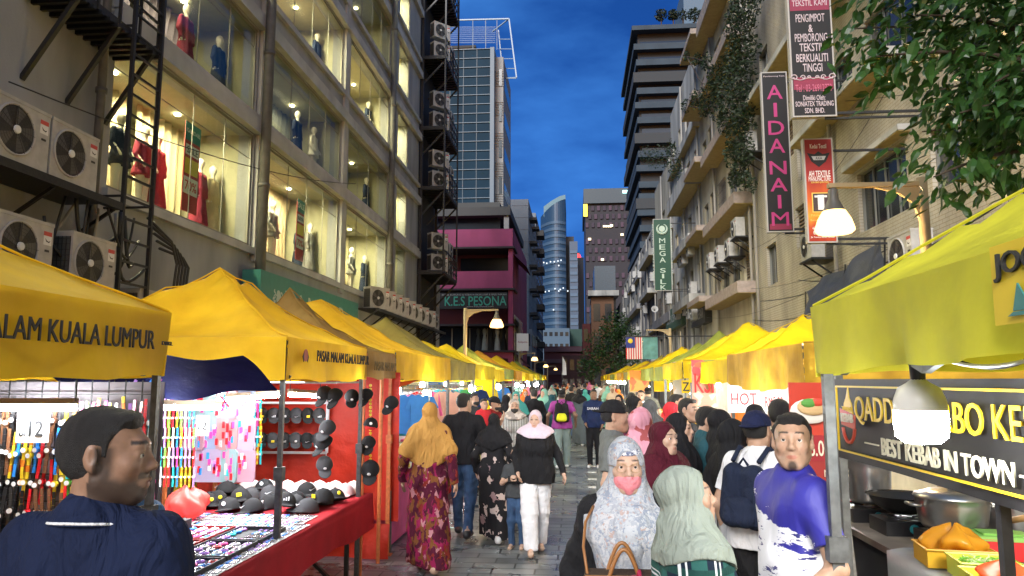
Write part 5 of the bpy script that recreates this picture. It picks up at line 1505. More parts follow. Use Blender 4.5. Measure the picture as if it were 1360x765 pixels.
for px0,px1,pyt,pyb,tx,c,lab in((918,936,405,432,'MAKASSAR',(.05,.05,.055),'dark shop sign with pale letters on the beige shophouse'),(884,905,408,436,'SILK CENTRE',(.06,.12,.08),'faded green shop sign beside the dark one')):
 Xs=XR-.35;ya,yb=P(px1,420,X=Xs).y,P(px0,420,X=Xs).y;za=P((px0+px1)/2,pyt,X=Xs).z;zb2=P((px0+px1)/2,pyb,X=Xs).z
 T=thing('shop_sign',lab,'sign',(XR,ya,zb2));m=MB();m.box((Xs,ya,zb2),(XR-.002,yb,za),mat('board_%s'%tx,c,.6,var=.3));m.build('sign_board',T,world=True)
 lettering(tx,GW,(Xs-.006,(ya+yb)/2,(za+zb2)/2),(0,-1,0),T,width=abs(yb-ya)*.8,height=.5)
p=P(850,462,Y=30);Yf=30.
T=thing('flag_banner','square banner with a striped flag hanging over the right canopies','banner',p)
a_=P(831,447,Y=Yf);b_=P(874,477,Y=Yf);xm=a_.x+(b_.x-a_.x)*.52
m=MB();FLR=mat('flag_red',(.5,.03,.03),.7);FLW=mat('flag_white',(.6,.58,.55),.7)
for i in range(14):xa=a_.x+(xm-a_.x)*i/14;m.box((xa,Yf,b_.z),(a_.x+(xm-a_.x)*(i+1)/14,Yf+.02,a_.z),FLR if i%2==0 else FLW)
m.box((a_.x,Yf-.02,(a_.z+b_.z)/2),(a_.x+(xm-a_.x)*.55,Yf-.002,a_.z),mat('flag_blue',(.02,.03,.2),.7));m.build('flag',T,world=True)
m=MB();m.box((xm+.02,Yf,b_.z),(b_.x,Yf+.02,a_.z),mat('teal_cloth',(.12,.30,.28),.7,var=.4,vscale=4));m.build('banner_cloth',T,world=True)
m=MB();m.sphere((a_.x+.18,Yf-.03,a_.z-.18),.10,mat('flag_yellow',(.7,.5,.03),.6),10,(1,.1,1));m.build('crescent',T,world=True)
m=MB();m.bar((a_.x-.1,Yf,a_.z),(XR,Yf,a_.z),.05,STEEL_B);m.build('pole',T,world=True)
p=P(869,413,X=XR-.6);T=thing('loudspeaker','pale horn loudspeaker on the wall below the green sign','loudspeaker',p)
m=MB();m.lathe([(.06,0),(.09,.15),(.2,.35),(.27,.42),(.25,.43),(.06,.2)],ACW,18,M=Matrix.Translation(p)@Matrix.Rotation(R(75),4,'X'));m.build('horn',T,smooth=True,world=True)
m=MB();m.bar(p,(XR,p.y,p.z),.05,STEEL_B);m.build('bracket',T,world=True)
LPM=mat('cream_lamp_post',(.40,.30,.16),.5,var=.15)
LG=emat('lamp_glass_glow',(1,.58,.19),2.6)
def lamp_proto():
 T=thing('street_lamp','lamp','street lamp',(0,0,0))
 m=MB();m.tube([(0,0,0),(0,0,4.15)],.055,LPM,12);m.lathe([(.14,0),(.14,.05),(.07,.12),(.06,.5)],LPM,14);m.build('post',T,smooth=True)
 m=MB();m.bar((0,0,4.08),(-.98,0,4.08),.07,LPM,.05)
 m.prism([(-.02,4.05),(-.5,4.05),(-.25,3.98),(-.10,3.86),(-.03,3.6)],-.02,.02,LPM);m.build('arm',T)
 m=MB();m.lathe([(.02,4.06),(.05,4.03),(.055,3.93),(.11,3.80),(.12,3.79)],mat('lamp_cap',(.10,.09,.075),.5),20,(-.93,0,0));m.build('lamp_cap',T,smooth=True)
 m=MB();m.lathe([(.12,3.79),(.17,3.70),(.20,3.60),(.205,3.57),(.18,3.54),(.0,3.52)],LG,20,(-.93,0,0));m.build('lamp_shade',T,smooth=True)
 return T
Ln=8.1;xl_=P(1228,300,Y=Ln).x
LMP=lamp_proto();LMP.location=(xl_,Ln,0);LMP['label']='cream street lamp with a glowing bell shade in front of the tiled wall'
za=P(1180,243,Y=Ln).z;LMP.scale=(1,1,za/4.1)
zs=za/4.1
point('street_lamp_light',(xl_-.93,Ln,3.35*zs),110,(1,.68,.34),.15)
Lf=21.5;xf_=P(618,430,Y=Lf).x
L2=dup(LMP,(xf_,Lf,0),R(180),'cream street lamp in front of the pink building with its arm over the yellow canopies',scale=(1,1,P(640,411,Y=Lf).z/4.1));
point('street_lamp_light',(xf_+.93,Lf,3.0),70,(1,.68,.34),.15)
for i,(px,py,Y,side,lab)in enumerate(((710,478,45,1,'small lit street lamp near the white banner, third on the left'),(725,487,62,1,'small lit street lamp beyond the white banner'),(738,491,85,1,'farthest lit street lamp at the end of the left canopies'),(860,452,31,-1,'lit street lamp beside the flag banner on the right'))):
 p=P(px,py,Y=Y);dup(LMP,(p.x-side*.93,Y,0),R(180)if side>0 else 0,lab,scale=(1,1,(p.z+.3)/3.95))
p=P(700,455,Y=44);T=thing('street_banner','white vertical banner on a pole between the far lamps','banner',p)
m=MB();a_=P(686,443,Y=44);b_=P(702,466,Y=44);m.box((a_.x,44,b_.z),(b_.x,44.03,a_.z),mat('white_vinyl',(.55,.55,.56),.6));m.build('banner_cloth',T,world=True)
lettering('Aidijuma',mat('dark_red_ink',(.25,.04,.06),.6),((a_.x+b_.x)/2,43.995,(a_.z+b_.z)/2),(1,0,0),T,width=(b_.x-a_.x)*.8)
m=MB();m.bar((a_.x-.05,44,0),(a_.x-.05,44,a_.z+.1),.05,STEEL_B);m.build('pole',T,world=True)
p=P(750,490,Y=60);T=thing('feather_flag','slim white feather flag standing among the far canopies','flag',(P(749,500,Y=50).x,50,0))
a_=P(748,473,Y=50);m=MB();m.prism([(a_.x-.1,2.2),(a_.x+.22,2.2),(a_.x+.18,3.0),(a_.x-.05,a_.z)],50,50.02,FLW);m.build('flag',T,world=True);m=MB();m.bar((a_.x-.1,50,0),(a_.x-.06,50,a_.z),.03,STEEL_B);m.build('pole',T,world=True)
def limb(mb,a,b,r0,r1,m=BARK,sag=0,n=6):
 a=Vector(a);b=Vector(b);mb.tube([a.lerp(b,i/n)+Vector((0,0,sag*math.sin(math.pi*i/n)))for i in range(n+1)],[r0+(r1-r0)*i/n for i in range(n+1)],m,7)
Tt=thing('tree','dark bushy street tree beyond the flag on the right','tree',(P(818,480,Y=52).x,52,0))
bx=P(818,480,Y=52).x
m=MB();limb(m,(bx,52,0),(bx,52,4),.22,.14)
cl=[]
for px,py,r_ in((818,428,1.2),(800,455,1.3),(835,450,1.2),(790,475,1.2),(822,462,1.6),(845,470,1.2),(806,478,1.3),(830,485,1.2),(782,490,1.0),(812,440,1.0)):
 c=P(px,py,Y=52+RND.uniform(-1.2,1.2));cl.append((c,r_));limb(m,(bx,52,RND.uniform(2,4)),c,.09,.03)
m.build('trunk',Tt,smooth=True,world=True)
m=MB()
for c,r_ in cl:leafblob(m,c,r_*.95,420,.11,LEAF_G,RND,(1,1,.8))
m.build('crown',Tt,world=True)
def leaf(mb,p,d,n_,L_,m_):
 d=Vector(d).normalized();s_=d.cross(Vector(n_)).normalized();u=s_.cross(d)
 w_=L_*.26
 pts=[p,p+d*L_*.28+s_*w_*.85-u*L_*.02,p+d*L_*.6+s_*w_*.8-u*L_*.05,p+d*L_-u*L_*.18,p+d*L_*.6-s_*w_*.8-u*L_*.05,p+d*L_*.28-s_*w_*.85-u*L_*.02,p+d*L_*.3+u*L_*.03,p+d*L_*.62]
 mb.add(pts,[(0,1,6),(1,2,7,6),(2,3,7),(0,6,5),(6,7,4,5),(7,3,4)],m_)
LEAF_N=mat('broad_leaf',(.036,.10,.02),.32,var=.5,vscale=5,trans=.3,spec=.5)
Tn=thing('tree','large leaved tree whose branches hang into the top right corner','tree',(6.0,5.9,0))
m=MB();limb(m,(6.05,6.0,0),(5.8,6.0,4.5),.22,.16);limb(m,(5.8,6.0,4.5),(5.0,6.0,8.5),.16,.06)
tips=[]
for(px0,py0),(px1,py1),Yb_ in(((1400,60),(1215,20),5.8),((1400,90),(1165,75),5.6),((1410,120),(1245,120),5.9),((1400,60),(1135,38),6.2),((1420,190),(1225,175),6.0),((1420,200),(1240,235),5.7),((1420,20),(1250,-30),5.6),((1400,-40),(1150,-25),5.8),((1420,150),(1275,150),5.4),((1420,100),(1320,110),5.2),((1420,20),(1330,40),6.4),((1400,60),(1310,190),6.4)):
 a_=P(px0,py0,Y=Yb_+.4);b_=P(px1,py1,Y=Yb_);tips.append((a_,b_));limb(m,(5.6,6.0,min(max(a_.z,3.2),7)),a_,.05,.03);limb(m,a_,b_,.028,.006,sag=.08)
m.build('trunk',Tn,smooth=True,world=True)
m=MB();rr=random.Random(21)
for a_,b_ in tips:
 L_=(b_-a_).length;n=int(L_*170)
 for i in range(n):
  t=0.0+1.02*(i/n)**.9;base=a_.lerp(b_,t)+Vector((rr.gauss(0,.13),rr.gauss(0,.3),rr.gauss(0,.12)))
  dd=(b_-a_).normalized()*rr.uniform(.1,.9)+Vector((rr.gauss(0,.45),rr.gauss(0,.45),rr.uniform(-1.0,.05)))
  leaf(m,base,dd,(rr.gauss(0,.4),rr.gauss(0,.4),1),rr.uniform(.08,.19),LEAF_N)
m.build('crown',Tn,world=True)
VINE=mat('creeper_leaf',(.016,.036,.010),.6,var=.5,vscale=4,trans=.15)
vr=random.Random(9)
def vine(label,spots,Xv,pts_per=230):
 c0=P(*spots[0][:2],X=Xv);T=thing('creeper',label,'creeper',c0)
 m=MB();prev=None
 for px,py,r_ in spots:
  c=P(px,py,X=Xv)
  if prev is not None and(prev-c).length<7:limb(m,prev,c,.03,.02)
  prev=c
 m.build('stem',T,world=True)
 m=MB()
 for px,py,r_ in spots:leafblob(m,P(px,py,X=Xv),r_,int(pts_per*r_/.5),.075,VINE,vr,(.7,1,1))
 m.build('foliage',T,world=True)
vine('dark creeper spilling from the top of the cream house down its front',[(992,-10,.9),(988,15,.8),(975,30,.6),(984,45,.8),(990,70,.8),(978,85,.7),(965,95,.7),(985,105,.8),(972,125,.8),(988,135,.7),(955,120,.5),(976,150,.7),(988,165,.6),(965,165,.5),(980,185,.7),(990,200,.5),(976,205,.6),(984,225,.5),(975,238,.35)],XR-.75)
vine('thin creeper branch reaching left across the stained white house',[(950,100,.5),(938,82,.4),(925,78,.35),(912,75,.25),(940,125,.6),(925,132,.5),(912,140,.4),(935,145,.4),(955,145,.6)],XR-.9,170)
vine('small dark creeper on the ledge beside the hotel',[(858,205,.8),(868,212,.8),(880,208,.9),(893,212,.8),(898,225,.7),(890,195,.5)],XR-.8,120)
vine('little creeper on the balcony above the barred window',[(990,238,.3),(998,246,.3),(985,244,.25)],XR-.8,120)
def canvas(name,col,dark=None,tr=.42):
 m=mat('canvas_'+name,col,.62,var=.32,vscale=2.6,trans=tr,bump=1.0,bscale=4.5,spec=.25,col2=dark)
 return m
YEL=canvas('yellow',(.86,.56,.02),(.68,.41,.012));YEL2=canvas('bright_yellow',(.84,.62,.012),(.66,.46,.012));OLV=canvas('olive',(.34,.27,.05),(.22,.17,.04),.22)
ORG=canvas('orange',(.62,.30,.02),(.42,.19,.015),.25);LIME=canvas('lime',(.78,.74,.05),(.56,.53,.04),.34);GOLD=canvas('gold',(.62,.38,.03),(.36,.20,.02),.3)
BRN=canvas('brown',(.34,.21,.05),(.24,.14,.03),.22);OLG=canvas('olive_green',(.30,.34,.05),(.20,.22,.04),.25)
POLE=mat('canopy_pole',(.10,.105,.11),.4,.6,var=.4,vscale=30);POLEG=mat('grey_pole',(.15,.16,.165),.5,.5,var=.35,vscale=25)
TUBE=emat('fluorescent_glow',(.93,.97,1),85);BULB=emat('bulb_glow',(.95,.98,1),190);BULBW=emat('warm_bulb_glow',(1,.80,.50),150)
rt_=random.Random(5)
def canopy(label,x0,x1,y0,y1,zE,vh,zP,mt,polem=POLE,seed=0,sag=.02,poles=True,pole_w=.038,name='canopy_tent',pw=1.55,truss=True,skip=()):
 """x0 = street side eave, x1 = back eave"""
 cx,cy=(x0+x1)/2,(y0+y1)/2;hx,hy=abs(x1-x0)/2,abs(y1-y0)/2
 T=thing(name,label,'canopy',(x0,y0,0),0,'market canopies lining the street')
 del T['group']
 rr=random.Random(seed)
 zt=zE+vh
 ph=[rr.uniform(0,6)for _ in range(6)]
 def fn(u,v):
  a,b=u*2-1,v*2-1
  mx_=max(abs(a),abs(b));mn=min(abs(a),abs(b))
  h_=(1-mx_)**pw
  ridge=-.05*(1-mx_)*mx_*4*(1-mn/max(mx_,.01))
  wr=.020*math.sin(a*9+b*4+ph[0])*mx_+.014*math.sin(b*13-a*3+ph[1])+.010*math.sin(a*21+b*17+ph[2])
  return(cx+a*hx,cy+b*hy,zt+(zP-zt)*h_+ridge+wr*(1-mx_)*2)
 m=MB();m.grid(fn,24,24,mt);m.build('roof',T,smooth=True,world=True)
 m=MB()
 for sx in(-1,1):
  for sy in(-1,1):
   m.tube([Vector(fn((1+sx*t)/2,(1+sy*t)/2))+Vector((0,0,.006))for t in[i/10 for i in range(11)]],.006,mt,4)
 m.build('seam',T,world=True)
 def valance(p,q,out):
  p=Vector(p);q=Vector(q);L_=(q-p).length;n=max(8,int(L_/.10));o=Vector(out)
  k1,k2=rr.uniform(0,6),rr.uniform(0,6)
  def vf(u,v):
   b=p.lerp(q,u);w_=v*(.024*math.sin(u*L_*7+k1)+.014*math.sin(u*L_*17+k2)+.008*math.sin(u*L_*31+k1));z=zt-v*(vh+sag*math.sin(u*math.pi)+.008*math.sin(u*L_*9+k2))
   return(b.x+o.x*(w_+.012),b.y+o.y*(w_+.012),z)
  m=MB();m.grid(vf,n,6,mt);m.build('valance',T,smooth=True,world=True)
 sgx=1 if x0>x1 else-1
 valance((x0,y0,0),(x0,y1,0),(sgx,0,0));valance((x1,y0,0),(x1,y1,0),(-sgx,0,0))
 valance((x0,y0,0),(x1,y0,0),(0,-1,0));valance((x0,y1,0),(x1,y1,0),(0,1,0))
 i_=.03
 if poles:
  for k,(x,y)in enumerate(((x0-sgx*i_,y0+i_),(x0-sgx*i_,y1-i_),(x1+sgx*i_,y0+i_),(x1+sgx*i_,y1-i_))):
   if k in skip:continue
   m=MB();m.bar((x,y,0.0),(x,y,1.25),pole_w,polem);m.bar((x,y,1.25),(x,y,zt-.02),pole_w*.8,polem);m.box((x-pole_w*.8,y-pole_w*.8,1.17),(x+pole_w*.8,y+pole_w*.8,1.26),polem)
   m.box((x-.05,y-.05,0),(x+.05,y+.05,.012),polem);m.build('leg',T,world=True)
 if truss:
  m=MB()
  xs,ys=x0-sgx*i_*2,(y0,y1)
  n=4
  for j in range(n):
   a=y0+.04+(y1-y0-.08)*j/n;b=y0+.04+(y1-y0-.08)*(j+1)/n;tp=zt-.03;bt=zE+.01
   m.bar((xs,a,bt if j%2 else tp),(xs,b,tp if j%2 else bt),.022,polem);m.bar((xs-sgx*.03,a,tp if j%2 else bt),(xs-sgx*.03,b,bt if j%2 else tp),.022,polem)
  yy=y0+i_*2
  for j in range(n):
   a=x0+(x1-x0)*j/n;b=x0+(x1-x0)*(j+1)/n;tp=zt-.03;bt=zE+.01
   m.bar((a,yy,bt if j%2 else tp),(b,yy,tp if j%2 else bt),.022,polem);m.bar((a,yy+.03,tp if j%2 else bt),(b,yy+.03,bt if j%2 else tp),.022,polem)
  m.build('scissor_frame',T,world=True)
 return T
def tube_light(a,b,label,m_=None,hang=None):
 a=Vector(a);b=Vector(b);T=thing('fluorescent_tube',label,'light',a)
 m=MB();m.tube([a,b],.018,TUBE,8);m.build('tube',T,world=True)
 m=MB();u=Vector((0,0,.035));m.bar(a+u,b+u,.05,mat('batten_beige',(.30,.22,.14),.6),.03)
 if hang:
  for p in(a,b):m.tube([p+u,p+Vector((0,0,hang))],.004,CAB,4)
 m.build('batten',T,world=True)
 return T
def bulb_proto(m_,nm,h=.11,r=.05):
 T=thing('light_bulb',nm,'light bulb',(0,0,0))
 m=MB();m.lathe([(0,-h),(r*.75,-h+.008),(r,-h*.7),(r,-h*.25),(r*.7,0)],m_,12);m.build('glow',T)
 m=MB();m.lathe([(r*.72,0),(r*.5,.03),(.02,.06),(.02,.10),(0,.10)],mat('bulb_base',(.5,.5,.5),.4),12);m.tube([(0,0,.1),(0,0,.30)],.005,CAB,4);m.build('socket',T)
 return T
BP=bulb_proto(BULB,'bright white bulb hanging under a canopy');BPW=bulb_proto(BULBW,'warm bulb');bulb_used=set()
def bulb(loc,warm=False,label='bright white bulb hanging under one of the farther canopies',group='white bulbs under the canopies',s=1.):
 src=BPW if warm else BP
 if warm and label.startswith('bright'):label,group='warm yellow bulb hanging under a right side canopy','warm bulbs under the right canopies'
 if src.name not in bulb_used:
  bulb_used.add(src.name);o=src;o.location=loc;o['label']=label;o['group']=group;o.scale=(s,)*3;return o
 return dup(src,loc,None,label,group,s)
XF=-2.0
py_=lambda px,X=XF:PY(px,X,505)
Y1,Y2,Y3,Y4,Y5,Y6=py_(220),py_(379),py_(485),py_(523),py_(597),py_(622)
zE=1.86
TA=canopy('nearest yellow canopy on the left with black capitals along its valance',XF,XF-2.9,Y1-2.95,Y1,zE+.01,.31,2.95,YEL,seed=1,skip=(0,),pw=1.05)
INK=mat('black_print',(.012,.012,.014),.7)
zt=zE+.01
lettering('PASAR MALAM KUALA LUMPUR',INK,(XF+.05,Y1-.88,zt+.165),(0,1,0),TA,width=1.36,height=.086)
lettering('DBKL',INK,(XF+.05,Y1-.09,zt+.155),(0,1,0),TA,width=.09,height=.018)
TBB=canopy('yellow peaked canopy with blank near side and small black lettering on its street side',XF,XF-2.0,Y2,Y3,zE,.29,2.80,YEL,seed=2,pw=1.3)
lettering('PASAR MALAM KUALA LUMPUR',INK,(XF+.045,(Y2+Y3)/2+.22,zE+.175),(0,1,0),TBB,width=(Y3-Y2)*.72,height=.085,bold=.006)
m=MB();cm_=mat('crest_red_ink',(.35,.06,.05),.6);yc=Y2+.26
m.lathe([(0,0),(.045,0),(.045,.004),(0,.004)],cm_,14,M=Matrix.Translation((XF+.04,yc,zE+.17))@Matrix.Rotation(R(90),4,'Y'));m.prism([(yc-.06,zE+.16),(yc-.03,zE+.20),(yc-.04,zE+.12)],XF+.040,XF+.044,INK,'x');m.prism([(yc+.06,zE+.16),(yc+.03,zE+.20),(yc+.04,zE+.12)],XF+.040,XF+.044,INK,'x');m.build('crest',TBB,world=True)
canopy('small orange brown canopy peak behind, between the two nearest left canopies',-4.1,-5.6,5.9,7.4,2.0,.25,PZ(180,390,Y=6.7),ORG,seed=3,truss=False)
TC=canopy('narrow brown canopy with a faded printed valance, third on the left',XF,XF-2.0,Y3+.03,Y4,zE+.02,.25,PZ(397,388,Y=7.6),BRN,seed=4,polem=ORANGE_P)
lettering('PASAR MALAM',mat('faded_print',(.14,.10,.04),.8),(XF+.045,(Y3+Y4)/2,zE+.13),(0,1,0),TC,width=(Y4-Y3)*.7,height=.09)
canopy('large bright yellow canopy with crossed frame showing through, fourth on the left',XF,XF-3.0,Y4+.03,Y5,zE,.32,PZ(435,395,Y=10),YEL,seed=5,polem=POLEG)
canopy('olive canopy with a tall peak, fifth on the left',XF,XF-2.9,Y5+.03,Y5+3.0,zE,.30,PZ(526,420,Y=13.2),OLV,seed=6,polem=POLEG)
rt_=random.Random(12)
kindsL=[('wide yellow canopy with dark seams beyond the olive one on the left',YEL2),('yellow canopy seventh on the left',YEL2),('olive green canopy eighth on the left',OLG),('orange brown canopy ninth on the left',ORG),('yellow canopy tenth on the left',YEL2),('yellow canopy eleventh on the left',YEL),('olive canopy twelfth on the left',OLV),('yellow canopy thirteenth on the left',YEL2),('yellow canopy fourteenth on the left',YEL),('olive green canopy fifteenth on the left',OLG),('yellow canopy sixteenth on the left',YEL2),('farthest yellow canopy on the left',YEL)]
yl=Y5+3.05;leftY=[(Y4,Y5),(Y5,Y5+3)]
for i,(lab,mt)in enumerate(kindsL):
 w_=3.0 if i else 3.6
 canopy(lab,XF+rt_.uniform(-.1,.1),XF-2.9,yl,yl+w_-.06,zE+rt_.uniform(-.03,.05),.28,(2.86 if i else 2.72)+rt_.uniform(-.08,.12),mt,seed=20+i,polem=POLEG,truss=i<3)
 leftY.append((yl,yl+w_));yl+=w_
XK=.95;YK=P(1085,505,X=XK).y
TK=canopy('huge lime yellow canopy filling the right edge of the photo, with a sewn name patch',XK,XK+3.1,YK-3.1,YK,1.87,.27,3.12,LIME,POLEG,seed=50,pole_w=.045,pw=1.02,sag=-.03)
m=MB();py1_=P(1333,385,X=XK-.03);
pa,pb=P(1331,352,X=XK-.02),P(1331,417,X=XK-.02);yb_=pa.y;PATW=.34
PATM=mat('yellow_patch',(.80,.58,.02),.7,var=.1)
hipz=lambda t:0
def slope_pt(s_,h_):
 """point on K's street side roof face: s_ along y from far corner, h_ inward fraction"""
 x=XK+h_*1.55;a=-1+h_
 y=YK-s_
 return Vector((x-.02,y,1.87+.27+(3.12-2.14)*(h_**1.02)+.02))
m=MB();q=[(XK-.022,yb_-PATW,pa.z+.045),(XK-.022,yb_,pa.z),(XK-.022,yb_,pb.z),(XK-.022,yb_-PATW,pb.z+.02)]
zc_=1.87+.27
m.add([(XK-.055,yb_-.02,zc_-.005),(XK-.055,yb_-.40,zc_-.005),(XK-.055,yb_-.40,zc_-.175),(XK-.055,yb_-.02,zc_-.175)],[(0,1,2,3)],PATM);m.build('name_patch',TK,world=True)
lettering('JOOERA',INK,(XK-.060,yb_-.20,zc_-.055),(0,-1,0),TK,width=.32,height=.06,bold=.01)
m=MB();m.prism([(yb_-.16,zc_-.15),(yb_-.10,zc_-.15),(yb_-.12,zc_-.095)],XK-.062,XK-.058,mat('teal_emblem',(.03,.2,.2),.6),'x');m.prism([(yb_-.19,zc_-.160),(yb_-.08,zc_-.160),(yb_-.10,zc_-.152),(yb_-.17,zc_-.152)],XK-.062,XK-.058,mat('teal_emblem',(.03,.2,.2),.6),'x');m.build('emblem',TK,world=True)
XE=1.9
ry=[PY(1069,XE,505),PY(968,XE,505)]
canopy('golden wrinkled canopy with a sagging valance next to the lime one',XE,XE+3,ry[0],ry[1],1.82,.34,2.55,GOLD,POLEG,seed=51,sag=.08)
kindsR=[('bright yellow canopy with a tall peak, third on the right',YEL2,2.80),('yellow canopy fourth on the right',YEL2,2.98),('olive green canopy fifth on the right',OLG,2.98),('olive canopy sixth on the right',OLG,2.85),('bright yellow canopy seventh on the right',YEL2,2.9),('yellow canopy eighth on the right',YEL2,2.8),('brownish yellow canopy ninth on the right',OLV,2.8),('orange canopy tenth on the right',ORG,2.7),('yellow canopy eleventh on the right',YEL2,2.8),('olive green canopy twelfth on the right',OLG,2.75),('yellow canopy thirteenth on the right',YEL,2.75),('orange canopy fourteenth on the right',ORG,2.7),('yellow canopy fifteenth on the right',YEL2,2.8),('olive green canopy sixteenth on the right',OLG,2.7),('farthest yellow canopy on the right',YEL,2.7)]
yr=ry[1]+.06;rightY=[(ry[0],ry[1])]
for i,(lab,mt,zp)in enumerate(kindsR):
 w_=3.5 if i==0 else 3.05
 canopy(lab,XE+rt_.uniform(-.08,.08),XE+2.9,yr,yr+w_-.06,zE+rt_.uniform(-.04,.03),.30,zp,mt,seed=60+i,polem=POLEG,truss=i<3)
 rightY.append((yr,yr+w_));yr+=w_
CLR={n:cloth('g_'+n,c,.8,.15)for n,c in dict(pink=(.75,.12,.30),blue=(.05,.22,.60),teal=(.05,.42,.42),white=(.78,.78,.76),red=(.60,.03,.03),yellow=(.75,.55,.05),black=(.015,.015,.017),lilac=(.45,.30,.60),green=(.08,.35,.12),navy=(.02,.04,.14),cream=(.65,.58,.42),mint=(.40,.65,.55),orange=(.75,.22,.03),grey=(.25,.26,.27),peach=(.75,.42,.32)).items()}
PL={n:mat('plastic_'+n,c,.3,spec=.5)for n,c in dict(pink=(.80,.06,.32),blue=(.03,.25,.80),teal=(.02,.55,.60),white=(.80,.80,.82),red=(.72,.02,.03),yellow=(.85,.65,.03),black=(.012,.012,.014),lilac=(.50,.25,.75),green=(.20,.70,.08),orange=(.85,.25,.02),brown=(.18,.08,.04)).items()}
REDT=mat('red_tarpaulin',(.62,.030,.010),.5,var=.3,vscale=2.2,bump=.7,bscale=9,trans=.12)
REDC=cloth('red_table',(.36,.012,.02),.8,.25)
BLUET=mat('blue_tarpaulin',(.012,.016,.085),.95,spec=.05,var=.3,vscale=3,bump=.6,bscale=8,trans=.05)
def sheet(name,label,cat,fn,nu,nv,mt,kind=None,group=None):
 m=MB();m.grid(fn,nu,nv,mt);p=fn(0,1)
 o=m.build(name,smooth=True,loc=Vector(p));return tag(o,label,cat,group,kind)
def blu(u,v):
 x=-3.5+1.5*u;a=Vector((x,Y2+.0,zE+.05));z=1.99-.19*v-.07*math.sin(math.pi*u)*v-.15*v*(1-u)**.5*0
 return(x,Y2-.10-.55*(1-v)-.05*math.sin(u*9),z+.02*math.sin(u*13+v*4))
sheet('blue_tarpaulin','dark blue tarpaulin slung below the blank side of the second left canopy','tarpaulin',blu,26,8,BLUET)
YT=Y4-.02
def redf(u,v):
 x=-4.2+2.27*u;return(x,YT+.05*math.sin(u*7+v*2)+.03*math.sin(v*5+u*3),1.95-1.60*v+.015*math.sin(u*11))
sheet('red_tarpaulin','large red tarpaulin hung as the far partition of the cap stall','tarpaulin',redf,34,20,REDT)
def redf2(u,v):
 x=-3.2+1.25*u;return(x,YT-.25+.05*math.sin(u*9+v*3),.36-.34*v)
sheet('red_tarpaulin','low strip of red tarpaulin under the hanging one, down to the paving','tarpaulin',redf2,20,6,REDT)
def redf3(u,v):
 return(-1.97-.03*math.sin(v*6+u*5),Y3+.05+(Y4-Y3-.1)*u,1.92-1.72*v)
m=MB();m.tube([(XF-.03,Y4-.4,0),(XF-.03,Y4-.4,1.9)],.02,ORANGE_P,8);tag(m.build('stall_post',loc=(XF-.03,Y4-.4,0)),'orange painted post in front of the red tarpaulin','post')
tx0,tx1,ty0,ty1,tz=-3.25,-1.96,2.3,7.15,.77
T=thing('market_table','long low market table under a dark red cloth at the left cap stall','table',(tx1,ty0,0))
m=MB();m.box((tx0,ty0,tz-.04),(tx1-.01,ty1,tz),mat('plywood',(.3,.2,.1),.7));m.build('table_top',T,world=True)
for x,y in((tx0+.1,ty0+.3),(tx1-.15,ty0+.3),(tx0+.1,ty1-.3),(tx1-.15,ty1-.3)):m=MB();m.bar((x,y,0),(x,y,tz-.04),.035,STEEL_B);m.build('leg',T,world=True)
m=MB()
for y in(ty0+1,ty1-.5):m.bar((tx1-.15,y,.02),(tx0+.2,y+.3,tz-.06),.03,STEEL_B)
m.build('cross_brace',T,world=True)
def tcf(u,v):
 y=ty0+(ty1-ty0)*u
 if v<.8:return(tx0+(tx1-tx0)*v/.8,y,tz+.004)
 k=(v-.8)/.2;return(tx1+.012*math.sin(y*9)*k+.01*k,y,tz+.004-k*(.30+.03*math.sin(y*3)))
m=MB();m.grid(tcf,70,20,REDC);tag(m.build('tablecloth',smooth=True,loc=(tx1,ty0,tz)),'dark red cloth draped over the long market table','tablecloth')
rows=[]
ring_cols=[PL[k]for k in('white','teal','pink','lilac','red','white','blue')]+[mat('silver_metal',(.6,.6,.62),.2,.9)]
TR=mat('tray_red',(.30,.01,.015),.7);TW=mat('tray_white',(.62,.60,.58),.6);TBk=mat('tray_black',(.02,.02,.022),.7)
ring_me={}
for i,mm in enumerate(ring_cols):
 m=MB();m.tube([(.024*math.cos(a_*math.pi/5),.024*math.sin(a_*math.pi/5),.008)for a_ in range(11)],.008,mm,5,cap=False);m.lathe([(0,.012),(.012,.012),(.006,.022),(0,.024)],ring_cols[-1],8);ring_me[i]=m.mesh('bracelet',True)
rg=random.Random(3);nt_=0
def tray(x,y,w_,d_,mm,label):
 m=MB();m.box((x,y,tz+.008),(x+w_,y+d_,tz+.020),mm);m.box((x,y,tz+.020),(x+.01,y+d_,tz+.045),mm);m.box((x+w_-.01,y,tz+.020),(x+w_,y+d_,tz+.045),mm);m.box((x+.01,y,tz+.020),(x+w_-.01,y+.01,tz+.045),mm);m.box((x+.01,y+d_-.01,tz+.020),(x+w_-.01,y+d_,tz+.045),mm)
 return tag(m.build('accessory_tray',loc=(x,y,tz)),label,'tray','shallow trays of accessories on the market table')
count=0
for ci,(xa,mm,nm)in enumerate(((-3.15,TR,'dark red'),(-2.78,TR,'dark red'),(-2.41,TBk,'black'))):
 for ri in range(5):
  ya=3.0+ri*.46
  tray(xa,ya,.34,.43,mm,nm+' lined tray holding rows of small accessories on the market table')
  for a_ in range(4):
   for b_ in range(5):
    if count>285:continue
    k=rg.choice(range(len(ring_cols)));o=bpy.data.objects.new('bracelet',ring_me[k]);COL.objects.link(o)
    o.location=(xa+.045+.083*a_,ya+.045+.083*b_,tz+.022);o.rotation_euler=(0,0,rg.uniform(0,3));count+=1
    tag(o,'small shiny accessory lying in rows in the shallow trays','bracelet','small accessories in the trays')
card_me=[]
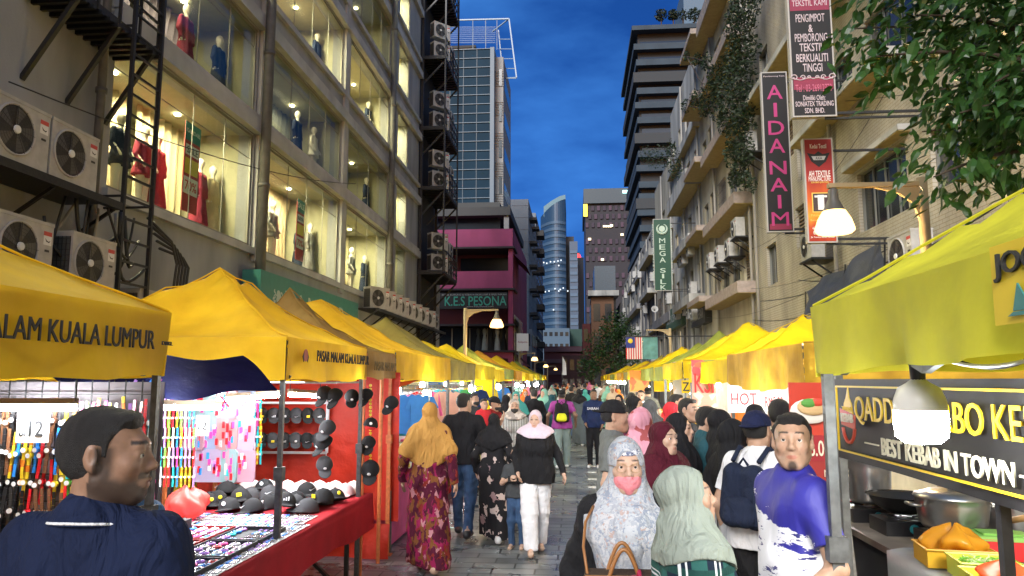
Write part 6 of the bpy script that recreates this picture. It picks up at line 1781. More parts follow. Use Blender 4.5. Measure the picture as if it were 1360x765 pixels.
for k in range(6):
 m=MB();m.box((-.075,-.05,0),(.075,.05,.004),TW)
 for j in range(6):
  c=[PL['pink'],PL['white'],PL['lilac'],PL['blue'],PL['black'],ring_cols[-1]][(j*k+j+k)%6]
  m.box((-.06+.022*j,-.035,.004),(-.048+.022*j,.035,.012),c)
 card_me.append(m.mesh('hairclip_card'))
yy=2.9;n=0
while yy<5.5:
 for xx in(-2.03,-1.99-.17):
  o=bpy.data.objects.new('hairclip_card',card_me[rg.randrange(6)]);COL.objects.link(o);o.location=(xx-.03,yy,tz+.01+.004*(n%2));o.rotation_euler=(0,0,rg.uniform(-.12,.12));tag(o,'white card of coloured hairclips lying near the street edge of the table','hairclip card','hairclip cards on the table');n+=1
 yy+=.112
for ri in range(5):
 for ci in range(7):
  o=bpy.data.objects.new('hairclip_card',card_me[rg.randrange(6)]);COL.objects.link(o);o.location=(-3.12+.165*ci,5.36+.12*ri-.0,tz+.01);o.rotation_euler=(0,0,rg.uniform(-.1,.1));tag(o,'white card of pink and white clips in the middle of the table','hairclip card','cards in the middle of the table')
for k in range(2):
 T=thing('ring_stand',['black ring display roll, farther from the camera, behind the trays','black ring display roll nearest the trays'][k],'display stand',(-3.1,5.18-.22*k,tz+.03))
 m=MB();m.box((-.35,-.05,0),(.35,.05,.07),TBk);m.build('roll',T)
 for j in range(9):m=MB();m.sphere((0,0,0),.024,ring_cols[[0,2,1,0,3,0,2,0,1][j]],8);o=m.build('ring',T,smooth=True);o.location=(-.30+.075*j,-.052,.05)
def bagf(u,v):
 a_=u*2*math.pi;r_=.16*math.sin(math.pi*min(v*1.02+.02,.97))**.55*(1+.14*math.sin(a_*5+v*9)+.08*math.sin(a_*9));return(-3.0+r_*math.cos(a_),5.62+r_*math.sin(a_)*.8,tz+.02+.24*v+.02*math.sin(a_*3))
sheet('plastic_bag','crumpled pale red plastic bag standing on the table beside the caps','bag',bagf,30,12,mat('pink_plastic_film',(.75,.12,.10),.25,trans=.45))
CAPB=cloth('cap_black',(.018,.018,.02),.8,.3)
def cap_mesh(m_,brim=None,nm='cap'):
 S=SDF();S.ell((0,0,0),(.088,.098,.105),.01,clip=[((0,0,0),(0,0,-1))]);S.ell((0,-.10,.004),(.068,.085,.010),.006,m=1 if brim else 0,clip=[((0,-.05,0),(0,1,0))]);S.cap((0,0,.104),(0,0,.107),.008,k=.005)
 return S.mesh(.008,nm,[m_,brim]if brim else[m_])
cap_me=[cap_mesh(CAPB),cap_mesh(cloth('cap_charcoal',(.05,.05,.055))),cap_mesh(CAPB,CLR['red'])]
pale_me=[cap_mesh(cloth('cap_pale%d'%k,c))for k,c in enumerate([(.72,.62,.60),(.75,.70,.66),(.70,.45,.45),(.62,.62,.66)])]
LOGO=[PL['white'],PL['yellow'],PL['red']]
def logo(k,parent,s=1.):
 m=MB()
 if k==0:m.add([(-.03,-.100,.05),(-.012,-.100,.04),(.035,-.098,.065),(-.010,-.102,.050),(-.022,-.1,.054)],[(0,1,2,3,4)],LOGO[0])
 elif k==1:m.box((-.02,-.102,.04),(.02,-.095,.07),LOGO[1])
 elif k==2:
  for j in range(3):m.box((-.024+.018*j,-.101,.04),(-.014+.018*j,-.094,.055+.008*j),LOGO[0])
 else:m.sphere((0,-.094,.055),.018,LOGO[k%3],8,(1,.4,1))
 return m.build('badge',parent)
capc=[0]
def cap_at(loc,rot,label,k=0,group=None,me=None,lg=None):
 o=bpy.data.objects.new('cap',me or cap_me[k]);COL.objects.link(o);o.location=loc;o.rotation_euler=rot;tag(o,label,'cap',group)
 if lg is not None:logo(lg,o)
 if loc[2]>1.1:o.scale=(.8,)*3
 capc[0]+=1;return o
cr_=random.Random(8)
for i in range(22):
 x=-3.12+.24*(i%5)+cr_.uniform(-.05,.05);y=6.02+.19*(i//5)+cr_.uniform(-.04,.04)
 cap_at((x,y,tz+.02+(.05 if i%3==0 else 0)),(cr_.uniform(-.25,.1),cr_.uniform(-.15,.15),cr_.uniform(-.9,.9)),'black cap lying in the pile on the market table',0 if i%4 else 1,'black caps piled on the table',lg=cr_.choice([0,1,2,3,4]))
for i in range(14):
 cap_at((-3.15+.17*(i%7)+cr_.uniform(-.03,.03),6.92+.16*(i//7),tz+.02),(0,0,cr_.uniform(-.4,.4)),'pale cap in the row at the far end of the market table',0,'pale caps at the end of the table',pale_me[i%4])
T=thing('cap_board','white framed board crowded with black caps under the tube light','display board',(-3.66,7.85,1.22))
bx0,bx1,bz0,bz1=PXx(345,7.85),PXx(440,7.85),PZ(380,601,Y=7.85),PZ(380,535,Y=7.85)
m=MB()
for a_,b_ in(((bx0,bz0),(bx1,bz0)),((bx0,bz1),(bx1,bz1)),((bx0,bz0),(bx0,bz1)),((bx1,bz0),(bx1,bz1))):m.bar((a_[0],7.85,a_[1]),(b_[0],7.85,b_[1]),.025,PL['white'])
for k in(.35,.7):m.bar((bx0,7.86,bz0+(bz1-bz0)*k),(bx1,7.86,bz0+(bz1-bz0)*k),.012,GALV)
m.build('frame',T,world=True)
for r_ in range(2):
 for c in range(6):
  cap_at((bx0+.12+.125*c,7.76,bz0+.14+.26*r_),(R(35),0,R(25)),'black cap clipped to the white framed board',c%2,'caps on the white framed board',lg=(c+r_)%4)
hang=[(432,525,0,'black cap hanging topmost on the front string'),(446,528,0,'black cap with a white swoosh shaped mark beside the topmost one'),(435,570,1,'charcoal cap on the front string, second down'),(432,590,0,'large black cap low on the front string'),(431,618,1,'lowest dark cap on the front string'),(467,528,0,'black cap behind the orange post, upper row'),(487,527,0,'black cap hanging between the posts, upper row'),(520,537,0,'black cap alone at the right end of the red tarpaulin'),(492,566,2,'black cap with a red brim on the yellow chain'),(490,590,0,'black cap below the red brimmed one'),(492,625,0,'lowest black cap on the yellow chain')]
for px,py,k,lab in hang:
 Yh_=7.0 if px>460 else 6.2
 p=P(px,py,Y=Yh_);cap_at(p,(R(42)if k!=2 else R(10),R(cr_.uniform(-15,15)),R(cr_.uniform(-45,45))),lab,k,lg=(0 if px==446 else 3))
m=MB();p=P(434,512,Y=6.22);q=P(433,625,Y=6.22);m.tube([p,q],.004,PL['white'],5);tag(m.build('string',loc=p),'white string carrying the front column of hanging caps','string')
m=MB();p=P(492,512,Y=7.02);q=P(492,615,Y=7.02)
for i in range(22):c=p.lerp(q,i/21);m.sphere(c,.016,PL['yellow'],6)
tag(m.build('chain',loc=p),'yellow plastic chain carrying caps in front of the red tarpaulin','chain')
m=MB();m.tube([(-3.9,6.9,1.83),(-2.02,6.9,1.83)],.01,GALV,6);m.tube([(-3.9,6.15,1.83),(-2.02,6.15,1.83)],.01,GALV,6);tag(m.build('hanging_rail',loc=(-2.02,6.9,1.83)),'thin steel rails under the second canopy for hanging caps','rail')
def strap_mesh(cols,L_=.26,w_=.018,dial=True):
 m=MB();z=0;k=0
 n=7
 for i in range(n):
  m.box((-w_/2,-.003,z-L_/n+.002),(w_/2,.003,z),cols[i%len(cols)]);z-=L_/n
 if dial:m.lathe([(0,-.012),(.019,-.012),(.019,.006),(0,.006)],cols[0],12,M=Matrix.Translation((0,-.006,-L_/2))@Matrix.Rotation(R(90),4,'X'));m.lathe([(0,.013),(.014,.013)],PL['white'],12,M=Matrix.Translation((0,-.006,-L_/2))@Matrix.Rotation(R(90),4,'X'))
 return m.mesh('watch')
WM=[strap_mesh([PL['black']]),strap_mesh([PL['black']],.30,.022),strap_mesh([PL['red']]),strap_mesh([PL['pink']]),strap_mesh([PL['blue']]),strap_mesh([PL['teal']]),strap_mesh([PL['yellow'],PL['orange']]),strap_mesh([PL['lilac']]),strap_mesh([PL['brown']]),strap_mesh([PL['white']]),strap_mesh([PL['green']]),strap_mesh([PL['orange'],PL['red'],PL['yellow'],PL['green'],PL['blue']])]
WN=['black','wide black','red','pink','blue','teal','yellow and orange','lilac','brown','white','green','rainbow striped']
wr_=random.Random(31)
YA=4.05
pxr=[(k,P(k,600,Y=YA).x)for k in range(-14,205,8)]
for ci,(px,x)in enumerate(pxr):
 for r_ in range(6):
  z=1.74-.165*r_+wr_.uniform(-.02,.02)
  k=wr_.choice([0,0,1,1,8,0])if px<22 else(wr_.choice([6,8,2,11,4,0,9,6])if px<95 else wr_.choice([3,4,2,11,6,7,5,9,10,0]))
  if px<95 and r_>=3 and px>22:k=wr_.choice([0,0,2,8])
  o=bpy.data.objects.new('wrist_watch',WM[k]);COL.objects.link(o);o.location=(x+wr_.uniform(-.008,.008),YA-.02-.02*(r_%2),z);o.rotation_euler=(0,wr_.uniform(-.12,.12),wr_.uniform(-.3,.3))
  tag(o,WN[k]+' wrist watch hanging on the grid behind the man in navy','watch',WN[k]+' watches on the near left grid')
T=thing('wire_grid','black wire grid carrying the watches at the nearest left stall','display grid',(-3.3,YA,.8))
m=MB();x0_,x1_=P(-40,600,Y=YA).x,P(205,600,Y=YA).x
for i in range(8):m.bar((x0_,YA+.01,.72+.15*i),(x1_,YA+.01,.72+.15*i),.006,STEEL_B)
for i in range(12):x=x0_+(x1_-x0_)*i/11;m.bar((x,YA+.012,.70),(x,YA+.012,1.85),.006,STEEL_B)
m.build('grid',T,world=True)
m=MB();m.box((x0_,YA+.06,.5),(x1_,YA+.07,1.84),mat('pale_backcloth',(.16,.14,.15),.8));m.build('backcloth',T,world=True)
T=thing('price_card','white price card marked RM 12 hanging before the black watches','price card',P(43,565,Y=YA-.12))
a_=P(24,545,Y=YA-.12);b_=P(64,588,Y=YA-.12)
m=MB();m.box((a_.x,YA-.12,b_.z),(b_.x,YA-.117,a_.z),PL['white']);m.build('card',T,world=True)
lettering('RM',INK,(a_.x+.035,YA-.1215,b_.z+.045),(1,0,0),T,width=.035);lettering('12',INK,((a_.x+b_.x)/2+.02,YA-.1215,(a_.z+b_.z)/2-.01),(1,0,0),T,width=.082,height=.085,bold=.02)
card2=[]
for k,c in enumerate(('lilac','teal','pink','blue','red')):
 m=MB();film=mat('clear_pack_'+c,tuple(.35*v+.35 for v in PL[c].node_tree.nodes['Principled BSDF'].inputs[0].default_value[:3]),.15,trans=.4)
 m.prism([(-.12,-.30),(.12,-.30),(.135,-.27),(.135,-.03),(.11,0),(-.11,0),(-.135,-.03),(-.135,-.27)],-.02,.0,film)
 for j in range(11):a__=wr_.uniform(-.09,.09);b__=wr_.uniform(-.25,-.05);m.box((a__-.012,-.03,b__-.03),(a__+.012,-.021,b__+.03),PL[wr_.choice(['white',c,'pink','red','blue'])])
 m.tube([(-.04,-.01,0),(-.03,-.01,.03),(.03,-.01,.03),(.04,-.01,0)],.005,PL['white'],5)
 card2.append(m.mesh('accessory_pack'))
YB_=6.7
for r_ in range(3):
 for c in range(4):
  k=(r_*2+c)%5
  if c==0 and r_==2:continue
  p=P(258+21*c,512+42*r_,Y=YB_);o=bpy.data.objects.new('accessory_pack',card2[k]);COL.objects.link(o);o.location=p;o.rotation_euler=(0,0,R(wr_.uniform(-12,12)))
  tag(o,['lilac','teal','pink','pale blue','red'][k]+' see-through pack of hair accessories hanging behind the first pole','accessory pack',['lilac','teal','pink','pale blue','red'][k]+' packs hanging behind the first pole')
for c in range(9):
 for r_ in range(5):
  px=214+5.5*c;p=P(px,516+26*r_,Y=5.9);k=wr_.choice([3,4,2,5,6,7,9,10]);o=bpy.data.objects.new('beaded_strap',WM[k]);COL.objects.link(o);o.location=p;o.scale=(.7,.7,.62);tag(o,WN[k]+' beaded strap hanging between the first pole and the packs','strap',WN[k]+' straps beside the packs')
for c in range(5):
 for r_ in range(4):
  p=P(330+4.2*c,520+23*r_,Y=7.3);k=wr_.choice([3,2,7,5,9,6]);o=bpy.data.objects.new('beaded_strap',WM[k]);COL.objects.link(o);o.location=p;o.scale=(1,1,.8);tag(o,WN[k]+' beaded strap hanging at the left edge of the red tarpaulin','strap',WN[k]+' straps beside the red tarpaulin')
for c in range(14):
 px=148+11*c;p=P(px,505+wr_.uniform(-2,6),Y=4.3 if px<215 else 6.0);k=wr_.choice([3,2,7,4]);o=bpy.data.objects.new('hanging_toy',WM[k]);COL.objects.link(o);o.location=p;o.rotation_euler=(0,wr_.uniform(-.8,.8),0);tag(o,WN[k]+' trinket dangling under the near left canopies','trinket',WN[k]+' trinkets dangling under the near canopies')
p=P(176,512,Y=5.);o=sheet('price_tag','small white price card hanging among the straps behind the first pole','price card',lambda u,v:tuple(P(261,552,Y=5.85)+Vector((.11*u,0,-.16*v))),2,2,PL['white'])
lettering('12',INK,tuple(P(261,552,Y=5.84)+Vector((.055,0,-.08))),(1,0,0),o,width=.07)
tube_light(P(-30,541,Y=3.86),P(100,541,Y=3.86),'fluorescent tube in front of the watches at the left edge of the photo',hang=.2)
tube_light(P(150,541,Y=4.6),P(292,541,Y=5.4),'fluorescent tube behind the head of the man in navy',hang=.2)
tube_light(P(288,531,Y=6.5),P(372,525,Y=6.9),'fluorescent tube left of the second canopy pole',hang=.2)
tube_light(P(385,524,Y=6.4),P(425,526,Y=7.4),'short fluorescent tube above the framed caps',hang=.2)
area('stall_fill',(-2.9,5.6,1.84),1.2,45,(.95,.97,1)).data.spread=R(170)
def garment(m_,w_=.42,L_=.62,kind=0):
 m=MB()
 if kind==0:
  o=[(-.06,0),(-w_/2,-.05),(-w_/2-.09,-.24),(-w_/2-.01,-.27),(-w_/2+.01,-.16),(-w_/2+.01,-L_),(w_/2-.01,-L_-.01),(w_/2-.01,-.16),(w_/2+.01,-.27),(w_/2+.09,-.24),(w_/2,-.05),(.06,0),(0,-.04)]
 elif kind==1:
  o=[(-.05,0),(-.17,-.05),(-.24,-.45),(-.19,-.46),(-.15,-.25),(-.16,-.5),(-.27,-1.15),(.27,-1.15),(.16,-.5),(.15,-.25),(.19,-.46),(.24,-.45),(.17,-.05),(.05,0),(0,-.03)]
 else:
  o=[(-.12,0),(-.13,-.8),(.13,-.82),(.12,0)]
 m.prism(o,-.022,.022,m_)
 m.tube([(-.17,0,-.05),(0,0,.01),(.17,0,-.05)],.006,GALV,5);m.tube([(0,0,.01),(0,0,.05),(.015,0,.07)],.004,GALV,5)
 me=m.mesh('hanging_garment')
 return me
GM={}
for n in CLR:
 for kd in(0,1,2):GM[(n,kd)]=garment(CLR[n],kind=kd)
KN=['shirt','long dress','strip of cloth']
gr_=random.Random(77)
def rail(a,b,z,n,names,kind,label_side,rz,step=None):
 a=Vector(a);b=Vector(b)
 for i in range(n):
  p=a.lerp(b,(i+.5)/n);nm=gr_.choice(names)
  o=bpy.data.objects.new('hanging_garment',GM[(nm,kind)]);COL.objects.link(o);o.location=(p.x,p.y,z-.07);o.rotation_euler=(0,0,rz+gr_.uniform(-.3,.3));o.scale=(gr_.uniform(.85,1.05),)*3
  tag(o,'%s %s hanging on a rail in the %s stalls'%(nm,KN[kind],label_side),'garment','%s %ss on rails, %s'%(nm,KN[kind],label_side))
 m=MB();m.tube([a+Vector((0,0,z-a.z)),b+Vector((0,0,z-b.z))],.012,GALV,6);return m
pal=[['mint','white','teal','cream','yellow','blue'],['pink','red','white','peach','lilac'],['navy','blue','teal','green','white','grey'],['yellow','orange','cream','white'],['teal','blue','mint','lilac','navy'],['white','pink','black','red']]
def stall_left(i,y0,y1,x=XF):
 side='farther left'
 T=thing('clothes_rail',['clothes rail packed with pale cloth strips in the fourth left stall','clothes rails with shirts in the fifth left stall','clothes rails in the sixth left stall with green and blue cloths','clothes rails in the seventh left stall','clothes rails in the eighth left stall','clothes rails in the ninth left stall','clothes rails in the tenth left stall'][i],'clothes rail',(x-.3,y0,0))
 p=pal[i%6]
 for(a,b,z,n,kd,rz)in(((x-1.0,y0+.25,0),(x-1.0,y1-.2,0),1.66,9 if i else 15,2 if i==0 else 0,R(90)if i else R(60)),((x-2.8,y1-.12,0),(x-.3,y1-.12,0),1.7,11,1 if i%2 else 0,R(12)),((x-2.5,y0+.3,0),(x-2.5,y1-.3,0),1.75,9,1,R(90))):
  m=rail(a,b,z,n,p,kd,side,rz);
  for q in(a,b):m.tube([(q[0],q[1],0),(q[0],q[1],z)],.012,GALV,6)
  m.build('rail',T,world=True)
 T=thing('market_table',['cloth covered table of folded clothes in the fourth left stall','cloth covered table in the fifth left stall','cloth covered table in the sixth left stall','cloth covered table in the seventh left stall','cloth covered table in the eighth left stall','cloth covered table in the ninth left stall','cloth covered table in the tenth left stall'][i],'table',(x-.1,y0,0))
 m=MB();m.box((x-.85,y0+.2,.02),(x-.08,y1-.2,.74),CLR[['pink','red','teal','white','lilac','blue','red'][i]]);m.build('tablecloth',T,world=True)
 m=MB();m.box((x-.9,y0+.17,.74),(x-.05,y1-.17,.765),PL['white']);m.build('table_top',T,world=True)
 for r_ in range(8):
  yy_=y0+.35+(y1-y0-.7)*r_/7
  for q in range(3):
   nm=gr_.choice(p);me=FM.setdefault(nm,None)
   if me is None:
    b=MB();b.box((-.11,-.14,0),(.11,.14,.022),CLR[nm]);b.box((-.105,-.135,.024),(.105,.138,.045),CLR[nm]);me=FM[nm]=b.mesh('folded_garment')
   o=bpy.data.objects.new('folded_garment',me);COL.objects.link(o);o.location=(x-.22-.25*q,yy_,.767+.0*q);o.rotation_euler=(0,0,gr_.uniform(-.2,.2));o.scale=(1,1,gr_.choice([1,2,3]));tag(o,nm+' folded garment stacked on a left side stall table','garment',nm+' folded garments on the left tables')
FM={}
for i,(a,b)in enumerate(leftY[:7]):stall_left(i,a,b)
for i,(a,b)in enumerate(leftY):
 bulb((XF-rt_.uniform(.2,.8),a+(b-a)*rt_.uniform(.2,.6),1.80-rt_.uniform(0,.16)),s=1.4);
 if i<7:bulb((XF-1.6,a+(b-a)*.7,1.80),s=1.1)
for i,(a,b)in enumerate(leftY[:8]):
 c=[CLR['white'],CLR['red'],CLR['teal'],CLR['yellow'],CLR['cream'],CLR['blue'],CLR['white'],CLR['green']][i]
 o=sheet('back_sheet',['white','red','teal','yellow','cream','blue','pale','green'][i]+' cloth sheet closing the back of a left stall','sheet',lambda u,v,a=a,b=b:(XF-2.85+.04*math.sin(u*18),a+(b-a)*u,1.95-1.9*v),24,4,c)
o=sheet('awning_cloth','red cloth slung under the fourth left canopy above the rail','cloth',lambda u,v:(XF-.45-1.9*v,Y4+.4+(Y5-Y4-.6)*u,1.86-.10*math.sin(math.pi*u)-.08*math.sin(math.pi*v)),20,8,REDT)
sheet('partition_sheet','bright yellow sheet hanging at the street edge of the seventh left stall','sheet',lambda u,v:(XF+.02-.55*u,leftY[2][1]-.05,1.95-1.55*v),8,6,YEL2)
XBn=1.30
ya=P(1108,505,X=XBn).y;zb0,zb1=1.47,1.855
yN=.75
T=thing('banner','long black banner with yellow and cream lettering across the front of the kebab stall','banner',(XBn,yN,zb0))
BK_=mat('black_vinyl',(.012,.012,.013),.45,var=.5,vscale=5,spec=.25)
def bf(u,v):y=ya+(yN-ya)*u;return(XBn+.015*math.sin(u*9)+.01*math.sin(v*3),y,zb1-(zb1-zb0)*v-.02*math.sin(math.pi*u)*0)
m=MB();m.grid(bf,30,4,BK_);m.build('vinyl',T,smooth=True,world=True)
YI=mat('yellow_ink',(.80,.55,.02),.4);CI=mat('cream_ink',(.72,.68,.52),.4);RI=mat('orange_red_ink',(.60,.06,.02),.4)
XT=XBn-.02
m=MB()
for z in(zb1-.035,zb0+.045):m.bar((XT,ya-.08,z),(XT,yN,z),.008,YI)
m.bar((XT,ya-.08,zb0+.045),(XT,ya-.08,zb1-.035),.008,YI);m.build('border',T,world=True)
lettering('QADDEE TURBO KEBAB',YI,(XT-.004,ya-1.10,zb0+.245),(0,-1,0),T,width=1.55,height=.125,bold=.0)
lettering('BEST KEBAB IN TOWN',CI,(XT-.004,ya-1.08,zb0+.105),(0,-1,0),T,width=.95,height=.072,bold=.012)
m=MB()
m.bar((XT-.003,ya-.42,zb0+.105),(XT-.003,ya-.57,zb0+.105),.006,CI);m.bar((XT-.003,ya-1.58,zb0+.105),(XT-.003,ya-1.8,zb0+.105),.006,CI);m.build('rule',T,world=True)
yc=ya-.24;zc=zb0+.20
m=MB();m.prism([(yc-.06,zc+.02),(yc-.045,zc+.07),(yc-.02,zc+.10),(yc-.01,zc+.15),(yc+.02,zc+.10),(yc+.05,zc+.07),(yc+.06,zc+.02)],XT-.006,XT-.002,YI,'x')
m.prism([(yc-.085,zc-.045),(yc-.095,zc+.02),(yc+.095,zc+.045),(yc+.085,zc-.03)],XT-.010,XT-.006,RI,'x')
m.tube([(XT-.006,yc+.075*math.cos(a*.35+3.3),zc-.03+.08*math.sin(a*.35+3.3))for a in range(9)],.008,RI,5);m.build('emblem',T,world=True)
lettering('KEBAB',CI,(XT-.012,yc,zc+.004),(0,-1,0),T,width=.15,height=.04,bold=.02)
lettering('TURBO',YI,(XT-.012,yc,zc+.048),(0,-1,0),T,width=.11,height=.018)
m=MB();m.bar((XBn+.03,ya+.03,0),(XBn+.03,ya+.03,1.95),.035,POLEG);tag(m.build('stall_post',loc=(XBn+.03,ya+.03,0)),'grey steel post at the left end of the black kebab banner','post')
pp=P(1334,700,X=XBn+.05);m=MB();m.bar((XBn+.05,pp.y,0),(XBn+.05,pp.y,zb0+.02),.032,STEEL_B);tag(m.build('stall_post',loc=(XBn+.05,pp.y,0)),'black square post under the black banner near the right edge','post')
m=MB();a_=P(1112,610,Y=ya+.1);b_=P(1140,765,Y=ya+.1);m.bar((a_.x,ya+.1,1.5),(b_.x+.03,ya+.1,.0),.035,GALV);tag(m.build('stall_brace',loc=(a_.x,ya+.1,0)),'slanted chequer plate strut beside the kebab counter','strut')
CT=mat('steel_counter',(.42,.36,.29),.35,.4,var=.4,vscale=5);PLST=mat('clear_plastic_cover',(.72,.76,.76),.18,trans=.35,bump=.6,bscale=7)
cz=.87;cx0=1.82;cy1=5.9
T=thing('food_counter','long steel topped counter of the kebab stall','counter',(cx0,1.2,0))
m=MB();m.box((cx0,1.0,cz-.04),(3.6,cy1,cz),CT);m.build('counter_top',T,world=True)
m=MB();m.box((cx0+.06,1.05,.05),(3.5,cy1-.05,cz-.041),mat('dark_cupboard',(.05,.05,.055),.6));m.build('cabinet',T,world=True)
def pc(u,v):
 y=4.62-2.9*u
 if v<.55:return(2.75-.95*v/.55,y,cz+.016+.004*math.sin(u*30))
 k=(v-.55)/.45;return(cx0-.03-.02*math.sin(u*16)*k,y,cz+.016-k*.62)
m=MB();m.grid(pc,40,16,PLST);tag(m.build('plastic_cover',smooth=True,loc=(cx0,2.8,cz)),'clear white plastic sheet over the front of the kebab counter','plastic sheet')
ALM=mat('aluminium_pot',(.42,.42,.41),.28,.85,var=.25,vscale=8);ALM2=mat('sooty_pan',(.035,.035,.036),.4,.5)
def at_c(px,py):return P(px,py,Z=cz)
def pot(label,c,r,h_,lid=True,mm=ALM,name='cooking_pot',cat='pot'):
 T=thing(name,label,cat,c)
 m=MB();m.lathe([(0,0),(r*.82,0),(r*.92,.03),(r,h_*.8),(r,h_),(r*1.06,h_+.008),(r*.96,h_+.006),(r*.9,h_*.3)],mm,28);m.build('pot_body',T,smooth=True)
 if lid:m=MB();m.lathe([(r*1.04,h_+.008),(r*1.02,h_+.02),(r*.6,h_+.045),(0,h_+.055)],mm,28);m.lathe([(.02,h_+.05),(.02,h_+.08),(.035,h_+.09),(0,h_+.10)],STEEL_B,12);m.build('lid',T,smooth=True)
 for s_ in(-1,1):m=MB();m.tube([(s_*r,-.05,h_*.75),(s_*(r+.05),-.04,h_*.78),(s_*(r+.05),.04,h_*.78),(s_*r,.05,h_*.75)],.010,mm,6);m.build('handle',T,smooth=True)
 return T
def burner(label,c):
 T=thing('gas_burner',label,'burner',c)
 m=MB();m.box((-.17,-.14,0),(.17,.14,.09),mat('burner_black',(.02,.02,.022),.35));m.build('casing',T)
 m=MB();m.lathe([(.03,0),(.03,.012),(0,.012)],mat('teal_knob',(.05,.35,.38),.4),12,M=Matrix.Translation((0,-.14,.045))@Matrix.Rotation(R(90),4,'X'));m.build('knob',T)
 m=MB()
 for k in range(4):a=k*math.pi/2;m.bar((.05*math.cos(a),.05*math.sin(a),.10),(.14*math.cos(a),.14*math.sin(a),.115),.012,STEEL_B)
 m.tube([(.10*math.cos(a*math.pi/6),.10*math.sin(a*math.pi/6),.10)for a in range(13)],.008,STEEL_B,6,cap=False);m.build('grate',T)
 return T
k1=P(1192,705,Z=cz)
b1=Vector((2.05,4.15,cz));b2=Vector((2.05,4.72,cz))
YB1=4.1
def onY(px,Y):return PXx(px,Y,640)
pA=Vector((onY(1262,4.7),4.7,cz));pB=Vector((onY(1198,5.15),5.15,cz));pC=Vector((onY(1154,5.6),5.6,cz));pD=Vector((onY(1342,4.9),4.9,cz))
burner('black gas burner with a teal knob under the black wok',pB+Vector((0,-.0,.0)));burner('black gas burner below the tall steel steamer',pC)
burner('black gas burner under the big lidded aluminium pot',pA)
pot('big lidded aluminium pot in the middle of the kebab counter',pA+Vector((0,0,.12)),.195,.17)
pot('partly hidden aluminium pot behind the black post on the kebab counter',pD+Vector((.0,0,.02)),.17,.22,False)
pot('tall steel steamer at the far left of the kebab counter',pC+Vector((.0,.0,.12)),.15,.30,True)
T=thing('wok','wide black wok on the burner beside the lidded pot','wok',pB+Vector((0,0,.115)))
m=MB();m.lathe([(0,0),(.09,.01),(.16,.05),(.215,.12),(.225,.125),(.205,.115),(.15,.06),(0,.02)],ALM2,28);m.build('bowl',T,smooth=True);m=MB();m.tube([(.2,0,.11),(.30,-.02,.14),(.34,-.02,.14)],.012,mat('wood_handle',(.45,.25,.10),.6),8);m.build('handle',T,smooth=True)
m=MB();a_=pA+Vector((.26,-.1,.18));m.tube([a_,a_+Vector((.10,-.12,.05))],[.018,.02],mat('wood_handle',(.45,.25,.10),.6),8);tag(m.build('ladle',smooth=True,loc=a_),'wooden handle of a ladle right of the big lidded pot','ladle')
def trayb(label,px,py,Yt_,w_,d_,h_,mm,content=None):
 x=PXx(px,Yt_,py);T=thing('plastic_tray',label,'tray',(x,Yt_,cz+.02))
 m=MB();t=.008
 m.box((-w_/2,-d_/2,0),(w_/2,d_/2,t),mm)
 for a,b in(((-w_/2,-d_/2),(w_/2,-d_/2+t)),((-w_/2,d_/2-t),(w_/2,d_/2)),((-w_/2,-d_/2+t),(-w_/2+t,d_/2-t)),((w_/2-t,-d_/2+t),(w_/2,d_/2-t))):m.box((a[0],a[1],t),(b[0],b[1],h_),mm)
 m.tube([(-w_/2-.005,-d_/2-.005,h_),(w_/2+.005,-d_/2-.005,h_),(w_/2+.005,d_/2+.005,h_),(-w_/2-.005,d_/2+.005,h_),(-w_/2-.005,-d_/2-.005,h_)],.006,mm,5)
 m.build('tray_body',T)
 T.rotation_euler=(0,0,R(-8))
 return T,Vector((x,Yt_,cz+.02))
def crumple(label,c,r,h_,mm,name='plastic_bag',sd=1,knot=False):
 g_=random.Random(sd);ph=[g_.uniform(0,6)for _ in range(4)]
 def fn(u,v):
  a=u*2*math.pi;rr_=r*(math.sin(math.pi*(.08+.9*v))**.7)*(1+.18*math.sin(a*4+ph[0]+v*6)+.12*math.sin(a*7+ph[1]))
  if knot and v>.8:rr_*=.5+.5*abs(math.sin(a*1.0))
  return(c[0]+rr_*math.cos(a),c[1]+rr_*.8*math.sin(a),c[2]+h_*v+.02*math.sin(a*3+ph[2]))
 return sheet(name,label,'bag',fn,32,14,mm)
OB=mat('orange_film',(.85,.42,.03),.25,trans=.4);RB=mat('red_film',(.80,.12,.04),.25,trans=.4);YB2=mat('yellow_tray',(.62,.60,.06),.4);YB3=mat('lime_tray',(.55,.62,.08),.4)
T,c=trayb('orange yellow tray lined with an orange plastic bag',1264,700,4.22,.32,.24,.09,mat('amber_tray',(.75,.42,.03),.4));crumple('crumpled orange plastic bag in the left tray on the counter',c+Vector((.02,.02,.03)),.14,.16,OB,sd=2,knot=True)
T,c=trayb('lime yellow tray of shredded cabbage',1306,725,3.93,.27,.22,.09,YB3)
m=MB();gv=random.Random(5)
for i in range(160):q=c+Vector((gv.uniform(-.10,.10),gv.uniform(-.08,.08),.06+gv.uniform(0,.03)));m.bar(q,q+Vector((gv.uniform(-.03,.03),gv.uniform(-.03,.03),gv.uniform(-.005,.01))),.005,[mat('cabbage',(.55,.65,.35),.6),mat('lettuce',(.2,.5,.06),.6)][i%2])
tag(m.build('shredded_cabbage',loc=c),'shredded green and white cabbage in the lime tray','food',kind='stuff')
T,c=trayb('pale yellow tray with a red plastic bag, nearest the camera',1335,740,3.62,.30,.26,.09,YB2);crumple('crumpled red plastic bag in the nearest tray',c+Vector((.02,.02,.03)),.12,.11,RB,sd=5)
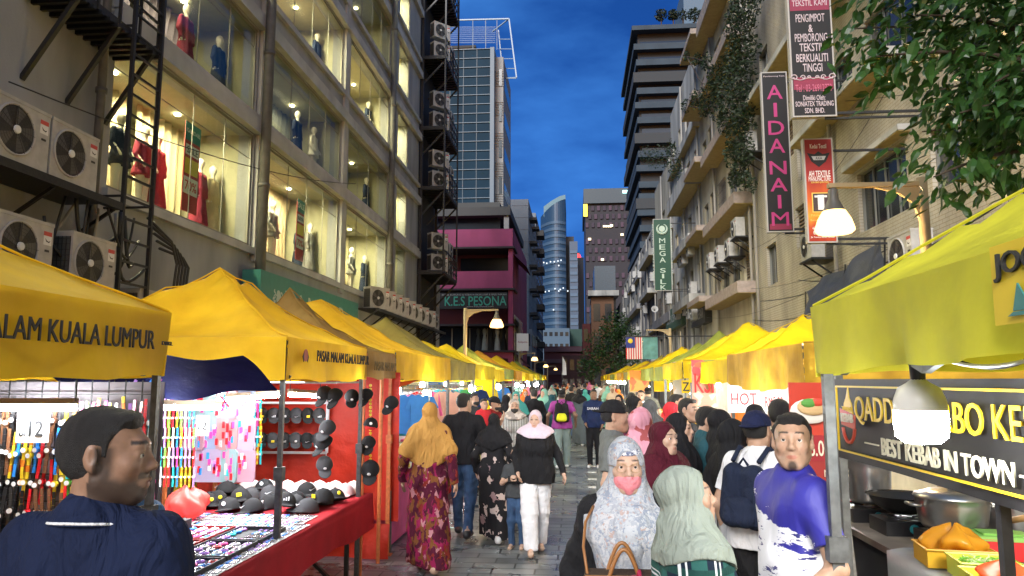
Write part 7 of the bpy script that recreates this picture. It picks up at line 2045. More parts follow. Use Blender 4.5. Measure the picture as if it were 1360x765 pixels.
T,c=trayb('green lidded red box behind the trays near the black post',1326,700,4.40,.28,.2,.11,PL['red']);m=MB();m.box((-.15,-.11,.102),(.15,.11,.125),mat('green_lid',(.25,.55,.12),.4));m.box((-.10,-.07,.126),(.10,.07,.135),mat('green_lid',(.25,.55,.12),.4));m.build('lid',T)
LB=emat('big_bulb_glow',(1,1,.97),75)
def bigbulb(p,label,s=1.):
 T=thing('light_bulb',label,'light bulb',p)
 m=MB();m.lathe([(0,-.105),(.05,-.10),(.074,-.08),(.078,-.02),(.076,0)],LB,40);m.build('glow',T,smooth=True)
 m=MB();m.lathe([(.076,0),(.076,.025),(.072,.04),(.060,.07),(.035,.085),(.022,.095),(.02,.10)],mat('bulb_white_housing',(.62,.60,.56),.4),40)
 for k in range(0):a=k*math.pi/10;m.bar((.077*math.cos(a),.077*math.sin(a),.0),(.072*math.cos(a),.072*math.sin(a),.045),.004,mat('bulb_white_housing',(.62,.60,.56),.4))
 m.build('housing',T,smooth=True)
 m=MB();m.lathe([(.022,.095),(.024,.15),(.03,.155),(.03,.185),(0,.19)],STEEL_B,14);m.build('socket',T,smooth=True)
 T.scale=(s,)*3
 return T
XL_=1.02
p=P(1222,545,X=XL_);bigbulb(p,'big glaring white bulb hanging before the kebab banner',.95)
wire('white cable looping under the lime canopy to the glaring bulb',p+Vector((0,0,.19)),P(1360,480,X=XK+.06),.03,.005,PL['white'])
wire('black cable looping under the lime canopy above the banner',p+Vector((0.05,0,.19)),P(1380,470,X=XK+.3),.05,.006)
area('kebab_fill',(2.2,2.9,1.84),.8,30,(1,.97,.9)).data.spread=R(170)
def printed(name,base,cols,sc_=3.):
 m=mat(name,base,.45);nt,N,L=nodes_of(m);b=N['Principled BSDF'];tc=N.new('ShaderNodeTexCoord');vo=N.new('ShaderNodeTexVoronoi');vo.inputs['Scale'].default_value=sc_;L.new(tc.outputs['Object'],vo.inputs['Vector'])
 rp=N.new('ShaderNodeValToRGB');rp.color_ramp.interpolation='CONSTANT';e=rp.color_ramp.elements;e[0].position=0;e[0].color=(*base,1);e[1].position=.55;e[1].color=(*cols[0],1)
 for i,c in enumerate(cols[1:]):q=e.new(.65+.12*i);q.color=(*c,1)
 sp=N.new('ShaderNodeSeparateColor');L.new(vo.outputs['Color'],sp.inputs[0]);L.new(sp.outputs[0],rp.inputs[0]);L.new(rp.outputs[0],b.inputs['Base Color']);return m
MR=printed('menu_red_print',(.50,.04,.02),[(.55,.12,.03),(.30,.02,.02),(.45,.06,.03)],2.2)
T=thing('menu_banner','tall red menu banner with a wrap picture behind the jersey man','banner',(1.7,5.2,.5))
Ym=5.0;mx0,mx1=PXx(1042,Ym),PXx(1112,Ym);mz1=PZ(1075,508,Y=Ym);mz0=PZ(1075,715,Y=Ym)
m=MB();m.box((mx0,Ym,mz0),(mx1,Ym+.01,mz1),MR);m.build('vinyl',T,world=True)
fz=lambda py:PZ(1065,py,Y=Ym);fx=lambda px:PXx(px,Ym)
m=MB();m.sphere((fx(1068),Ym-.02,fz(546)),.13,mat('plate_white',(.7,.66,.6),.4),16,(1,.12,.62));m.sphere((fx(1070),Ym-.04,fz(540)),.10,mat('wrap_bread',(.62,.42,.2),.7),14,(1,.2,.55));m.sphere((fx(1064),Ym-.055,fz(535)),.05,mat('wrap_greens',(.1,.3,.05),.7),10,(1,.3,.6));m.sphere((fx(1075),Ym-.055,fz(534)),.045,mat('wrap_tomato',(.6,.06,.03),.6),10,(1,.3,.6));m.build('picture',T,world=True)
m=MB();m.box((fx(1046),Ym-.006,fz(612)),(fx(1108),Ym-.001,fz(578)),mat('price_band',(.30,.01,.02),.5));m.build('price_band',T,world=True)
lettering('6.00',CI,(fx(1078),Ym-.012,fz(595)),(1,0,0),T,width=.13,height=.10,bold=.03);lettering('8.00',CI,(fx(1101),Ym-.012,fz(592)),(1,0,0),T,width=.12,height=.10,bold=.03)
lettering('MINUS',CI,(fx(1098),Ym-.012,fz(628)),(1,0,0),T,width=.15,height=.045);lettering('Kebab',CI,(fx(1095),Ym-.012,fz(655)),(1,0,0),T,width=.17,height=.08,bold=.02);lettering('Ayam',CI,(fx(1096),Ym-.012,fz(676)),(1,0,0),T,width=.14,height=.07,bold=.02)
FOOD=[printed('snack_print_pink',(.62,.30,.22),[(.70,.08,.10),(.75,.60,.40),(.60,.14,.08),(.20,.25,.06)],9),printed('snack_print_grey',(.45,.42,.38),[(.12,.10,.08),(.5,.35,.2),(.7,.66,.6)],7),printed('snack_print_orange',(.75,.25,.03),[(.80,.45,.05),(.6,.1,.02)],5),printed('snack_print_white',(.75,.72,.70),[(.75,.35,.35),(.6,.5,.4)],4)]
def rbanner(label,px0,px1,py0,py1,Y,mt,txt=None,ink=None,h_=.2):
 a=P(px0,py0,Y=Y);b=P(px1,py1,Y=Y);T=thing('menu_banner',label,'banner',(b.x,Y,b.z));m=MB();m.box((a.x,Y,b.z),(b.x,Y+.01,a.z),mt);m.build('vinyl',T,world=True)
 if txt:lettering(txt,ink,((a.x+b.x)/2,Y-.006,(a.z+b.z)/2),(1,0,0),T,width=(b.x-a.x)*.8,height=h_,bold=.03)
RDI=mat('bright_red_ink',(.62,.03,.03),.5)
rbanner('pink snack banner with red capitals under the third right canopy',918,952,478,540,11.6,FOOD[0],'KSI',RDI,.3)
rbanner('grey printed banner left of the pink snack one',893,916,481,530,14.6,FOOD[1])
rbanner('orange printed banner farther along the right stalls',836,862,492,520,22,FOOD[2])
rbanner('yellow printed banner between the orange and grey ones',868,890,485,520,18,YEL2)
rbanner('small yellow banner with a dark squiggle beside the pink one',905,917,505,522,13,YEL2,'Z',INK,.15)
rbanner('white banner with pink lettering behind the queue',966,1010,512,548,8.9,FOOD[3],'HOT',RDI,.14)
rbanner('white and red drinks banner behind the queue, right part',1012,1044,508,560,8.95,mat('white_red_vinyl',(.72,.68,.66),.5),'RM5.00',RDI,.12)
rcn=['red','white','orange','teal','yellow','pink','white','red','blue']
for i,(a,b)in enumerate(rightY[:9]):
 nth=['second','third','fourth','fifth','sixth','seventh','eighth','ninth','tenth'][i]
 T=thing('food_counter','cloth skirted food counter of the %s right stall'%nth,'counter',(XE+.1,a,0))
 m=MB();m.box((XE+.12,a+.15,.02),(XE+.75,b-.15,.86),CLR[rcn[i]]);m.build('skirt',T,world=True);m=MB();m.box((XE+.08,a+.12,.861),(XE+.8,b-.12,.885),PL['white']);m.build('counter_top',T,world=True)
 for q in range(6):
  y=a+.4+(b-a-.8)*q/5;k=(i+q)%4
  T=thing('food_tub',['red','yellow','clear','green'][k]+' food tub on the %s right counter'%nth,'food tub',(XE+.4,y,.886),0,'%s food tubs on the %s right counter'%(['red','yellow','clear','green'][k],nth))
  m=MB();m.lathe([(0,0),(.11,0),(.15,.14),(.155,.14),(.12,.02),(0,.02)],PL[['red','yellow','white','green'][k]],14);m.build('tub',T);m=MB();m.sphere((0,0,.09),.13,mat('fried_food',(.5,.25,.06),.7,var=.5,vscale=25,bump=.8),12,(1,1,.5));m.build('food',T,smooth=True)
 o=sheet('back_sheet','%s sheet closing the back of the %s right stall'%(['white','cream','pale yellow','white','orange','white','teal','cream','white'][i],nth),'sheet',lambda u,v,a=a,b=b:(XE+2.6+.04*math.sin(u*18),a+(b-a)*u,1.95-1.9*v),20,4,[CLR['white'],CLR['cream'],CLR['yellow'],CLR['white'],CLR['orange'],CLR['white'],CLR['teal'],CLR['cream'],CLR['white']][i])
 bulb((XE+rt_.uniform(.2,.7),a+(b-a)*rt_.uniform(.2,.6),1.80-rt_.uniform(0,.16)),warm=i in(3,5,6),s=1.4)
 if i<6:bulb((XE+1.5,a+(b-a)*.7,1.80),warm=i in(4,),s=1.15)
for(a,b)in rightY[9:]:bulb((XE+.4,(a+b)/2,1.8),warm=True,s=1.3)
tube_light((XE+.6,ry[0]+.4,1.80),(XE+.6,ry[0]+1.6,1.80),'fluorescent tube under the golden canopy behind the queue')
def pattern(name,cols,scale=6.,kind='voronoi',rough=.85,pos=None,stretch=(1,1,1),noise=.6):
 m=mat('print_'+name,cols[0],rough);nt,N,L=nodes_of(m);b=N['Principled BSDF'];b.inputs['Specular IOR Level'].default_value=.2
 tc=N.new('ShaderNodeTexCoord');mp=N.new('ShaderNodeMapping');mp.inputs['Scale'].default_value=stretch;L.new(tc.outputs['Object'],mp.inputs[0])
 nz=N.new('ShaderNodeTexNoise');nz.inputs['Scale'].default_value=scale*.8;nz.inputs['Detail'].default_value=3;L.new(mp.outputs[0],nz.inputs['Vector'])
 mx=N.new('ShaderNodeMixRGB');mx.blend_type='ADD';mx.inputs[0].default_value=noise*.3;L.new(mp.outputs[0],mx.inputs[1]);L.new(nz.outputs['Color'],mx.inputs[2])
 rp=N.new('ShaderNodeValToRGB');rp.color_ramp.interpolation='CONSTANT';e=rp.color_ramp.elements
 if kind=='voronoi':
  vo=N.new('ShaderNodeTexVoronoi');vo.inputs['Scale'].default_value=scale;L.new(mx.outputs[0],vo.inputs['Vector'])
  sp=N.new('ShaderNodeSeparateColor');L.new(vo.outputs['Color'],sp.inputs[0]);src=sp.outputs[0]
 else:
  vo=N.new('ShaderNodeTexNoise');vo.inputs['Scale'].default_value=scale;vo.inputs['Detail'].default_value=2;vo.inputs['Distortion'].default_value=noise*2;L.new(mp.outputs[0],vo.inputs['Vector']);src=vo.outputs['Fac']
 L.new(src,rp.inputs[0])
 pos=pos or[i/len(cols)for i in range(len(cols))]
 e[0].position=0;e[0].color=(*cols[0],1);e[1].position=pos[1];e[1].color=(*cols[1],1)
 for c,p in zip(cols[2:],pos[2:]):q=e.new(p);q.color=(*c,1)
 L.new(rp.outputs[0],b.inputs['Base Color'])
 return m
def wrinkle(m,s=.9,sc_=12.,st=(1,1,.35)):
 """cloth creases as bump"""
 nt,N,L=nodes_of(m);b=N['Principled BSDF']
 tc=N.new('ShaderNodeTexCoord');mp=N.new('ShaderNodeMapping');mp.inputs['Scale'].default_value=st;mp.inputs['Rotation'].default_value=(.15,.25,0)
 nz=N.new('ShaderNodeTexNoise');nz.inputs['Scale'].default_value=sc_;nz.inputs['Detail'].default_value=3;nz.inputs['Distortion'].default_value=1.4
 L.new(tc.outputs['Object'],mp.inputs[0]);L.new(mp.outputs[0],nz.inputs['Vector'])
 bp=N.new('ShaderNodeBump');bp.inputs['Strength'].default_value=s;bp.inputs['Distance'].default_value=.035
 L.new(nz.outputs['Fac'],bp.inputs['Height'])
 old=b.inputs['Normal'].links
 if old:L.new(old[0].from_socket,bp.inputs['Normal'])
 L.new(bp.outputs[0],b.inputs['Normal']);return m
_c0=cloth
def cl(n,col,**k):
 new='cloth_w_'+n not in MATS;m=_c0('w_'+n,col,**k)
 if new:wrinkle(m)
 return m
BLKC=cl('black',(.013,.013,.015));NAVY=cl('navy_polo',(.007,.013,.042),bscale=500,bump=.25);DENIM=cl('denim',(.05,.10,.20),var=.45,vs=7);WHT=cl('white',(.72,.72,.74));DGREY=cl('dark_grey',(.06,.065,.07));SAGE=cl('sage',(.27,.31,.27));MAROON=cl('maroon',(.075,.008,.018))
TEALC=cl('dark_teal',(.02,.075,.095));GREYT_=cl('heather_grey',(.13,.14,.135));MUST=cl('mustard',(.45,.24,.06));LILW=cl('pale_lilac',(.60,.50,.58));PURP=cl('purple',(.28,.05,.24));KHAKI=cl('grey_green_trousers',(.20,.26,.25));LGREY=cl('light_grey',(.35,.36,.37));PINKC=cl('dusty_pink',(.50,.14,.22));REDH=cl('red_scarf',(.55,.03,.04));TQ=cl('turquoise_scarf',(.06,.30,.28));BEIG=cl('beige_scarf',(.42,.33,.24));OLC=cl('mint_scarf',(.20,.42,.34));BLUEC=cl('denim_blue',(.08,.18,.36));ORC=cl('orange_scarf',(.65,.18,.03));BROWC=cl('brown_scarf',(.14,.07,.04));CREAMC=cl('cream',(.5,.44,.34))
FLOR=wrinkle(pattern('floral_maroon',[(.07,.006,.022),(.22,.010,.06),(.15,.055,.015),(.06,.006,.02),(.36,.16,.18),(.18,.02,.015)],21,pos=[0,.28,.46,.62,.85,.92],stretch=(1,1,.55)),.7)
BLFL=pattern('black_floral',[(.013,.013,.015),(.50,.40,.36),(.013,.013,.015),(.25,.16,.16)],13,pos=[0,.72,.86,.95])
GSC=wrinkle(pattern('grey_scarf',[(.32,.34,.38),(.39,.41,.44),(.24,.27,.33),(.36,.28,.26),(.44,.44,.46)],30,kind='voronoi',pos=[0,.30,.62,.80,.88],noise=1.),.6)
INCAP=pattern('patterned_cap',[(.16,.18,.26),(.60,.60,.64),(.08,.09,.14)],42,pos=[0,.35,.72])
PFL=wrinkle(pattern('pink_floral',[(.58,.27,.34),(.62,.32,.38),(.33,.08,.08),(.55,.24,.30)],12,pos=[0,.5,.78,.90]),.4)
BATIK=pattern('batik',[(.30,.26,.20),(.10,.10,.14),(.45,.36,.16),(.28,.06,.06)],24,pos=[0,.4,.65,.85])
def jersey():
 m=wrinkle(mat('sport_jersey',(.72,.73,.78),.6),.35,6);nt,N,L=nodes_of(m);b=N['Principled BSDF'];tc=N.new('ShaderNodeTexCoord');sp=N.new('ShaderNodeSeparateXYZ');L.new(tc.outputs['Object'],sp.inputs[0])
 mp=N.new('ShaderNodeMapping');mp.inputs['Scale'].default_value=(3,3,10);mp.inputs['Rotation'].default_value=(0,R(35),0);L.new(tc.outputs['Object'],mp.inputs[0])
 nz=N.new('ShaderNodeTexNoise');nz.inputs['Scale'].default_value=2.2;nz.inputs['Detail'].default_value=6;nz.inputs['Roughness'].default_value=.65;L.new(mp.outputs[0],nz.inputs['Vector'])
 a=N.new('ShaderNodeMath');a.operation='MULTIPLY_ADD';a.inputs[1].default_value=.7;L.new(sp.outputs['X'],a.inputs[0])
 z=N.new('ShaderNodeMath');z.operation='MULTIPLY_ADD';z.inputs[1].default_value=1.6;z.inputs[2].default_value=-1.6;L.new(sp.outputs['Z'],z.inputs[0]);L.new(z.outputs[0],a.inputs[2])
 s=N.new('ShaderNodeMath');s.operation='ADD';L.new(a.outputs[0],s.inputs[0]);L.new(nz.outputs['Fac'],s.inputs[1])
 gt=N.new('ShaderNodeMath');gt.operation='GREATER_THAN';gt.inputs[1].default_value=.93;L.new(s.outputs[0],gt.inputs[0])
 n2=N.new('ShaderNodeTexNoise');n2.inputs['Scale'].default_value=3.0;n2.inputs['Detail'].default_value=7;n2.inputs['Roughness'].default_value=.7;L.new(mp.outputs[0],n2.inputs['Vector'])
 g2=N.new('ShaderNodeMath');g2.operation='GREATER_THAN';g2.inputs[1].default_value=.60;L.new(n2.outputs['Fac'],g2.inputs[0])
 m1=N.new('ShaderNodeMixRGB');m1.inputs[1].default_value=(.72,.73,.78,1);m1.inputs[2].default_value=(.03,.03,.16,1);L.new(g2.outputs[0],m1.inputs[0])
 m2=N.new('ShaderNodeMixRGB');m2.inputs[2].default_value=(.022,.020,.24,1);L.new(gt.outputs[0],m2.inputs[0]);L.new(m1.outputs[0],m2.inputs[1])
 L.new(m2.outputs[0],b.inputs['Base Color']);return m
def plaid(name,base,line,thin,s=1.,axis='Y'):
 m=mat('plaid_'+name,base,.85);nt,N,L=nodes_of(m);b=N['Principled BSDF'];b.inputs['Specular IOR Level'].default_value=.2;tc=N.new('ShaderNodeTexCoord');sp=N.new('ShaderNodeSeparateXYZ');L.new(tc.outputs['Object'],sp.inputs[0])
 def band(sock,freq,width,ph=0.):
  a=N.new('ShaderNodeMath');a.operation='MULTIPLY_ADD';a.inputs[1].default_value=freq;a.inputs[2].default_value=ph;L.new(sock,a.inputs[0])
  f=N.new('ShaderNodeMath');f.operation='FRACT';L.new(a.outputs[0],f.inputs[0]);c=N.new('ShaderNodeMath');c.operation='LESS_THAN';c.inputs[1].default_value=width;L.new(f.outputs[0],c.inputs[0]);return c.outputs[0]
 def mxc(fac,c1,c2):
  x=N.new('ShaderNodeMixRGB');L.new(fac,x.inputs[0])
  if isinstance(c1,tuple):x.inputs[1].default_value=(*c1,1)
  else:L.new(c1,x.inputs[1])
  x.inputs[2].default_value=(*c2,1);return x.outputs[0]
 col=mxc(band(sp.outputs[axis],9*s,.45,0),base,thin);col=mxc(band(sp.outputs['Z'],9*s,.22,.1),col,tuple(v*.55 for v in thin))
 col=mxc(band(sp.outputs[axis],9*s,.07,.30),col,line);col=mxc(band(sp.outputs['Z'],9*s,.07,.55),col,line);col=mxc(band(sp.outputs[axis],9*s,.05,.45),col,line);col=mxc(band(sp.outputs['Z'],9*s,.04,.40),col,line)
 L.new(col,b.inputs['Base Color']);return wrinkle(m,.4)
PLAID=plaid('green_check',(.008,.016,.032),(.62,.66,.68),(.02,.09,.08));CHECK=plaid('grey_check',(.30,.30,.28),(.05,.05,.05),(.4,.4,.38),3.,'X')
SHOEW=mat('white_shoe',(.65,.65,.63),.5);SHOEB=mat('black_shoe',(.02,.02,.022),.5);SHOET=mat('tan_shoe',(.42,.28,.2),.5);PMASK=mat('pink_mask',(.72,.22,.25),.85,bump=.5,bscale=55);BMASK=mat('black_mask',(.012,.012,.013),.7);GOLDF=mat('gold_frame',(.40,.28,.12),.3,.8)
def X_(px,Y):return PXx(px,Y,520)
p1=person('bearded man in a navy polo shirt at the lower left with his back turned',(X_(141,1.86),1.86,0),180,1.785,(.25,.135,.085),voxel=.0055,hair=HAIRM,topm=NAVY,sleeve='short',trousers=DGREY,shoes=SHOEB,beard=.85,headyaw=-71,headpitch=-2,build=.97,hem=.80,seed=4,fat=1.04,arms=((.28,.02,.84),(-.28,.02,.84)))
def collar(T,m_,stripe,r=.075,z=1.478,tilt=.15):
 up,s=T_info[T.name]['up'],T_info[T.name]['s']
 B=MB();n=30
 def fn(u,v):
  a=-math.pi/2+.28+u*(2*math.pi-.56);rr_=(r+.026*v)*s;return tuple(up((0,.010,z-.042*v+.016*math.sin(a)))+Vector((rr_*math.cos(a)*1.06,rr_*math.sin(a)*1.0,0)))
 B.grid(fn,n,4,m_);B.build('collar',T,smooth=True)
 B=MB();B.tube([Vector(fn(i/n,.93))+Vector((0,0,.003))for i in range(n+1)],.0036*s,stripe,6);B.build('collar_stripe',T,smooth=True)
collar(p1,NAVY,WHT,r=.071,z=1.452)
JER=jersey()
p2=person('man with a goatee in a blue and white jersey beside the lime canopy pole',(X_(1046,3.3),3.3,0),-76,1.715,SK_M,voxel=.0055,hair=HAIRM,topm=JER,sleeve='short',trousers=cl('royal_blue',(.03,.03,.40)),shoes=SHOEB,goatee=True,headyaw=58,headpitch=3,build=.93,hem=.80,seed=7,fat=1.0,loose=.008,arms=((.26,-.20,.98,.6,1,-.2),(-.27,-.02,.86)),palms=((-.2,-.2,-1),None),curl=.25)
B=MB();s_=T_info[p2.name]['s'];up_=T_info[p2.name]['up']
p3=person('woman in a grey printed headscarf, glasses and a pink face mask, facing the camera',(X_(829,3.25),3.25,0),4,1.60,SK_L,True,voxel=.0055,hijab=GSC,hijab_len=.36,scarf_style=2,hijab_under=INCAP,topm=BLKC,trousers=BLKC,shoes=SHOEB,mask=PMASK,glasses=GOLDF,hem=.72,loose=.014,seed=12,arms=((.22,-.14,.92),(-.27,-.02,.88)),fat=1.05)
S=SDF();up_=T_info[p3.name]['up']
S.cap(up_((0,-.165,1.17)),up_((.0,-.18,1.13)),.030,.034,.02);S.cap(up_((0,-.18,1.13)),up_((.02,-.17,.98)),.026,.045,.03);S.cap(up_((0,-.18,1.13)),up_((-.03,-.165,1.00)),.022,.035,.03);S.cap(up_((0,-.16,1.24)),up_((0,-.185,1.15)),.06,.03,.04)
attach(S.mesh(.006,'scarf_knot',[GSC],disp=folds(4,.006,20,60)),'scarf_knot',p3)
p4=person('woman in a sage green headscarf and green checked shirt, in profile looking right',(X_(905,2.85),2.75,0),97,1.545,SK_M,True,voxel=.0055,hijab=SAGE,hijab_len=.15,tight=.016,scarf_style=1,topm=PLAID,trousers=DENIM,shoes=SHOEW,hem=.70,loose=.012,seed=5,headpitch=7,headyaw=-4,fat=1.12,arms=((.24,-.12,.90),(-.26,-.10,.88)))
person('woman in a long maroon floral dress and mustard headscarf walking away',(X_(571,7.4),7.4,0),186,1.63,SK_M,True,voxel=.011,hijab=MUST,hijab_len=.42,scarf_style=0,robe=FLOR,shoes=SHOET,feet=((.08,-.16,0),(-.09,.20,.03)),arms=((.27,-.02,.90),(-.28,.10,.88)),seed=8,fat=1.05)
person('man in black t-shirt and jeans with his arm round the woman in black',(X_(616,8.9),8.9,0),180,1.70,SK_M,voxel=.011,hair=HAIRM,topm=BLKC,sleeve='short',trousers=DENIM,shoes=SHOEB,headyaw=-35,feet=((.08,-.25),(-.09,.22,.05)),arms=((.27,.06,.92),(-.44,.02,1.34,-.5,0,-1)),seed=9,hem=.86,build=1.05)
person('short woman in a black headscarf with floral sleeves walking away',(X_(656,8.75),8.75,0),178,1.46,SK_M,True,voxel=.011,hijab=BLKC,hijab_len=.24,robe=BLFL,robe_r=.17,shoes=SHOEW,feet=((.08,-.2),(-.10,.2,.03)),seed=10,arms=((.24,-.02,.92),(-.24,.02,.95)))
person('woman in a pale lilac headscarf, black blouse and white trousers walking towards the camera',(X_(711,8.3),8.3,0),6,1.52,SK_L,True,voxel=.010,hijab=LILW,hijab_len=.12,topm=BLKC,trousers=WHT,shoes=SHOET,hem=.82,loose=.03,headyaw=-12,feet=((.06,.15),(-.07,-.22)),arms=((.34,-.08,.93),(-.22,-.1,.95)),seed=11,fat=1.06)
kid=person('small boy holding up a phone beside the woman in white trousers',(X_(686,8.45),8.45,0),-5,1.08,SK_L,voxel=.009,hair=HAIRM,kid=True,topm=DGREY,sleeve='short',trousers=DENIM,shoes=SHOET,arms=((.07,-.26,1.22,.8,.3,-1),(-.07,-.26,1.22,-.8,.3,-1)),seed=13)
m=MB();m.box((-.065,-.005,-.032),(.065,.005,.032),mat('phone_black',(.01,.01,.01),.2));ph=m.build('mobile_phone');ph.location=Vector(kid.location)+Matrix.Rotation(R(-5),3,'Z')@Vector((0,-.185,.775));tag(ph,'black mobile phone held up by the small boy','phone')
person('man in a black cap and black mask carrying a child, facing right behind the group',(X_(656,11.5),11.5,0),70,1.60,SK_M,voxel=.0125,cap=(BLKC,False),mask=BMASK,topm=cl('dark_red',(.25,.02,.02)),sleeve='short',trousers=DGREY,shoes=SHOEB,arms=((.12,-.30,1.15,.3,.5,-1),(-.12,-.30,1.15,-.3,.5,-1)),headpitch=-8,seed=14)
person('toddler in red and yellow carried by the man in the black cap',(X_(642,11.2),11.25,.62),40,.92,SK_M,voxel=.0125,hair=HAIRM,kid=True,topm=REDH,sleeve='short',trousers=cl('yellow',(.6,.5,.12)),shoes=SHOEW,seed=15)
person('woman in a patterned beige headscarf, black mask and checked blouse with a black strap',(X_(683,11.0),11.0,0),8,1.58,SK_M,True,voxel=.0125,hijab=pattern('beige_grey_scarf',[(.36,.31,.26),(.25,.22,.2),(.45,.4,.35)],14),hijab_len=.10,mask=BMASK,topm=CHECK,trousers=BLKC,shoes=SHOEB,hem=.75,seed=16)
person('man in a dark mask looking at the stall behind the man in the black t-shirt',(X_(629,12.6),12.6,0),60,1.64,SK_M,voxel=.016,hair=HAIRM,mask=BMASK,topm=DGREY,trousers=DENIM,shoes=SHOEB,seed=17)
person('man in a long black shirt standing at the yellow partition on the left',(X_(709,16.5),16.5,0),200,1.66,SK_M,voxel=.016,hair=HAIRM,topm=BLKC,sleeve='long',trousers=BLKC,shoes=SHOEB,seed=18)
p_y=person('man in a purple t-shirt and grey trousers with a yellow and black backpack walking away',(X_(746,16.0),16.0,0),180,1.64,SK_D,voxel=.014,cap=(BLKC,False),topm=PURP,sleeve='short',trousers=KHAKI,shoes=SHOEW,feet=((.10,.18),(-.10,-.2)),arms=((.32,0,.92),(-.30,-.02,.95)),seed=19,build=1.08,loose=.02)
person('man in a navy long-sleeved shirt with white lettering facing the camera',(X_(788,16.2),16.2,0),-8,1.66,SK_D,voxel=.014,hair=HAIRM,topm=cl('deep_navy',(.012,.022,.07)),sleeve='long',trousers=BLKC,shoes=SHOEW,headyaw=20,arms=((.20,-.10,.92),(-.16,-.14,.95)),seed=20)
sb_=[o for o in COL.objects if o.get('label','').startswith('man in a navy long-sleeved shirt with')][0];lettering('SABAH',WHT,wloc(sb_)+Vector((0,-.150,1.25)),(1,0,0),sb_,width=.24,height=.055,bold=.01)
person('woman in a long grey robe with a black backpack and black headscarf walking away',(X_(769,21.5),21.5,0),180,1.60,SK_M,True,voxel=.018,hijab=BLKC,hijab_len=.2,robe=cl('slate',(.07,.085,.095)),shoes=SHOEW,seed=21,feet=((.08,-.15),(-.08,.15)))
person('woman in a teal headscarf and dark robe left of the purple t-shirt',(X_(733,17.5),17.5,0),165,1.52,SK_M,True,voxel=.018,hijab=TEALC,hijab_len=.4,robe=TEALC,shoes=SHOEB,seed=22)
person('masked woman in a black headscarf and printed blouse on the right of the lane',(X_(822,14.5),14.5,0),-15,1.58,SK_M,True,voxel=.016,hijab=BLKC,hijab_len=.16,mask=BMASK,topm=BLFL,trousers=BLKC,shoes=SHOEB,seed=23)
person('man in a grey t-shirt and backwards black cap, behind the woman in pink mask',(X_(815,5.7),5.7,0),88,1.70,SK_M,voxel=.009,cap=(BLKC,True),topm=GREYT_,sleeve='short',trousers=DGREY,shoes=SHOEW,seed=24,headpitch=-4,loose=.01)
person('woman in a pale pink floral headscarf seen from behind',(X_(851,5.5),5.5,0),140,1.65,SK_M,True,voxel=.010,hijab=PFL,hijab_len=.26,topm=PINKC,trousers=BLKC,shoes=SHOEB,hem=.6,seed=25)
person('woman in a dark maroon headscarf looking right',(X_(880,5.1),5.1,0),42,1.575,SK_L,True,voxel=.008,hijab=MAROON,hijab_len=.42,topm=BATIK,trousers=BLKC,shoes=SHOEB,hem=.7,seed=26)
person('woman in a black headscarf just behind the one in maroon',(X_(900,5.75),5.75,0),70,1.60,SK_L,True,voxel=.009,hijab=BLKC,hijab_len=.3,topm=BLKC,trousers=BLKC,shoes=SHOEB,hem=.7,seed=27)
person('young man in a black t-shirt looking right in the middle of the queue',(X_(914,7.4),7.4,0),62,1.68,SK_M,voxel=.009,hair=HAIRM,topm=BLKC,sleeve='short',trousers=DGREY,shoes=SHOEB,seed=28,headyaw=-8)
person('man in a dark teal t-shirt, black mask and blue shorts looking down to the right',(X_(936,6.1),6.1,0),80,1.65,SK_M,voxel=.009,hair=HAIRM,mask=BMASK,topm=TEALC,sleeve='short',trousers=BLUEC,shoes=SHOEW,headpitch=-12,arms=((.10,-.34,1.12,.2,.6,-1),(-.10,-.34,1.10,-.2,.6,-1)),seed=29,hem=.86,loose=.01)
person('woman in a black headscarf behind the one with pale sleeves',(X_(957,5.9),5.9,0),100,1.625,SK_M,True,voxel=.010,hijab=BLKC,hijab_len=.4,robe=BLKC,shoes=SHOEB,seed=30)
w6=person('woman in a long black headscarf with pale grey sleeves holding a yellow bag',(X_(972,5.0),5.0,0),105,1.59,SK_M,True,voxel=.009,hijab=BLKC,hijab_len=.5,topm=LGREY,trousers=BLKC,shoes=SHOEB,hem=.75,loose=.02,seed=31,arms=((.22,-.05,.92),(-.25,-.06,.86)))
w5=person('man in a white t-shirt with a dark backpack, back half turned, beside the jersey man',(X_(1004,4.75),4.75,0),140,1.66,SK_M,voxel=.009,cap=(cl('navy_cap',(.012,.016,.05)),True),topm=WHT,sleeve='short',trousers=BLKC,shoes=SHOEW,seed=32,loose=.01)
person('person in black with a black headscarf at the stall front behind the backpack man',(X_(1003,6.6),6.6,0),130,1.64,SK_M,True,voxel=.012,hijab=BLKC,hijab_len=.3,topm=BLKC,trousers=BLKC,shoes=SHOEB,seed=33)
person('short haired man in black behind the head of the jersey man',(X_(1034,5.6),5.6,0),170,1.72,SK_M,voxel=.012,hair=HAIRM,topm=BLKC,sleeve='short',trousers=BLKC,shoes=SHOEB,seed=34)
person('woman in a red headscarf deep in the queue',(X_(893,8.4),8.4,0),75,1.60,SK_L,True,voxel=.013,hijab=REDH,hijab_len=.25,topm=DGREY,trousers=BLKC,shoes=SHOEB,seed=35)
person('man with short black hair deep in the queue behind the red headscarf',(X_(899,9.6),9.6,0),80,1.68,SK_M,voxel=.014,hair=HAIRM,topm=DGREY,trousers=BLKC,shoes=SHOEB,seed=36)
person('woman in a black headscarf at the left end of the queue, farther back',(X_(843,9.2),9.2,0),60,1.66,SK_M,True,voxel=.014,hijab=BLKC,hijab_len=.3,topm=cl('plum',(.12,.02,.05)),trousers=BLKC,shoes=SHOEB,seed=37)
person('woman in a dark headscarf turned away in the middle of the queue, farther back',(X_(863,9.0),9.0,0),150,1.62,SK_M,True,voxel=.014,hijab=DGREY,hijab_len=.3,topm=BLKC,trousers=BLKC,shoes=SHOEB,seed=38)
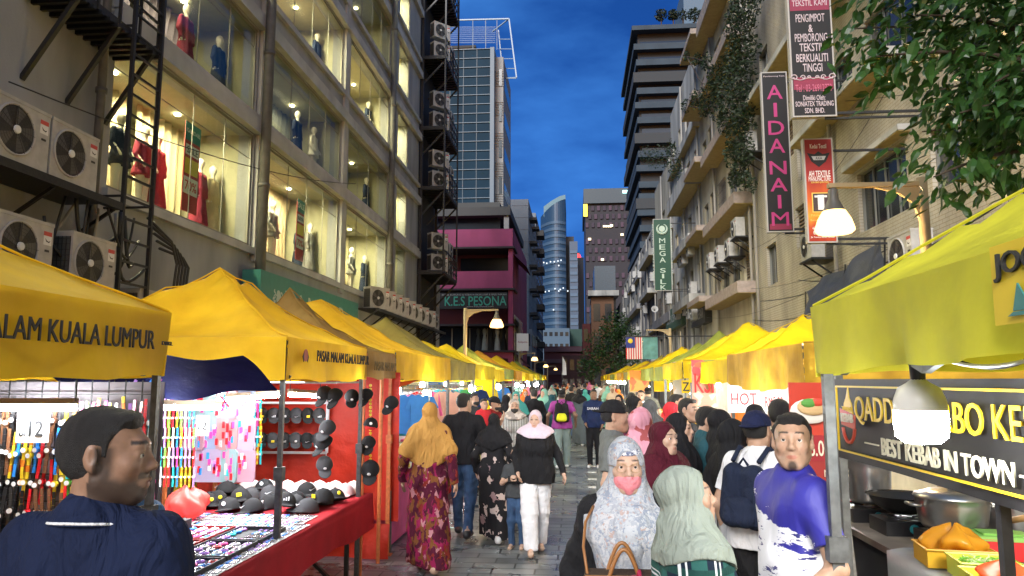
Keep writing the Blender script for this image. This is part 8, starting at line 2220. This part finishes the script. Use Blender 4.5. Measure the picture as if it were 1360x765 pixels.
person('stall keeper in jeans and a blue shirt behind the trays at the left',(P(184,650,Y=3.9).x-.0,3.75,0),20,1.45,SK_M,voxel=.012,hair=HAIRM,topm=BLUEC,sleeve='short',trousers=DENIM,shoes=SHOEB,seed=39)
far=[]
fd=[(dict(hair=HAIRM,topm=BLKC,sleeve='short',trousers=DENIM),'man in a black t-shirt and jeans'),(dict(fem=True,hijab=BLKC,hijab_len=.3,robe=BLKC),'woman in a black headscarf and robe'),(dict(fem=True,hijab=TQ,hijab_len=.35,topm=DGREY,trousers=BLKC,hem=.65),'woman in a turquoise headscarf'),(dict(hair=HAIRM,topm=WHT,sleeve='short',trousers=DGREY),'man in a white t-shirt'),(dict(fem=True,hijab=BEIG,hijab_len=.3,robe=BROWC),'woman in a beige headscarf and brown robe'),(dict(cap=(BLKC,False),topm=GREYT_,sleeve='short',trousers=BLKC),'man in a cap and grey t-shirt'),(dict(fem=True,hijab=OLC,hijab_len=.4,robe=OLC),'woman in a long mint headscarf'),(dict(hair=HAIRM,topm=NAVY,sleeve='long',trousers=BLKC),'man in a navy long sleeved shirt'),(dict(fem=True,hijab=ORC,hijab_len=.3,topm=BLKC,trousers=BLKC,hem=.65),'woman in an orange headscarf'),(dict(fem=True,hijab=PINKC,hijab_len=.3,topm=LGREY,trousers=BLKC,hem=.65),'woman in a pink headscarf'),(dict(hair=HAIRM,mask=BMASK,topm=cl('red_tee',(.4,.03,.03)),sleeve='short',trousers=DENIM),'man in a red t-shirt and black mask'),(dict(fem=True,hijab=CREAMC,hijab_len=.25,robe=DGREY),'woman in a cream headscarf and grey robe')]
fr_=random.Random(44)
spots=[]
tries=0
while len(spots)<62 and tries<4000:
 tries+=1
 Y=13.5+fr_.random()**1.25*48
 lim=1.45
 X=fr_.uniform(-lim-.15,lim+.35)+.011*Y*.3
 px=765+980*X/Y
 if Y<24 and 726<px<812:continue
 if Y<15.5 and px>690 and px<835:continue
 if any((X-a)**2+(Y-b)**2<.34 for a,b,*_ in spots):continue
 spots.append((X,Y))
protos={}
for i,(X,Y)in enumerate(sorted(spots,key=lambda t:t[1])):
 k=i%len(fd)if i<24 else fr_.randrange(len(fd));face=fr_.choice([0,180])+fr_.uniform(-35,35);away=abs((face+360)%360-180)<90
 lab=fd[k][1]+' in the far crowd down the lane';grp=fd[k][1]+', far crowd'
 if k not in protos:
  o=person(lab,(X,Y,0),face,1.56+.1*fr_.random()if fd[k][0].get('fem')else 1.62+.1*fr_.random(),[SK_M,SK_D,SK_L][k%3],voxel=.02,group=grp,shoes=SHOEB,seed=60+k,feet=((.09,-.15),(-.09,.18)),**fd[k][0]);protos[k]=o
 else:o=dup(protos[k],(X,Y,0),R(face),lab,grp,fr_.uniform(.94,1.04))
def bagmesh(prims,mt,voxel=.007,name='bag',**kw):
 S=SDF()
 for q in prims:(S.cap if q[0]=='c' else S.ell)(*q[1:])
 return S.mesh(voxel,name,mt if isinstance(mt,list)else[mt],**kw)
def backpack(label,who,cols,w_=.15,h_=.42,strap=None,vox=.009,zb=1.0,panel=None,low=False):
 T=T_info[who.name];s=T['s']
 B=thing('backpack',label,'backpack',who.location,who.rotation_euler[2])
 def f(S):
  S.cap((-w_*.6*s,.205*s,zb*s+.10),(-w_*.5*s,.195*s,zb*s+h_*s-.06),.085*s,.075*s,.04);S.cap((w_*.6*s,.205*s,zb*s+.10),(w_*.5*s,.195*s,zb*s+h_*s-.06),.085*s,.075*s,.04)
 S=SDF();f(S);attach(S.mesh(vox,'pack',[cols],disp=folds(5,.008,10,20)),'pack',B)
 S=SDF();S.cap((-w_*.35*s,.275*s,zb*s+.10),(w_*.35*s,.275*s,zb*s+.10),.062*s,k=.03);S.cap((-w_*.3*s,.27*s,zb*s+.16),(w_*.3*s,.27*s,zb*s+.16),.058*s,k=.03)
 attach(S.mesh(vox,'front_pocket',[panel or cols]),'front_pocket',B)
 st=strap or cols
 for x in(-1,1):
  m=MB();m.tube(([Vector((x*.12,-.15,1.27))*s,Vector((x*.15,-.15,1.18))*s,Vector((x*.18,-.06,1.09))*s,Vector((x*.17,.08,1.04))*s,Vector((x*.13,.18,1.02))*s])if low else[Vector((x*.085,.17,1.40))*s,Vector((x*.095,.06,1.475))*s,Vector((x*.105,-.06,1.44))*s,Vector((x*.115,-.125,1.32))*s,Vector((x*.15,-.10,1.16))*s,Vector((x*.165,.05,1.08))*s,Vector((x*.13,.16,1.05))*s],.016*s,st,6);m.build('strap',B,smooth=True)
 m=MB();m.tube([Vector((-.03,.2,zb+h_))*s,Vector((0,.2,zb+h_+.04))*s,Vector((.03,.2,zb+h_))*s],.008,st,6);m.build('grab_loop',B)
 return B
CRIM=mat('crimson_leather',(.32,.012,.05),.38,var=.25,vscale=5,bump=.3,bscale=14)
backpack('glossy crimson backpack on the woman in the sage headscarf',p4,CRIM,.13,.36,vox=.007,zb=.90,low=True)
backpack('dark navy backpack on the man in the white t-shirt',w5,cl('navy_pack',(.012,.018,.04)),.13,.40,vox=.008,zb=.98)
backpack('yellow and black backpack on the man in the purple t-shirt',p_y,BLKC,.15,.44,panel=cl('lime_pack',(.65,.65,.03)),vox=.012,zb=.98)
YB=mat('yellow_film',(.62,.62,.04),.3,trans=.4)
def carrier(label,who,side,mt,s_=1.):
 T=T_info[who.name];el,w_=T['A'][side];wl=Matrix.Rotation(who.rotation_euler[2],3,'Z')@(w_+(w_-el).normalized()*.08)+Vector(who.location)
 B=thing('carrier_bag',label,'bag',wl)
 def fn(u,v):a=u*2*math.pi;r_=(.035+.075*math.sin(math.pi*(.1+.8*v))+.03*v)*s_*(1+.15*math.sin(3*a+v*4));return(r_*math.cos(a),r_*.6*math.sin(a),-.06-.26*v*s_)
 m=MB();m.grid(fn,24,10,mt);m.build('bag_body',B,smooth=True);m=MB();m.tube([(-.03,0,-.07),(0,0,.0),(.03,0,-.07)],.006,mt,5);m.build('handle',B)
carrier('small yellow plastic bag held by the woman with pale sleeves',w6,-1,YB)
carrier('orange plastic bag held by the man with the yellow backpack',p_y,1,RB,1.1)
TAN=mat('tan_leather',(.28,.12,.035),.45);MONO=pattern('brown_monogram',[(.045,.028,.02),(.085,.055,.035),(.045,.028,.02)],60,pos=[0,.55,.75])
B=thing('handbag','dark brown patterned handbag with tan straps carried by the masked woman','bag',(X_(829,3.25)-.05,2.96,.90))
m=MB();m.prism([(-.15,0),(.15,0),(.13,.22),(-.13,.22)],-.06,.06,MONO);m.build('bag_body',B)
m=MB();m.bar((-.15,-.063,0),(-.13,-.063,.22),.010,TAN);m.bar((.15,-.063,0),(.13,-.063,.22),.010,TAN);m.bar((-.13,-.063,.22),(.13,-.063,.22),.008,TAN);m.build('trim',B)
for sy in(-.066,.05):
 m=MB();m.tube([(.08-.13*(k/14),sy,.19+.13*math.sin(math.pi*k/14))for k in range(15)],.008,TAN,8);m.build('handle',B,smooth=True)
m=MB();m.prism([(-.07,.07),(-.05,.12),(-.02,.115),(0,.14),(.03,.12),(.06,.13),(.07,.09),(.05,.06),(0,.05),(-.04,.05)],-.066,-.062,TAN);m.build('badge',B)
m=MB();m.tube([(-.12,-.03,.21),(-.135,.06,.30),(-.125,.14,.38),(-.09,.22,.43)],.006,TAN,6);m.build('shoulder_strap',B,smooth=True)
